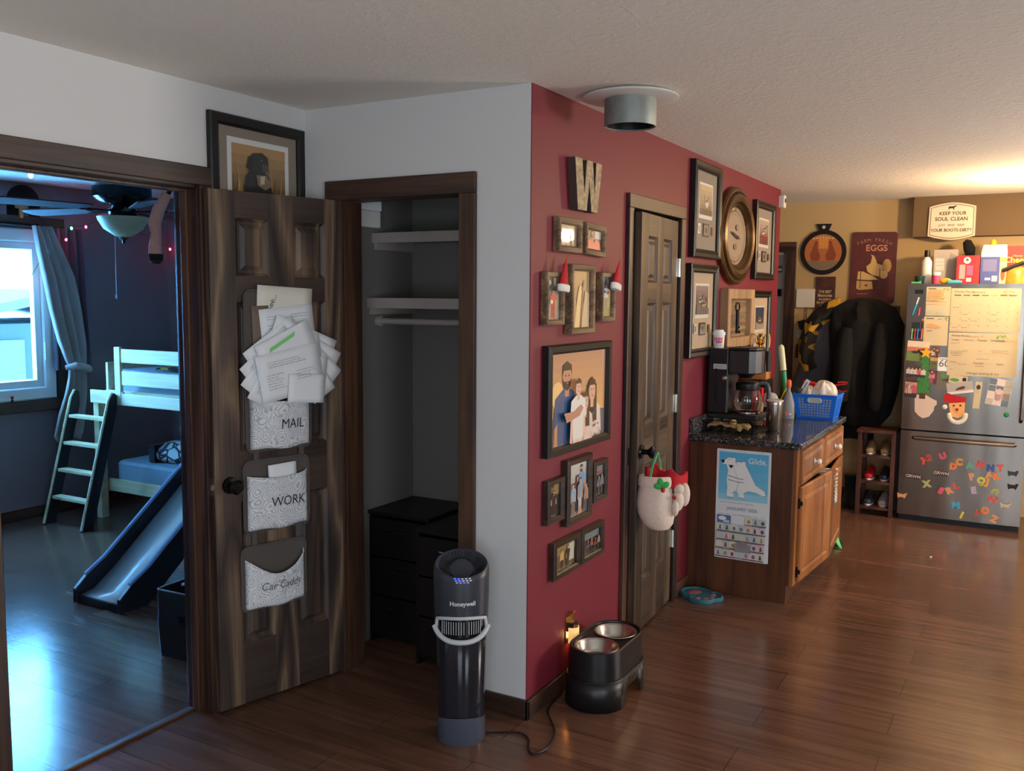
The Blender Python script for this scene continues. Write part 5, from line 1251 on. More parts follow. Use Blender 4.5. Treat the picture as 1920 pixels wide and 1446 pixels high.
q = MB(); q.box(0.318, 0.338, 0.155, 0.205, 0.270, 0.390); q.build('side_clip', 'black', t, smooth=0, bevel=0.006)
q = MB(); q.T = BACK(0.094, 0.300, -0.0003); q.z = 0.0; q.mat = 0; q.prism(rrect(-0.036, -0.014, 0.042, 0.016, 0.003), 0, 0.0006); q.build('label_plate', 'light_grey', t, smooth=0)
b = MB(); b.T = BACK(0.097, 0.301, -0.001); b.rc(-0.030, 0.002, 0.022, 0.0055, (150, 154, 160)); b.rc(-0.030, -0.006, 0.030, -0.003, (170, 174, 178)); b.build('label_print', 'print', t, smooth=0, recalc=False)
q = MB(); q.T = BACK(0.126, 0.235, -0.0005); q.lathe([(0.014, 0), (0.014, 0.004), (0.009, 0.006), (0.009, 0.014), (0.0, 0.0145)], n=20); q.build('dial', 'chrome', t)
q = MB(); q.T = BACK(0.075, 0.19, -0.0005); q.prism(rrect(-0.004, -0.10, 0.004, 0.10, 0.003), 0, 0.002); q.build('water_gauge', 'black_gloss', t, smooth=0)
t = thing('coffee_carafe', 'empty glass coffee carafe with black lid and handle', 'carafe', AT(0.232, 2.223, CZ+0.0305))
q = MB(); q.lathe([(0.060, 0.012), (0.066, 0.018), (0.080, 0.050), (0.082, 0.075), (0.074, 0.115), (0.062, 0.138), (0.060, 0.138), (0.072, 0.114), (0.080, 0.075), (0.078, 0.050), (0.064, 0.020), (0.0, 0.0145)], n=40, cap0=True, cap1=False); q.build('glass_body', 'clear_glass', t)
q = MB(); q.lathe([(0.076, 0.0), (0.078, 0.0), (0.078, 0.026), (0.074, 0.028), (0.0, 0.0115)] if False else [(0.070, 0.0), (0.075, 0.002), (0.075, 0.010), (0.066, 0.0115), (0.0, 0.0115)], n=40); q.build('steel_base_band', 'chrome', t)
q = MB(); q.lathe([(0.066, 0.134), (0.068, 0.138), (0.068, 0.172), (0.058, 0.182), (0.030, 0.186), (0.0, 0.186)], n=36); q.build('lid', 'black', t)
ca, sa = math.cos(R(25)), math.sin(R(25))
q = MB(); q.tube([(r_*ca, r_*sa, z) for r_, z in ((0.058, 0.168), (0.085, 0.176), (0.108, 0.168), (0.118, 0.145), (0.120, 0.105), (0.114, 0.072), (0.104, 0.066))], [0.011, 0.012, 0.013, 0.013, 0.012, 0.011, 0.007], 10); q.build('handle', simple('slate_handle', rgb(60, 68, 72), 0.4), t)
t = thing('paper_cup', 'white toy coffee cup with pink and orange print on the coffee maker', 'cup', AT(0.070, 2.165, CZ+0.4055))
q = MB(); q.lathe([(0.029, 0), (0.033, 0.074)], n=30); q.build('cup_body', 'white', t)
q = MB(); q.lathe([(0.036, 0.0742), (0.037, 0.078), (0.036, 0.092), (0.026, 0.096), (0.026, 0.104), (0.0, 0.105)], n=30); q.build('lid', 'paper', t)
b = MB(); b.text('DUN', 0, 0.052, 0.020, (226, 60, 140), bold=0.0012, sx=1.0); b.text('KIN', 0.004, 0.035, 0.020, (206, 50, 150), bold=0.0012); b.rc(-0.02, 0.014, 0.018, 0.022, (150, 60, 150)); b.rc(0.022, 0.030, 0.030, 0.060, (246, 160, 60))
azc = math.atan2(CAM.x-0.07, -(CAM.y-2.165)) - 0.15
b.v = [((0.0296+0.0042*y/0.074+0.0006)*math.sin(azc+x/0.031), -(0.0296+0.0042*y/0.074+0.0006)*math.cos(azc+x/0.031), y) for x, y, z in b.v]; b.build('cup_print', 'print', t, smooth=0, recalc=False)

t = thing('steel_tumbler', 'brushed steel tumbler with clear lid at the worktop edge', 'tumbler', AT(0.392, 2.215, Z))
q = MB(); q.lathe([(0.034, 0), (0.036, 0.003), (0.046, 0.165), (0.0465, 0.180), (0.0455, 0.182), (0.0445, 0.178), (0.0, 0.170)], n=40); q.build('body', 'brushed_cup', t)
q = MB(); q.lathe([(0.0440, 0.1785), (0.0475, 0.1828), (0.0475, 0.188), (0.043, 0.190), (0.0, 0.188)], n=36); q.build('lid', 'film', t)
t = thing('silver_pouch', 'silver grey squeeze pouch with orange cap beside the blue basket', 'pouch', AT(0.318, 2.875, Z, R(20)))
loft([((0, 0, 0), (0.040, 0, 0), (0, 0.024, 0)), ((0, 0, 0.02), (0.041, 0, 0), (0, 0.028, 0)), ((0, 0, 0.085), (0.039, 0, 0), (0, 0.028, 0)), ((0, 0, 0.105), (0.037, 0, 0), (0, 0.022, 0)), ((0, 0, 0.165), (0.020, 0, 0), (0, 0.012, 0)), ((0, 0, 0.178), (0.012, 0, 0), (0, 0.010, 0)), ((0, 0, 0.20), (0.012, 0, 0), (0, 0.012, 0))], 20).build('pouch_body', 'silver_foil', t)
q = MB(); q.lathe([(0.015, 0.2005), (0.017, 0.206), (0.016, 0.236), (0.012, 0.250), (0, 0.251)], n=14); q.build('cap', 'orange', t)
b = MB(); b.T = Matrix.Translation((0, -0.0288, 0)) @ BACK(0, 0.05, 0); b.z = 0.002; b.rc(-0.020, -0.026, -0.004, 0.0, (200, 90, 70)); b.rc(0.002, -0.02, 0.018, -0.012, (230, 230, 230)); b.build('label_print', 'print', t, smooth=0, recalc=False)

# blue basket: perforated walls
BX, BY = 0.468, 3.050
t = thing('laundry_basket', 'blue perforated plastic basket with pale handle grips on the worktop', 'basket', AT(BX, BY, Z))
def bwall(p0, p1, q0, q1, nx, nz, handle):
    """perforated wall between bottom edge p0-p1 and top edge q0-q1"""
    p0, p1, q0, q1 = map(Vector, (p0, p1, q0, q1)); b = MB()
    P = lambda u, v: p0.lerp(p1, u).lerp(q0.lerp(q1, u), v)
    us = [0.0, 0.10]+[0.10+0.80*(k+f)/nx for k in range(nx) for f in (0.22, 0.95)]+[0.93, 1.0]; vs = [0.0, 0.07]+[0.07+0.78*(k+f)/nz for k in range(nz) for f in (0.20, 0.95)]+[0.90, 1.0]
    for i in range(len(us)-1):
        for j in range(len(vs)-1):
            hole = (i % 2 == 0 and i >= 2 and i < len(us)-2) and (j % 2 == 0 and j >= 2 and j < len(vs)-2)
            hole = (i >= 2 and (i-2) % 2 == 0 and i < 2+2*nx-0 and j >= 2 and (j-2) % 2 == 0 and j < 2+2*nz)
            uc, vc = (us[i]+us[i+1])/2, (vs[j]+vs[j+1])/2
            if handle and 0.28 < uc < 0.72 and 0.60 < vc < 0.93: hole = False
            if hole: continue
            b.quad(P(us[i], vs[j]), P(us[i+1], vs[j]), P(us[i+1], vs[j+1]), P(us[i], vs[j+1]))
    return b
A, B_, HB = 0.112, 0.095, 0.155; A2, B2 = 0.136, 0.116
c0 = [(-A, -B_, 0.002), (A, -B_, 0.002), (A, B_, 0.002), (-A, B_, 0.002)]; c1 = [(-A2, -B2, HB), (A2, -B2, HB), (A2, B2, HB), (-A2, B2, HB)]
for k in range(4):
    j = (k+1) % 4
    bm_ = bwall(c0[k], c0[j], c1[k], c1[j], 11 if k % 2 == 0 else 9, 7, k % 2 == 0)
    bm_.build('perforated_side', 'blue_plastic', t, smooth=0, solid=0.003, recalc=False)
box(-A, A, -B_, B_, 0.0, 0.003).build('bottom', 'blue_plastic', t, smooth=0)
q = MB(); q.tube([(x, y, HB) for x, y in rrect(-A2-0.002, -B2-0.002, A2+0.002, B2+0.002, 0.02)+[rrect(-A2-0.002, -B2-0.002, A2+0.002, B2+0.002, 0.02)[0]]], 0.0055, 8); q.build('rim', 'blue_plastic', t)
for s_ in (-1, 1):
    q = MB(); q.T = frame_mat((1, 0, 0), (0, -0.135*s_*-1, 1), (0, s_, 0.135), (0.0, s_*(B2-0.004), HB*0.775))
    q.rings([[(x, y, z) for x, y in rrect(-0.046*f, -0.017*f, 0.046*f, 0.017*f, 0.0165*f)] for f, z in ((1.0, -0.001), (1.0, 0.006), (0.82, 0.007), (0.78, 0.002))]); q.build('handle_grip', 'grip', t)
BZ = Z+HB
def crumple(fn_c, rx, ry, h, seed):
    rr = random.Random(seed); ph = [rr.uniform(0, 6) for _ in range(6)]
    def fn(u, v):
        a = 2*PI*u; r = math.sin(v*PI/2)
        k = 1+0.16*math.sin(3*a+ph[0]+4*v)+0.10*math.sin(7*a+ph[1])*v
        return (fn_c[0]+rx*r*math.cos(a)*k, fn_c[1]+ry*r*math.sin(a)*k, fn_c[2]+h*(math.cos(v*PI/2))*(1+0.2*math.sin(4*a+ph[2])*v)+0.006*math.sin(9*a+ph[3]+6*v))
    return fn
t = thing('plastic_bag', 'crumpled clear plastic bag heaped in the blue basket', 'bag', AT(BX+0.035, BY-0.02, BZ-0.045))
q = MB(); q.grid(crumple((0, 0, 0), 0.088, 0.080, 0.130, 2), 40, 12); q.build('bag', 'film', t, recalc=False)
q = MB(); q.rings([[(x-0.035+0.002*math.sin(9*k_), y+0.02, z) for k_, (x, y) in enumerate(rrect(-0.108-i, -0.090-i, 0.108+i, 0.090+i, 0.02))] for i, z in ((-0.004, -0.105), (0.004, -0.06), (0.014, 0.0), (0.018, 0.030))]); q.build('stuffed_bottom', 'bag_fill', t)
t = thing('plastic_bag', 'second clear bag at the front left of the blue basket', 'bag', AT(BX-0.055, BY-0.055, BZ-0.045))
q = MB(); q.grid(crumple((0, 0, 0), 0.060, 0.045, 0.095, 5), 36, 10); q.build('bag', 'film', t, recalc=False)
t = thing('price_tag', 'white cardboard tag with blue print leaning in the blue basket', 'tag', BACK(BX-0.075, BZ+0.045, BY-0.070) @ Matrix.Rotation(R(-28), 4, 'Z'))
q = MB(); q.prism(rrect(-0.014, -0.052, 0.014, 0.052, 0.003), 0, 0.002); q.build('card', 'paper', t, smooth=0)
b = MB(); b.z = 0.0022; b.rc(-0.006, -0.035, 0.006, 0.035, (120, 160, 190)); b.build('card_print', 'print', t, smooth=0, recalc=False)
t = thing('red_package', 'red and yellow package lying at the back of the blue basket', 'package', AT(BX-0.03, BY+0.045, BZ+0.022))
q = MB(); q.T = Matrix.Rotation(R(12), 4, 'Y'); q.box(-0.085, 0.055, -0.02, 0.02, 0.0, 0.042); q.build('wrapper', 'red_cloth', t, smooth=0, bevel=0.006)
q = MB(); q.T = Matrix.Translation((0.0, 0, 0.012)) @ Matrix.Rotation(R(14), 4, 'Y'); q.prism([(0.056, -0.018), (0.104, -0.006), (0.104, 0.006), (0.056, 0.018)], -0.006, 0.010); q.build('corner', 'yellow', t, smooth=0)
t = thing('red_ribbon', 'curled red ribbon hanging out of the right of the basket', 'ribbon', AT(BX+0.06, BY+0.03, BZ+0.03))
q = MB(); q.tube([(-0.03, 0, 0.02), (0.02, 0, 0.025), (0.06, 0.005, 0.03), (0.10, 0.01, 0.038), (0.11, 0.01, 0.046), (0.09, 0.008, 0.050), (0.05, 0.0, 0.045)], 0.006, 6, flat=0.4); q.tube([(-0.01, -0.01, 0.01), (0.04, -0.015, 0.0), (0.085, -0.012, -0.012), (0.11, -0.008, -0.004)], 0.007, 6, flat=0.4); q.build('ribbon', 'red_cloth', t)
t = thing('dark_cup', 'small dark cup standing inside the left of the basket', 'cup', AT(BX-0.108, BY-0.075, BZ-0.02))
q = MB(); q.lathe([(0.018, 0), (0.022, 0.055), (0.018, 0.056), (0.0, 0.03)], n=18); q.build('cup', 'charcoal', t)

# trophy on a dark box, green stick, knit hat, caddy and small clutter behind the carafe
t = thing('dark_box', 'dark box standing behind the coffee maker under the trophy', 'box', AT(0.105, 2.90, Z))
box(-0.075, 0.085, -0.10, 0.10, 0, 0.245).build('box_body', 'brown_dark', t, smooth=0, bevel=0.003)
t = thing('trophy', 'gold trophy with handles on an orange wooden block', 'trophy', AT(0.120, 2.900, Z+0.2455))
box(-0.060, 0.060, -0.055, 0.055, 0, 0.052).build('wood_base', 'oak_light', t, smooth=0, bevel=0.002)
q = MB(); q.lathe([(0.030, 0.0523), (0.026, 0.075), (0.014, 0.085), (0.010, 0.10), (0.010, 0.17), (0.018, 0.18), (0.018, 0.188), (0.008, 0.195), (0.008, 0.215), (0.030, 0.235)], n=24); q.build('stem', 'gold', t)
b = MB()
for s_ in (-1, 1):
    q = MB(); q.tube([(s_*0.012, 0, 0.19), (s_*0.020, 0, 0.235), (s_*0.034, 0, 0.285), (s_*0.055, 0, 0.290), (s_*0.062, 0, 0.262), (s_*0.058, 0, 0.205)], 0.0055, 8); q.build('handle', 'gold', t)
q = MB(); q.tube([(0, 0, 0.23), (0.0, 0, 0.27), (0.0, 0, 0.292)], [0.020, 0.008, 0.016], 10); q.build('finial', 'gold', t)
q = MB(); q.lathe([(0.020, 0.0523), (0.020, 0.088), (0.012, 0.094)], c=(0.035, -0.03, 0), n=14); q.build('badge', 'badge', t)
t = thing('green_marker', 'giant green marker with cream cap leaning in the clutter', 'marker', AT(0.268, 2.93, Z))
q = MB(); q.tube([(0.03, 0, 0.05), (0.0, 0, 0.30)], 0.018, 14); q.build('barrel', 'green_gloss', t)
q = MB(); q.tube([(-0.0006, 0, 0.305), (-0.018, 0, 0.445), (-0.020, 0, 0.462), (-0.021, 0, 0.470)], [0.0195, 0.0185, 0.014, 0.004], 14); q.build('cap', 'cream_plastic', t)
t = thing('utensil_caddy', 'black caddy of odds and ends behind the steel tumbler', 'caddy', AT(0.235, 2.93, Z))
q = MB(); q.lathe([(0.060, 0), (0.064, 0.004), (0.070, 0.13), (0.066, 0.13), (0.060, 0.01), (0.0, 0.01)], n=24); q.build('cup', 'black', t, recalc=False)
t = thing('pencil', 'yellow pencil sticking up from the black caddy', 'pencil', AT(0.222, 2.925, Z))
q = MB(); q.tube([(0.02, -0.02, 0.02), (-0.045, -0.03, 0.225)], 0.005, 6); q.build('barrel', 'yellow', t)
t = thing('pencil', 'orange pencil leaning right in the black caddy', 'pencil', AT(0.25, 2.925, Z))
q = MB(); q.tube([(-0.02, -0.04, 0.02), (0.05, -0.06, 0.190)], 0.005, 6); q.build('barrel', 'yellow', t)
t = thing('knit_hat', 'pale grey ribbed knit hat behind the steel tumbler', 'hat', AT(0.268, 2.60, Z))
q = MB(); q.grid(lambda u, v: ((0.056*math.cos(v*PI/2)**0.6+0.002*math.sin(40*PI*u))*math.cos(2*PI*u), 0.05*math.cos(v*PI/2)**0.6*math.sin(2*PI*u), 0.105+0.085*math.sin(v*PI/2)), 80, 10); q.build('crown', 'grey_knit', t, recalc=False)
q = MB(); q.lathe([(0.056, 0.0), (0.060, 0.01), (0.060, 0.075), (0.057, 0.080)], n=28); q.build('form', 'charcoal', t)
q = MB(); q.lathe([(0.058, 0.084), (0.061, 0.088), (0.061, 0.102), (0.058, 0.106)], n=28); q.build('band', 'black', t)
t = thing('wooden_bear', 'pale carved wooden toy behind the glass carafe', 'toy', AT(0.235, 2.40+0.05, Z))
loft([((0, 0, 0), (0.03, 0, 0), (0, 0.02, 0)), ((0, 0, 0.05), (0.034, 0, 0), (0, 0.022, 0)), ((0.005, 0, 0.085), (0.024, 0, 0), (0, 0.018, 0)), ((0.01, 0, 0.125), (0.026, 0, 0), (0, 0.02, 0)), ((0.012, 0, 0.15), (0.012, 0, 0), (0, 0.01, 0))], 14).build('body', 'barn', t)
q = MB(); q.tube([(0.02, 0, 0.05), (0.055, -0.01, 0.035), (0.075, -0.01, 0.012)], [0.013, 0.012, 0.008], 8); q.build('arm', 'barn', t)
t = thing('red_box', 'small red box seen through the carafe', 'box', AT(0.205, 2.56, Z)); box(-0.03, 0.03, -0.02, 0.02, 0, 0.22).build('box_body', 'red_plastic', t, smooth=0, bevel=0.002)
t = thing('pink_scoop', 'pink plastic scoop lying left of the steel tumbler', 'scoop', AT(0.275, 2.50, Z, R(30)))
q = MB(); q.lathe([(0.014, 0), (0.020, 0.026), (0.017, 0.026), (0.012, 0.004), (0, 0.004)], n=16); q.build('cup', 'pink', t, recalc=False)
q = MB(); q.tube([(0.018, 0, 0.022), (0.06, 0, 0.018)], 0.004, 6, flat=0.5); q.build('handle', 'pink', t)
t = thing('white_bottle', 'small white bottle behind the black caddy', 'bottle', AT(0.150, 2.76, Z)); q = MB(); q.lathe([(0.022, 0), (0.024, 0.004), (0.024, 0.10), (0.012, 0.115), (0.012, 0.135), (0, 0.136)], n=18); q.build('body', 'white', t)
# ------------------------------------------------------------------ fridge
FY0 = 4.30
FXA, FXB = 0.832, 1.645
t = thing('refrigerator', 'stainless bottom-freezer refrigerator covered with papers and magnets', 'refrigerator', AT(FXA, FY0, 0))
FW = FXB-FXA
box(0.006, FW-0.006, 0.075, 0.555, 0.02, 1.755).build('cabinet', simple('fridge_case', rgb(70, 68, 66), 0.5), t, smooth=0, bevel=0.004)
box(0.01, FW-0.01, 0.03, 0.09, 0.0, 0.045).build('toe_grille', 'black', t, smooth=0)
def fdoor(name, z0, z1):
    q = MB(); n = 14
    xs = [FW*k/n for k in range(n+1)]
    bow = lambda x: -0.012*math.sin(PI*x/FW)**0.7 if 0 < x < FW else 0.0
    f0 = [q.p((x, bow(x), z0)) for x in xs]; f1 = [q.p((x, bow(x), z1)) for x in xs]; b0 = [q.p((x, 0.073, z0)) for x in xs]; b1 = [q.p((x, 0.073, z1)) for x in xs]
    for k in range(n):
        q.face([f0[k], f0[k+1], f1[k+1], f1[k]]); q.face([b0[k+1], b0[k], b1[k], b1[k+1]]); q.face([f1[k], f1[k+1], b1[k+1], b1[k]]); q.face([f0[k+1], f0[k], b0[k], b0[k+1]])
    q.face([f0[0], f1[0], b1[0], b0[0]]); q.face([f0[n], b0[n], b1[n], f1[n]])
    return q.build(name, 'steel', t, smooth=40)
fd = fdoor('fridge_door', 0.692, 1.768); fz = fdoor('freezer_drawer', 0.045, 0.680)
q = MB(); q.tube([(0.09, -0.008, 0.632), (0.10, -0.040, 0.632), (0.22, -0.055, 0.632), (FW/2, -0.062, 0.631), (FW-0.20, -0.055, 0.630), (FW-0.07, -0.040, 0.630), (FW-0.06, -0.008, 0.630)], 0.013, 10); q.build('freezer_handle', 'steel', fz)
q = MB(); q.tube([(FW-0.035, 0.0, 0.80), (FW-0.030, -0.045, 0.82), (FW-0.028, -0.055, 1.2), (FW-0.030, -0.045, 1.60), (FW-0.035, 0.0, 1.62)], 0.013, 10); q.build('door_handle', 'steel', fd)
q = MB(); q.box(0.05, 0.105, -0.008, 0.0, 1.695, 1.725); q.build('dark_badge', 'black', fd, smooth=0)
# everything stuck on the doors: local x right, y up, z out of the door at the bowed face
def onf(x, z, a=0.0, out=0.0135): return BACK(x, z, FY0-out) @ Matrix.Rotation(a, 4, 'Z')
def card(name, label, cat, x0, x1, z0, z1, art=None, a=0.0, mat='paper', group=None, out=0.0135, th=0.0015, r=0.004):
    w, h = x1-x0, z1-z0
    o = thing(name, label, cat, onf((x0+x1)/2, (z0+z1)/2, a, out), group)
    q = MB(); q.prism(rrect(-w/2, -h/2, w/2, h/2, r), 0, th); q.build('sheet', mat, o, smooth=0)
    if art:
        b = MB(); b.z = th+0.0003; b.clip = (-w/2, -h/2, w/2, h/2); art(b, w, h); b.build('printing', 'print', o, smooth=0, recalc=False)
    return o
DARK = (70, 66, 60)
def leafy(b, x, y, n=7):
    for k in range(n):
        a = random.uniform(0, PI); b.el(x+random.uniform(-.035, .035), y+random.uniform(-.01, .012), 0.007, 0.0025, random.choice([(110, 150, 70), (150, 176, 90), (90, 130, 60)]), 8, a)
def scrib(b, x, y, L, col=DARK, th=0.0028):
    cx = x
    while cx < x+L:
        d = random.uniform(0.006, 0.014); b.pl([(cx, y), (min(cx+d, x+L), y+random.uniform(-.001, .001)), (min(cx+d, x+L), y+th), (cx, y+th)], col); cx += d+0.003
def a_month(b, w, h):
    b.text('Monthly Planner', -w*0.45, h*0.42, 0.020, DARK, 'LEFT'); b.text('January', -w*0.20, h*0.415, 0.030, (120, 116, 108), 'LEFT', shear=0.3)
    for c, col in enumerate(((60, 60, 66), (90, 96, 120), (50, 50, 54), (100, 110, 80), (220, 180, 90), (214, 90, 70), (206, 80, 66))):
        x = -w*0.46+w*0.92*c/7; b.rc(x+0.004, h*0.330, x+w*0.92/7-0.010, h*0.352, col)
    for r_ in range(6): b.rc(-w*0.47, h*0.29-h*0.152*r_, w*0.47, h*0.29-h*0.152*r_+0.0012, (190, 176, 150))
    for c in range(8): b.rc(-w*0.47+w*0.94*c/7, -h*0.47, -w*0.47+w*0.94*c/7+0.0012, h*0.29, (196, 182, 156))
    d = 1
    for r_ in range(5):
        for c in range(7):
            if r_ == 0 and c < 3: continue
            if d > 31: continue
            x, y = -w*0.47+w*0.94*c/7, h*0.29-h*0.152*r_
            b.text(str(d), x+w*0.12, y-0.012, 0.014, (110, 104, 96)); d += 1
            if random.random() < 0.34: scrib(b, x+0.004, y-0.026, 0.040)
    leafy(b, w*0.32, h*0.42, 16)
def a_week(b, w, h):
    b.text('Weekly Planner', -w*0.46, h*0.43, 0.018, DARK, 'LEFT'); b.text('January 4', -w*0.22, h*0.42, 0.026, (190, 140, 100), 'LEFT', shear=0.3)
    for c, (dn, col) in enumerate((('Sunday', (170, 110, 130)), ('Monday', (130, 140, 170)), ('Tuesday', (60, 60, 66)), ('Wednesday', (90, 100, 70)), ('Thursday', (220, 180, 90)))): b.text(dn, -w*0.46+w*0.19*c, h*0.335, 0.019, col, 'LEFT')
    b.text('Friday', -w*0.46, -h*0.18, 0.019, (206, 130, 80), 'LEFT'); b.text('Saturday', -w*0.12, -h*0.19, 0.019, (206, 80, 70), 'LEFT'); b.text('Notes', w*0.22, -h*0.20, 0.017, DARK, 'LEFT')
    for x, y, L in ((-0.46, 0.25, 0.055), (-0.46, 0.06, 0.09), (-0.46, 0.02, 0.08), (-0.44, -0.03, 0.06), (-0.27, 0.08, 0.03), (-0.06, 0.08, 0.025), (0.12, 0.10, 0.11), (0.15, 0.06, 0.06), (0.30, 0.05, 0.035), (-0.08, -0.10, 0.085), (-0.35, -0.23, 0.06), (-0.09, -0.27, 0.06)): scrib(b, w*x, h*y, L, (120, 100, 80))
    scrib(b, -w*0.46, -h*0.36, 0.02); b.text('Change heating & dry', w*0.02, -h*0.43, 0.024, (90, 84, 76), shear=0.3); leafy(b, w*0.28, h*0.42, 18)
def a_list(col1, big):
    def f(b, w, h):
        b.rc(-w*0.42, h*0.42, -w*0.10, h*0.45, DARK); leafy(b, w*0.32, h*0.42, 8)
        if big:
            for k in range(6): scrib(b, -w*0.38, h*0.36-k*h*0.065, w*random.uniform(.5, .75), (236, 176, 110), 0.010)
            for x in (-0.42, 0.02):
                for k in range(3): scrib(b, w*x, -h*0.32-k*h*0.06, w*0.24, (150, 196, 190), 0.006)
            scrib(b, -w*0.36, -h*0.03, w*0.7, (226, 150, 110), 0.005)
        else:
            for k in range(3): scrib(b, -w*0.36, h*0.22-k*h*0.05, w*(0.36+0.12*k), (236, 160, 90), 0.007)
            scrib(b, -w*0.36, 0, w*0.22, DARK, 0.005)
    return f
CR = 'board_cream'
card('memo_board', 'small dry-erase memo board with orange writing, upper left on the fridge', 'memo board', 0.960, 1.121, 1.536, 1.746, a_list(0, True), mat=CR)
card('memo_board', 'small memo board with few orange lines, just below the orange-filled board', 'memo board', 0.954, 1.115, 1.320, 1.530, a_list(0, False), mat=CR)
card('month_planner', 'large cream dry-erase board with a month grid on the fridge', 'planner board', 1.124, 1.568, 1.424, 1.736, a_month, mat=CR)
card('week_planner', 'large cream weekly planner board below the month grid', 'planner board', 1.123, 1.565, 1.108, 1.418, a_week, mat=CR)
# dark magnetic strip with markers
card('marker_holder', 'dark magnetic holder for markers at the upper left of the fridge', 'marker holder', 0.868, 0.945, 1.372, 1.420, None, mat='black', th=0.012)
def marker(label, x, z, L, a, body, cap, grp=None):
    o = thing('dry_erase_marker', label, 'marker', onf(x, z, a, 0.022), grp)
    q = MB(); q.cyl((0, -L/2, 0), (0, L*0.12, 0), 0.0058, n=10); q.build('cap', cap, o)
    q = MB(); q.cyl((0, L*0.121, 0), (0, L/2, 0), 0.0052, n=10); q.build('barrel', body, o)
marker('slanted white marker with turquoise cap, highest on the fridge at left', 0.893, 1.605, 0.135, R(-16), 'white', 'cyan')
marker('pink marker beside the slanted turquoise-capped one', 0.918, 1.565, 0.06, R(-6), 'pink', 'pink')
for k, (c, n_) in enumerate((('lime', 'lime-capped'), ('red_plastic', 'red-capped'), ('blue_plastic', 'blue-capped'), ('orange', 'orange-capped'))):
    marker('%s black marker upright in the holder on the fridge' % n_, 0.878+0.019*k+(0.008 if k == 3 else 0), 1.425, 0.125, R(-2), 'black', c)
q = thing('round_magnet', 'orange round magnet near the top of the upright markers', 'magnet', onf(0.944, 1.505)); s_ = MB(); s_.lathe([(0.008, 0), (0.009, 0.004), (0.005, 0.007), (0, 0.007)], n=14); s_.build('disc', 'orange', q)
# photos and papers under the boards
def a_field(b, w, h):
    b.rc(-w/2, -h/2, w/2, 0, (110, 130, 70)); b.rc(-w/2, 0, w/2, h*0.2, (206, 120, 90)); b.rc(-w/2, h*0.2, w/2, h/2, (226, 206, 180)); duck(b, -w*0.12, -h*0.05, w*0.16, (40, 40, 46), (30, 30, 34), (60, 60, 70)); b.el(w*0.2, -h*0.02, w*0.16, h*0.14, (60, 50, 46))
def a_pair(b, w, h):
    b.rc(-w/2, -h/2, w/2, h/2, (120, 84, 70)); person(b, -w*0.1, -h*0.9, h*1.3, (206, 190, 180), (90, 80, 80), (40, 28, 24), long=True); person(b, w*0.22, -h*0.9, h*1.2, (90, 60, 60), (60, 60, 70), (40, 30, 24))
def a_crowd(b, w, h):
    b.rc(-w/2, -h/2, w/2, h/2, (86, 56, 56))
    for k in range(5): person(b, -w*0.38+w*0.19*k, -h*0.75, h*1.1, random.choice([(206, 200, 196), (190, 90, 100), (150, 120, 110)]), (60, 50, 50), (50, 36, 30), w=1.3)
def a_pink(b, w, h): b.rc(-w/2, -h/2, w/2, h/2, (96, 54, 54)); person(b, 0, -h*0.5, h*0.95, (206, 120, 140), (160, 90, 110), (60, 40, 34), long=True, w=1.3)
def a_ducks(b, w, h): b.rc(-w/2, -h/2, w/2, h/2, (96, 100, 70)); b.rc(-w/2, h*0.2, w/2, h/2, (196, 150, 80)); duck(b, 0, -h*0.05, w*0.22, (60, 56, 50), (40, 44, 40))
def a_60(b, w, h): b.text('60', w*0.05, h*0.05, 0.075, (96, 84, 72), shear=0.1); b.rc(-w*0.4, h*0.36, w*0.3, h*0.42, (150, 130, 110))
def a_collage(b, w, h):
    for i in range(3):
        for j in range(4): b.rc(-w/2+w*i/3+0.002, -h/2+h*j/4+0.002, -w/2+w*(i+1)/3-0.002, -h/2+h*(j+1)/4-0.002, random.choice([(190, 180, 160), (110, 120, 130), (206, 190, 170), (90, 84, 80), (150, 130, 120), (226, 206, 196)]))
    person(b, 0, -h*0.3, h*0.5, (226, 190, 190), (190, 150, 150), (60, 44, 36), w=1.5)
card('photo_print', 'field photo print with black bird, behind the yellow star of the paper tree', 'photo', 0.848, 0.998, 1.20, 1.348, a_field, R(-3))
card('photo_print', 'small portrait photo of two people right of the paper tree star', 'photo', 1.004, 1.072, 1.235, 1.312, a_pair, R(-2))
card('photo_print', 'small duck photo with gold sky between tree and the number card', 'photo', 1.008, 1.058, 1.150, 1.232, a_ducks, R(-2))
card('number_card', 'cream card with large number partly behind the weekly planner', 'card', 1.060, 1.135, 1.135, 1.235, a_60, R(-1), out=0.0120)
card('photo_print', 'wide group photo left of the paper tree trunk', 'photo', 0.850, 0.985, 1.085, 1.165, a_crowd, R(-3))
card('photo_print', 'dark photo of a child in pink right of the paper tree', 'photo', 0.985, 1.062, 1.040, 1.140, a_pink, R(-4))
card('photo_print', 'dark red photo left of the mitten cutout', 'photo', 0.846, 0.930, 0.93, 1.075, a_crowd, R(-2))
card('photo_print', 'green and dark photo below the number card', 'photo', 1.064, 1.150, 1.00, 1.128, lambda b, w, h: (b.rc(-w/2, -h/2, w/2, h/2, (110, 104, 90)), b.el(-w*0.1, h*0.3, w*0.2, h*0.14, (80, 150, 70)), duck(b, w*0.1, h*0.05, w*0.2, (30, 30, 34), (24, 24, 28))), R(-3), out=0.0122)
card('photo_strip', 'grey snow photo with a dog clipped above the bearded paper face', 'photo', 1.128, 1.300, 0.978, 1.062, lambda b, w, h: (b.rc(-w/2, -h/2, w/2, h/2, (176, 170, 162)), b.rc(-w/2, -h/2, w/2, -h*0.28, (226, 220, 210)), b.pl([(-w*0.2, -h*0.2), (w*0.15, -h*0.15), (w*0.22, h*0.05), (w*0.1, h*0.12), (-w*0.1, 0)], (96, 60, 50))), R(10), out=0.0150)
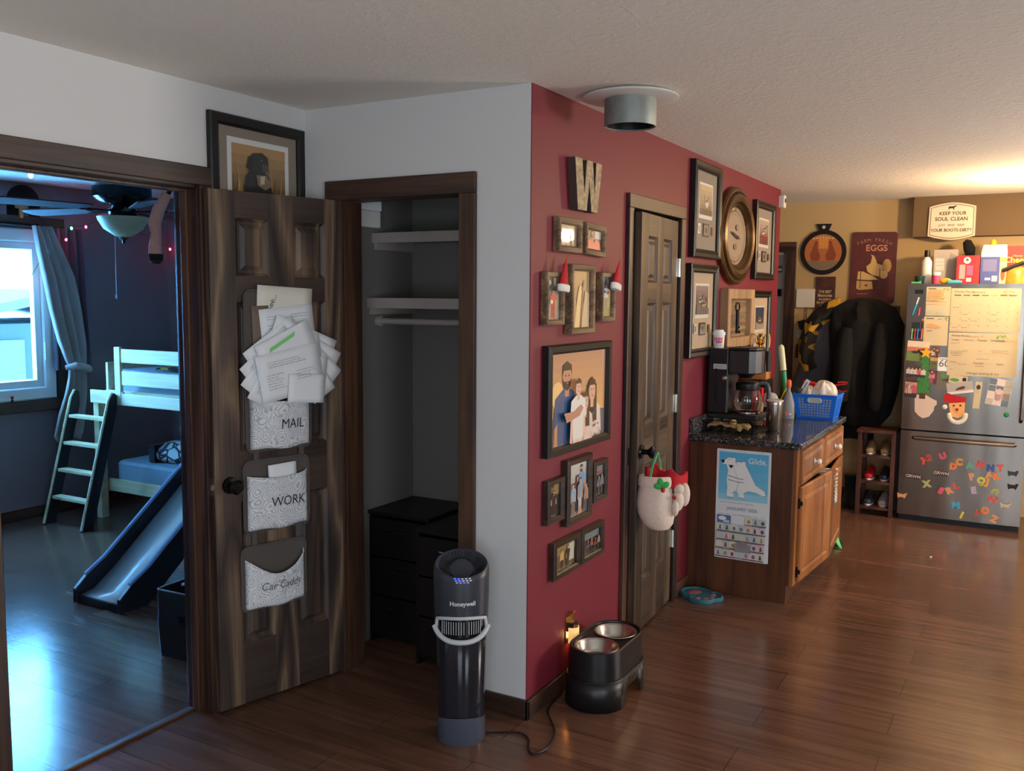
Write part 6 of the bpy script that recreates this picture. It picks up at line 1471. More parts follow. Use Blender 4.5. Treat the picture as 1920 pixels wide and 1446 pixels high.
card('green_drawing', 'child drawing with green leaf shape and dark ball below the planner', 'drawing', 1.140, 1.262, 1.050, 1.108, lambda b, w, h: (b.el(-w*0.2, -h*0.1, w*0.25, h*0.22, (96, 150, 70)), b.el(w*0.32, 0.004, w*0.11, h*0.26, (30, 28, 28))), R(-5), mat=CR, out=0.0128)
card('paper_stick', 'tall narrow cream paper strip left of the photo collage', 'paper', 1.308, 1.352, 0.875, 1.070, lambda b, w, h: (b.el(0, h*0.3, w*0.32, h*0.09, (60, 54, 50)), b.rc(-w*0.2, h*0.1, w*0.2, h*0.14, (190, 170, 140))), R(-4), mat=CR)
card('photo_collage', 'small photo collage print right of the bearded paper face', 'photo', 1.392, 1.540, 0.905, 1.095, a_collage, R(-8))
# paper tree, mitten cut-out, bearded face
t = thing('paper_tree', 'green paper pine tree with yellow star on the fridge', 'craft', onf(0.972, 1.050, R(-2), 0.0175))
for k in range(6):
    y = -0.085+0.045*k; w = 0.060-0.006*k
    q = MB(); q.T = Matrix.Translation((0.003*math.sin(k*2), 0, 0.0012*k)); q.prism([(-w, y), (w, y), (w*0.45, y+0.050), (-w*0.45, y+0.050)], 0, 0.001); q.build('tier', 'tree_green', t, smooth=0)
box(-0.020, 0.020, -0.125, -0.085, -0.0005, 0.0006).build('trunk', 'shoe_wood', t, smooth=0)
q = MB(); q.prism([((0.048 if k % 2 == 0 else 0.020)*math.cos(PI/2+PI*k/5), 0.215+(0.048 if k % 2 == 0 else 0.020)*math.sin(PI/2+PI*k/5)) for k in range(10)], 0.008, 0.009); q.build('star', 'yellow', t, smooth=0)
t = thing('paper_mitten', 'pale pink paper mitten cutout behind the paper tree', 'craft', onf(0.985, 0.875, R(-4), 0.0145))
pts = [(0.0, -0.095), (0.040, -0.078), (0.066, -0.03), (0.068, 0.0), (0.082, 0.020), (0.078, 0.046), (0.058, 0.052), (0.040, 0.060), (0.0, 0.080), (-0.060, 0.074), (-0.072, 0.055), (-0.066, 0.0), (-0.060, -0.05), (-0.030, -0.080)]
q = MB(); q.prism(pts, 0, 0.001); q.build('cutout', 'paper_pink', t, smooth=0)
t = thing('paper_santa', 'paper bearded face with red hat and cotton beard on the fridge', 'craft', onf(1.205, 0.862, R(4), 0.0155))
q = MB(); q.prism([(-0.055, 0.05), (-0.045, -0.05), (0.0, -0.065), (0.045, -0.045), (0.052, 0.05)], 0, 0.001); q.build('face', 'paper_peach', t, smooth=0)
q = MB(); q.prism([(-0.090, 0.06), (-0.050, 0.045), (0.055, 0.052), (0.060, 0.085), (-0.010, 0.100), (-0.060, 0.120), (-0.088, 0.100)][::1], 0.0012, 0.002); q.build('hat', 'red_cloth', t, smooth=0)
q = MB()
for k in range(12): a = PI+PI*k/11; q.ball((0.054*math.cos(a), -0.040+0.055*math.sin(a), 0.006), (0.017, 0.017, 0.006), 8, 5)
q.build('cotton_beard', 'cotton', t)
q = MB(); q.ball((0.0, 0.0, 0.005), (0.010, 0.010, 0.005), 10, 6); q.build('nose', 'red_plastic', t)
for s_ in (-1, 1):
    q = MB(); q.ball((s_*0.022, 0.028, 0.003), (0.008, 0.006, 0.002), 8, 4); q.build('eye', 'black', t)
q = MB(); q.ball((-0.082, 0.018, 0.005), (0.018, 0.018, 0.008), 10, 6); q.build('pompom', 'cotton', t)
q = thing('round_magnet', 'green round magnet alone at the right of the fridge door', 'magnet', onf(1.520, 0.843)); s_ = MB(); s_.lathe([(0.015, 0), (0.017, 0.004), (0.012, 0.010), (0, 0.012)], n=18); s_.build('disc', 'green_gloss', q)
# letter magnets on the freezer drawer
def mpix(u, v): return (1.651-0.0)*0 + FXA-0.022 + (u-103)/(1600-103)*0.842, 0.684-(v-100)/(1180-100)*0.66
LET = [('A', 440, 470, 'm_red', 'Y'), ('b', 500, 425, 'm_red2', 'B'), ('c', 665, 385, 'm_pink', 'U'), ('d', 795, 500, 'm_orange', 'D'), ('e', 860, 440, 'm_orange2', 'C'), ('f', 985, 470, 'm_teal', 'A'), ('g', 1105, 450, 'm_red', 'H'), ('h', 1225, 480, 'm_blue', 'N'), ('i', 1335, 475, 'm_pink2', 'T'),
       ('j', 1015, 605, 'm_peach', 'P'), ('k', 1125, 640, 'm_lime', 'Q'), ('l', 1200, 650, 'm_orange2', 'J'), ('m', 1205, 575, 'm_peach', 'F'), ('n', 1290, 575, 'm_orange', 'K'), ('o', 490, 745, 'm_olive', 'X'), ('p', 665, 810, 'm_pink', 'S'), ('q', 762, 800, 'm_peach', 'R'), ('r', 835, 735, 'm_red', 'L'), ('s', 1045, 765, 'm_violet', 'E'),
       ('t', 850, 970, 'm_cyan', 'M'), ('u', 925, 1080, 'm_lime', 'I'), ('v', 1100, 1040, 'm_red2', 'V'), ('w', 1190, 995, 'm_orange', 'O'), ('x', 1295, 1085, 'm_peach', 'Z'), ('y', 1285, 765, 'm_olive', 'G'), ('z', 1262, 855, 'm_pink2', 'W')]
mc = dict(m_red=('coral red', (226, 84, 74)), m_red2=('dull red', (190, 90, 84)), m_pink=('pink', (232, 96, 116)), m_pink2=('rose', (216, 100, 100)), m_orange=('orange', (240, 136, 70)), m_orange2=('amber', (240, 160, 70)), m_teal=('sea green', (100, 170, 140)), m_blue=('navy blue', (70, 90, 150)), m_peach=('peach', (226, 160, 110)), m_lime=('lime yellow', (214, 206, 80)), m_olive=('pale olive', (180, 180, 110)), m_violet=('lilac grey', (190, 170, 196)), m_cyan=('turquoise', (80, 170, 200)))
for k_, (nm, c) in mc.items(): M[k_] = simple(k_+'_magnet', rgb(*c), 0.45)
random.seed(11)
for _, u, v, cm, ch in LET:
    x, z = mpix(u, v)
    o = thing('letter_magnet', '%s letter %s magnet on the freezer drawer' % (mc[cm][0], ch), 'magnet', onf(x, z, R(random.uniform(-28, 28)), 0.0125), 'letter magnets on the freezer drawer')
    b = MB(); b.text(ch, 0, 0, 0.062, None, bold=0.0050, ext=0.003); b.build('letter', cm, o, smooth=0)
for x, z, lab in ((mpix(325, 665) + ('black word magnet strip at the left of the freezer drawer',)), (mpix(660, 595) + ('black word magnet strip higher, left of the orange letters',))):
    o = thing('word_magnet', lab, 'magnet', onf(x, z, R(-4), 0.0125)); q = MB(); q.prism(rrect(-0.044, -0.016, 0.044, 0.016, 0.003), 0, 0.002); q.build('strip', 'black', o, smooth=0)
    b = MB(); b.z = 0.0022; b.text('GRWM', 0, 0, 0.032, (226, 190, 180), bold=0.0008); b.build('lettering', 'print', o, smooth=0, recalc=False)
for u, v, lab, cm in ((198, 915, 'small brown animal magnet at the lower left of the freezer drawer', 'm_peach'), (1480, 520, 'small dark animal magnet right of the letter T magnet', 'charcoal'), (1485, 675, 'black low animal magnet in the bright strip of the freezer drawer', 'black'), (1415, 905, 'small pale animal magnet at the right of the freezer drawer', 'board_cream')):
    x, z = mpix(u, v); o = thing('animal_magnet', lab, 'magnet', onf(x, z, 0, 0.0125))
    q = MB(); q.prism([(-0.030, -0.014), (-0.024, -0.022), (-0.016, -0.012), (0.010, -0.012), (0.016, -0.022), (0.024, -0.012), (0.030, 0.006), (0.036, 0.016), (0.024, 0.022), (0.014, 0.010), (-0.020, 0.012), (-0.034, 0.020)], 0, 0.006); q.build('body', cm, o, smooth=0, bevel=0.0015)
# on top of the fridge
TZ = 1.7685
def bx(name, label, cat, x0, x1, y0, y1, h, mat, art=None, a=0.0, z=TZ):
    o = thing(name, label, cat, AT((x0+x1)/2, (y0+y1)/2, z, a)); w, d = x1-x0, y1-y0
    box(-w/2, w/2, -d/2, d/2, 0, h).build('body', mat, o, smooth=0, bevel=0.0015)
    if art:
        b = MB(); b.T = BACK(0, h/2, -d/2-0.0004); b.clip = (-w/2, -h/2, w/2, h/2); art(b, w, h); b.build('print', 'print', o, smooth=0, recalc=False)
    return o
o = thing('bottle', 'white bottle with dark cap at the left on the fridge top', 'bottle', AT(0.935, 4.47, TZ)); q = MB(); q.lathe([(0.034, 0), (0.036, 0.004), (0.036, 0.165), (0.022, 0.19), (0.016, 0.20)], n=24); q.build('body', 'white', o); q = MB(); q.lathe([(0.018, 0.2005), (0.020, 0.21), (0.018, 0.25), (0.0, 0.252)], n=18); q.build('cap', 'black', o)
def a_jug(b, w, h): b.rc(-w*0.42, -h*0.1, -w*0.05, h*0.25, (206, 204, 200)); scrib(b, -w*0.38, h*0.14, w*0.28, (120, 110, 104)); scrib(b, -w*0.38, h*0.04, w*0.3, (120, 110, 104)); b.pl([(0, -h*0.5), (w*0.5, -h*0.5), (w*0.5, h*0.3), (w*0.2, h*0.4)], (150, 146, 140))
bx('storage_canister', 'pale plastic canister behind the small cups on the fridge top', 'canister', 0.978, 1.138, 4.50, 4.62, 0.255, 'canister', a_jug)
def a_red(b, w, h): b.rc(-w/2, -h/2, w/2, h/2, (206, 40, 50)); b.el(-w*0.05, h*0.33, w*0.16, h*0.12, (226, 214, 206)); b.el(-w*0.05, h*0.35, w*0.07, h*0.05, (90, 90, 150)); b.rc(-w*0.38, -h*0.32, -w*0.12, h*0.18, (176, 150, 150)); b.rc(-w*0.06, -h*0.2, w*0.22, h*0.15, (150, 90, 130)); b.rc(-w*0.06, -h*0.42, w*0.16, -h*0.28, (226, 210, 206)); b.rc(w*0.3, -h*0.5, w*0.5, h*0.5, (226, 50, 56))
bx('food_box', 'red food box with white oval on the fridge top', 'box', 1.142, 1.292, 4.40, 4.50, 0.205, 'red_plastic', a_red)
def a_blue(b, w, h): b.rc(-w/2, -h/2, w*0.24, h*0.36, (70, 84, 150)); b.rc(-w*0.42, -h*0.1, w*0.12, h*0.28, (110, 110, 160)); b.rc(-w/2, h*0.36, w/2, h/2, (230, 224, 210)); b.rc(w*0.24, -h/2, w/2, h*0.36, (232, 206, 160)); b.el(w*0.37, -h*0.2, w*0.09, h*0.2, (214, 90, 60)); b.rc(w*0.26, h*0.2, w*0.48, h*0.32, (240, 196, 60)); b.rc(-w*0.05, -h*0.42, w*0.16, -h*0.24, (226, 220, 210)); b.rc(-w*0.32, -h*0.38, -w*0.1, -h*0.30, (200, 200, 214))
o = bx('cracker_box', 'open blue and cream cracker box on the fridge top', 'box', 1.298, 1.462, 4.40, 4.50, 0.225, 'paper', a_blue)
q = MB(); q.quad((-0.082, -0.05, 0.225), (0.03, -0.05, 0.225), (0.02, -0.085, 0.262), (-0.072, -0.085, 0.262)); q.build('flap', 'paper', o, smooth=0, solid=0.001, recalc=False)
q = MB(); q.quad((-0.082, 0.05, 0.225), (0.082, 0.05, 0.225), (0.075, 0.07, 0.285), (-0.075, 0.07, 0.285)); q.build('flap', 'paper', o, smooth=0, solid=0.001, recalc=False)
def a_oats(b, w, h):
    b.rc(-w/2, -h/2, w/2, h/2, (150, 44, 40)); b.rc(-w/2, -h/2, w/2, -h*0.05, (206, 120, 50)); b.text('Honey Nut', 0, h*0.24, 0.022, (240, 200, 120)); b.text('Cheerios', 0.0, h*0.13, 0.058, (244, 190, 70), bold=0.0016); b.el(w*0.2, -h*0.3, w*0.3, h*0.2, (236, 170, 80))
    for k in range(16): b.el(w*0.2+random.uniform(-.25, .25)*w, -h*0.3+random.uniform(-.15, .15)*h, 0.009, 0.007, random.choice([(196, 120, 50), (220, 150, 80)]), 8)
bx('cereal_box', 'red and orange cereal box at the right end of the fridge top', 'box', 1.458, 1.640, 4.52, 4.59, 0.275, 'red_plastic', a_oats)
o = thing('snack_bag', 'yellow snack bag with dark clip in front of the cereal box', 'bag', AT(1.525, 4.42, TZ)); q = MB(); q.grid(lambda u, v: (0.075*math.cos(2*PI*u)*math.cos(v*PI/2)**0.5, 0.045*math.sin(2*PI*u)*math.cos(v*PI/2)**0.5, 0.125*math.sin(v*PI/2)+0.008*math.sin(10*PI*u)*v*(1-v)), 32, 10); q.build('bag', 'snack', o, recalc=False)
q = MB(); q.tube([(-0.085, -0.03, 0.095), (0.045, -0.02, 0.150)], 0.014, 8); q.build('clip', 'black', o)
o = thing('party_cup', 'small pink and white cup at the front left of the fridge top', 'cup', AT(1.010, 4.385, TZ)); q = MB(); q.lathe([(0.022, 0), (0.029, 0.082), (0.027, 0.082), (0.020, 0.004), (0, 0.004)], n=22); q.build('cup', 'pink', o, recalc=False); q = MB(); q.lathe([(0.0292, 0.062), (0.0305, 0.085), (0.0285, 0.087)], n=22, cap0=False, cap1=False); q.build('rim_band', 'white', o)
o = thing('yellow_toy', 'yellow rounded toy lying beside the pink cup', 'toy', AT(1.075, 4.39, TZ)); q = MB(); q.ball((0, 0, 0.022), (0.042, 0.02, 0.022)); q.build('body', 'yellow', o)
o = thing('blue_tube', 'pale blue squeeze tube lying on the fridge top', 'tube', AT(1.150-0.02, 4.372, TZ)); q = MB(); q.tube([(-0.040, 0, 0.014), (0.030, 0, 0.014), (0.055, 0, 0.012)], [0.015, 0.014, 0.010], 12); q.build('tube', 'm_cyan', o)
o = thing('green_tub', 'small dark green tub at the left edge of the fridge top', 'tub', AT(0.895, 4.43, TZ)); q = MB(); q.lathe([(0.030, 0), (0.034, 0.045), (0.036, 0.048), (0.036, 0.058), (0.0, 0.060)], n=22); q.build('tub', 'teal_dark', o)
o = thing('lime_clip', 'lime bag clip lying at the front left edge of the fridge top', 'clip', AT(0.882, 4.352, TZ)); q = MB(); q.tube([(-0.032, 0, 0.008), (0.032, 0, 0.008)], 0.007, 8); q.tube([(0.018, 0, 0.010), (0.028, 0, 0.020)], 0.005, 6); q.build('clip', 'lime', o)
o = thing('feather_toy', 'black feathery toy with yellow tip standing behind the boxes', 'toy', AT(1.245, 4.58, TZ)); q = MB(); q.tube([(0, 0, 0.0), (-0.02, 0, 0.16), (-0.035, 0, 0.26), (-0.055, 0, 0.315), (-0.06, 0, 0.33)], [0.006, 0.02, 0.042, 0.03, 0.006], 12); q.build('plume', 'fur_black', o)
o = thing('yellow_chick', 'small yellow and orange figure behind the cracker box', 'toy', AT(1.365, 4.56, TZ)); q = MB(); q.lathe([(0.018, 0), (0.022, 0.22), (0.028, 0.26), (0.022, 0.31), (0.010, 0.325), (0, 0.326)], n=16); q.build('body', 'yellow', o)

# ------------------------------------------------------------------ soffit sign
t = thing('soffit_sign', 'white wooden sign with cow and boots saying on the soffit', 'sign', BACK(1.070, 2.246, 4.72) @ Matrix.Rotation(R(-0.5), 4, 'Z'))
def plaque(w, h, k):
    pts = []
    n = 12
    for i in range(n+1): u = -1+2*i/n; pts.append((u*w, -h*0.78-(h*0.22)*(1-abs(u)**1.6)*k))
    for i in range(n+1): u = 1-2*i/n; pts.append((u*w*0.985, h*0.78+(h*0.22)*(1-abs(u)**1.6)*k))
    return pts
q = MB(); q.prism(plaque(0.163, 0.142, 1), 0.001, 0.014); q.build('board', simple('sign_white', rgb(214, 196, 170), 0.6), t, smooth=0, bevel=0.0015)
b = MB(); b.z = 0.0145; b.pl(plaque(0.150, 0.130, 1), (96, 74, 56)); b.pl(plaque(0.146, 0.126, 1), (226, 206, 180))
BR = (74, 56, 42)
b.pl([(-0.026, 0.084), (-0.022, 0.084), (-0.021, 0.096), (0.006, 0.096), (0.008, 0.083), (0.012, 0.083), (0.013, 0.100), (0.020, 0.108), (0.030, 0.110), (0.026, 0.118), (0.018, 0.117), (0.008, 0.112), (-0.024, 0.111), (-0.028, 0.104)], (44, 34, 28))
b.text('KEEP YOUR', 0.004, 0.058, 0.036, BR, bold=0.0008); b.text('SOUL', -0.070, 0.016, 0.038, BR, bold=0.0008); b.text('CLEAN', 0.050, 0.016, 0.038, BR, bold=0.0008)
b.text('JUST   AND   KEEP', 0.0, -0.030, 0.022, BR); b.text('YOUR BOOTS DIRTY', 0.0, -0.068, 0.033, BR, bold=0.0005, sx=0.92)
b.build('lettering', 'print', t, smooth=0, recalc=False)

# ------------------------------------------------------------------ back wall
t = thing('skillet_plaque', 'round black skillet-shaped plaque painted with orange hens', 'wall plaque', BACK(0.108, 2.035, 4.87))
pts = [(0.184*math.cos(R(a)), 0.184*math.sin(R(a))) for a in range(-258, 79, 6)]
pts += [(0.045, 0.190), (0.050, 0.205), (0.062, 0.232), (-0.062, 0.232), (-0.050, 0.205), (-0.045, 0.190)]
q = MB(); q.prism(pts, 0.001, 0.016); q.build('pan', 'black_frame', t, smooth=0, bevel=0.002)
b = MB(); b.z = 0.0165; b.el(0, 0, 0.148, 0.148, (176, 104, 56), 40); b.clip = (-0.15, -0.15, 0.15, -0.070); 
b.pl([(0.148*math.cos(R(a)), 0.148*math.sin(R(a))) for a in range(208, 333, 6)], (128, 110, 88)); b.clip = None
b.pl([(-0.03, 0.03), (0.035, 0.03), (0.045, 0.12), (-0.04, 0.12)], (206, 140, 60))
for s_ in (-1, 1):
    b.pl([(s_*0.03, -0.068), (s_*0.09, -0.068), (s_*0.105, -0.02), (s_*0.085, 0.03), (s_*0.070, 0.075), (s_*0.050, 0.080), (s_*0.045, 0.03), (s_*0.02, -0.03)][::s_], (136, 66, 36)); b.el(s_*0.055, 0.078, 0.014, 0.016, (150, 50, 40), 10)
for k in range(7): b.el(-0.075+0.025*k, 0.125-0.004*abs(k-3), 0.010, 0.008, (196, 176, 130), 8)
b.el(0, 0.205, 0.014, 0.014, (196, 186, 176), 14); b.build('painting', 'print', t, smooth=0, recalc=False)
t = thing('egg_sign', 'dark red boarded sign with hen and eggs above the coats', 'sign', BACK(0.502, 1.905, 4.87) @ Matrix.Rotation(R(-0.8), 4, 'Z'))
q = MB(); q.prism(rrect(-0.172, -0.285, 0.172, 0.285, 0.025), 0.001, 0.020); q.build('board', simple('sign_maroon', rgb(96, 44, 46), 0.6, noise=0.25, nscale=18), t, smooth=0, bevel=0.003)
b = MB(); b.z = 0.0205; YE = (206, 170, 110)
for k, ch in enumerate('FARM FRESH'): u = (k-4.5)/4.5; b.text(ch, u*0.122, 0.222-0.030*u*u, 0.036, (176, 124, 104), rot=-u*0.3)
b.text('EGGS', 0.02, 0.155, 0.068, (206, 140, 116), bold=0.0014)
b.pl([(-0.05, 0.01), (-0.02, 0.035), (-0.01, 0.085), (-0.02, 0.105), (0.005, 0.095), (0.022, 0.06), (0.03, 0.035), (0.07, 0.02), (0.075, -0.04), (0.05, -0.07), (0.0, -0.06), (-0.04, -0.03)], YE); b.el(0.105, 0.015, 0.034, 0.055, (176, 140, 88), 20); b.el(0.085, -0.055, 0.03, 0.032, YE, 16)
b.pl([(-0.115, -0.095), (-0.11, -0.03), (-0.075, -0.03), (0.02, -0.075), (0.045, -0.095), (-0.02, -0.10)], YE); b.pl([(-0.118, -0.17), (-0.118, -0.105), (0.0, -0.11), (0.01, -0.17), (-0.09, -0.18)], (186, 150, 96)); b.pl([(-0.06, -0.14), (-0.03, -0.13), (-0.04, -0.155)], (96, 44, 46))
for x in (-0.092, 0.052): b.rc(x, -0.17, x+0.006, 0.0 if x > 0 else -0.03, (96, 60, 40))
scrib(b, -0.11, -0.215, 0.08, (150, 110, 90), 0.008); b.build('painting', 'print', t, smooth=0, recalc=False)
t = thing('script_sign', 'small brown wooden sign with white script lettering', 'sign', BACK(0.138, 1.698, 4.87))
box(-0.079, 0.079, -0.137, 0.137, 0.001, 0.016).build('board', 'shoe_wood', t, smooth=0, bevel=0.002)
b = MB(); b.z = 0.0165
for tx, y, sz in (('THE BEST', 0.012, 0.030), ('Memories', -0.018, 0.036), ('are made in', -0.048, 0.026), ('the KITCHEN', -0.076, 0.028), ('together', -0.102, 0.026)): b.text(tx, 0, y, sz, (206, 186, 150), bold=0.0008, sx=0.8)
b.build('lettering', 'print', t, smooth=0, recalc=False)
t = thing('wall_panel', 'plain white square panel left of the script sign, thin cords below', 'wall panel', BACK(-0.018, 1.656, 4.87))
q = MB(); q.prism(rrect(-0.076, -0.078, 0.076, 0.078, 0.006), 0.001, 0.024); q.build('cover', 'white_enamel', t, smooth=0, bevel=0.004)
q = MB(); q.tube([(-0.004, -0.079, 0.006), (-0.004, -0.14, 0.004), (-0.012, -0.20, 0.004)], 0.002, 5); q.tube([(0.012, -0.079, 0.006), (0.010, -0.15, 0.004), (0.016, -0.21, 0.004)], 0.002, 5); q.build('cord', 'black', t)
t = thing('key_hook_board', 'pale mint hook board on the wall left of the coats', 'hook board', BACK(-0.03, 1.36, 4.87))
box(-0.055, 0.055, -0.030, 0.030, 0.001, 0.012).build('board', simple('mint_board', rgb(160, 176, 150), 0.6), t, smooth=0)
for k in range(3): q = MB(); q.tube([(-0.035+0.035*k, -0.02, 0.012), (-0.035+0.035*k, -0.05, 0.022), (-0.035+0.035*k, -0.058, 0.034)], 0.003, 6); q.build('hook', 'chrome', t)
t = thing('hanging_gadget', 'black radio hanging above the mint hook board', 'radio', BACK(-0.035, 1.435, 4.87) @ Matrix.Rotation(R(18), 4, 'Z')); box(-0.03, 0.03, -0.036, 0.036, 0.002, 0.035).build('case', 'black', t, smooth=0, bevel=0.004)
t = thing('hanging_gadget', 'black pouch hanging below the mint hook board', 'pouch', BACK(-0.055, 1.215, 4.87)); q = MB(); q.prism([(-0.03, -0.06), (0.04, -0.055), (0.045, 0.03), (0.02, 0.07), (-0.025, 0.05)], 0.002, 0.04); q.build('pouch', 'black', t, smooth=0, bevel=0.008)
# ------------------------------------------------------------------ coats on the back wall
box_ = thing('coat_rack', 'dark coat rail on the back wall behind the coats', 'coat rack', BACK(0.42, 1.56, 4.87)); box(-0.30, 0.30, -0.04, 0.04, 0.001, 0.018).build('rail', 'shoe_wood', box_, smooth=0)
for k in range(5): q = MB(); q.tube([(-0.26+0.13*k, 0, 0.018), (-0.26+0.13*k, -0.005, 0.05), (-0.26+0.13*k, 0.02, 0.07)], 0.005, 6); q.build('hook', 'black_metal', box_)
def heap(name, label, cat, x, y, secs, mat, seed, rough=0.05, nn=40, extra=None):
    """a hung garment: sections (z, x offset, half width, half depth) from the top down, with folds"""
    t = thing(name, label, cat, AT(x, y, 0)); rr = random.Random(seed); p = [rr.uniform(0, 6) for _ in range(5)]
    rings = []
    m = len(secs); 
    for i in range((m-1)*5+1):
        f = i/5; k = min(int(f), m-2); u = f-k
        z, dx, w, d = [secs[k][j]+(secs[k+1][j]-secs[k][j])*u for j in range(4)]
        rings.append([(dx+w*math.cos(2*PI*j/nn)*(1+rough*math.sin(5*2*PI*j/nn+p[0]+1.3*f)), d*math.sin(2*PI*j/nn)*(1+2.2*rough*math.sin(7*2*PI*j/nn+p[1]+0.8*f)+rough*math.sin(13*2*PI*j/nn+p[2]-f)), z+0.12*rough*math.sin(4*2*PI*j/nn+p[3])) for j in range(nn)])
    q = MB(); q.rings(rings[::-1]); q.build('body', mat, t)
    return t
heap('coat', 'long black coat behind the fur coat, hanging down to the shoe rack', 'coat', 0.40, 4.775, [(1.56, 0, 0.05, 0.03), (1.50, 0, 0.18, 0.07), (1.2, 0, 0.22, 0.08), (0.8, 0.0, 0.20, 0.08), (0.52, 0.0, 0.17, 0.07)], 'fabric_black', 4)
t = heap('fur_coat', 'big black fur coat bulging out with a rounded top beside the fridge', 'coat', 0.50, 4.575, [(1.655, -0.02, 0.03, 0.03), (1.635, -0.02, 0.13, 0.06), (1.58, -0.01, 0.225, 0.10), (1.45, 0.02, 0.27, 0.125), (1.2, 0.03, 0.265, 0.135), (0.95, 0.03, 0.235, 0.125), (0.75, 0.02, 0.19, 0.10), (0.66, 0.02, 0.12, 0.06)], 'fur_black', 2, 0.07)
for dx, zt, zb in ((-0.11, 1.42, 0.86), (0.14, 1.46, 0.80)):
    q = MB(); q.tube([(dx, -0.10, zt), (dx-0.01, -0.145, (zt+zb)/2+0.1), (dx-0.02, -0.14, zb+0.1), (dx-0.02, -0.12, zb)], [0.05, 0.065, 0.062, 0.045], 14); q.build('sleeve', 'fur_black', t)
heap('coat', 'dark grey coat slanting down at the left of the black fur coat', 'coat', 0.165, 4.62, [(1.50, 0.055, 0.03, 0.02), (1.47, 0.05, 0.07, 0.04), (1.36, 0.025, 0.095, 0.055), (1.15, -0.03, 0.125, 0.06), (0.92, -0.08, 0.15, 0.055), (0.80, -0.10, 0.155, 0.04)], 'fabric_grey', 3, 0.04)
t = thing('plaid_scarf', 'black and mustard plaid scarf curving over the upper left of the coats', 'scarf', AT(0.115, 4.615, 0))
path = [(0.20, 1.615), (0.10, 1.59), (0.02, 1.53), (-0.05, 1.42), (-0.085, 1.28), (-0.08, 1.16), (-0.04, 1.07)]
def sc_fn(u, v):
    f = v*(len(path)-1); k = min(int(f), len(path)-2); g = f-k
    x = path[k][0]+(path[k+1][0]-path[k][0])*g; z = path[k][1]+(path[k+1][1]-path[k][1])*g
    nx, nz = path[k+1][1]-path[k][1], -(path[k+1][0]-path[k][0]); L = math.hypot(nx, nz)
    w = 0.15*(u-0.25); return (x-nx/L*w, -0.075*math.sin(PI*u)-0.012*math.sin(12*u+5*v), z-nz/L*w+0.008*math.sin(18*v))
q = MB(); q.grid(sc_fn, 14, 36); q.build('cloth', 'plaid', t, solid=0.014, recalc=False)
# shoe rack with shoes
SX0, SX1, SY0, SY1, SH = 0.530, 0.800, 4.30, 4.60, 0.66
t = thing('shoe_rack', 'reddish brown open shoe rack between the coats and the fridge', 'shoe rack', AT(SX0, SY0, 0))
w, d = SX1-SX0, SY1-SY0
for x in (0, w-0.03): 
    for y in (0, d-0.03): box(x, x+0.03, y, y+0.03, 0.0, SH-0.022).build('post', 'shoe_wood', t, smooth=0, bevel=0.002)
LV = (0.05, 0.25, 0.45)
for z in LV: box(0.031, w-0.031, 0.004, d-0.004, z, z+0.018).build('shelf', 'shoe_wood', t, smooth=0)
box(-0.01, w, -0.01, d, SH-0.0218, SH).build('top_board', 'shoe_wood', t, smooth=0, bevel=0.003)
def shoe(label, x, y, z, mat, a, grp=None, L=0.22):
    o = thing('shoe', label, 'shoe', AT(x, y, z, a), grp); s_ = L/0.27
    loft([((0, yy*s_, zz*s_), (wv*s_, 0, 0), (0, 0, hv*s_)) for yy, zz, wv, hv in ((-0.13, 0.030, 0.012, 0.012), (-0.12, 0.032, 0.034, 0.026), (-0.08, 0.036, 0.044, 0.032), (-0.03, 0.044, 0.042, 0.040), (0.03, 0.055, 0.036, 0.050), (0.09, 0.058, 0.036, 0.054), (0.125, 0.052, 0.026, 0.046), (0.132, 0.05, 0.008, 0.03))], 14).build('upper', mat, o)
    q = MB(); q.prism([(0.045*s_*math.cos(2*PI*k/20)*(1 if math.sin(2*PI*k/20) < 0 else 0.85), 0.135*s_*math.sin(2*PI*k/20)) for k in range(20)], 0, 0.012); q.build('sole', 'white' if mat != 'fabric_black' else 'black', o, smooth=0)
SG = 'dark shoes on the shoe rack'
for z, lvl in zip(LV, ('bottom', 'middle', 'top')):
    for k in range(2):
        mt = {('middle', 0): 'red_plastic', ('bottom', 1): 'grey_knit', ('top', 0): 'tan_cloth', ('top', 1): 'tan_cloth'}.get((lvl, k), 'charcoal')
        nm = {'red_plastic': 'red', 'grey_knit': 'pale grey', 'tan_cloth': 'tan', 'charcoal': 'dark grey'}[mt]
        shoe('%s shoe, %s one on the %s shelf of the rack' % (nm, 'left' if k == 0 else 'right', lvl), SX0+0.082+0.106*k, SY0+0.15, z+0.0185, mt, R(0))
t = thing('boots', 'black boot on the floor left of the shoe rack', 'boot', AT(0.44, 4.60, 0))
loft([((0, -0.12, 0.03), (0.03, 0, 0), (0, 0, 0.025)), ((0, -0.06, 0.05), (0.045, 0, 0), (0, 0, 0.045)), ((0, 0.02, 0.08), (0.045, 0, 0), (0, 0.01, 0.075)), ((0, 0.06, 0.10), (0.04, 0, 0), (0, 0.03, 0.08))], 14).build('foot', 'fabric_black', t)
q = MB(); q.lathe([(0.042, 0.04), (0.046, 0.16), (0.050, 0.24)], c=(0, 0.03, 0), n=18); q.build('shaft', 'fabric_black', t)
t = thing('floor_crumb', 'small white scrap on the kitchen floor', 'scrap', AT(1.16, 3.30, 0)); q = MB(); q.ball((0, 0, 0.004), (0.008, 0.006, 0.004), 8, 5); q.build('scrap', 'paper', t)

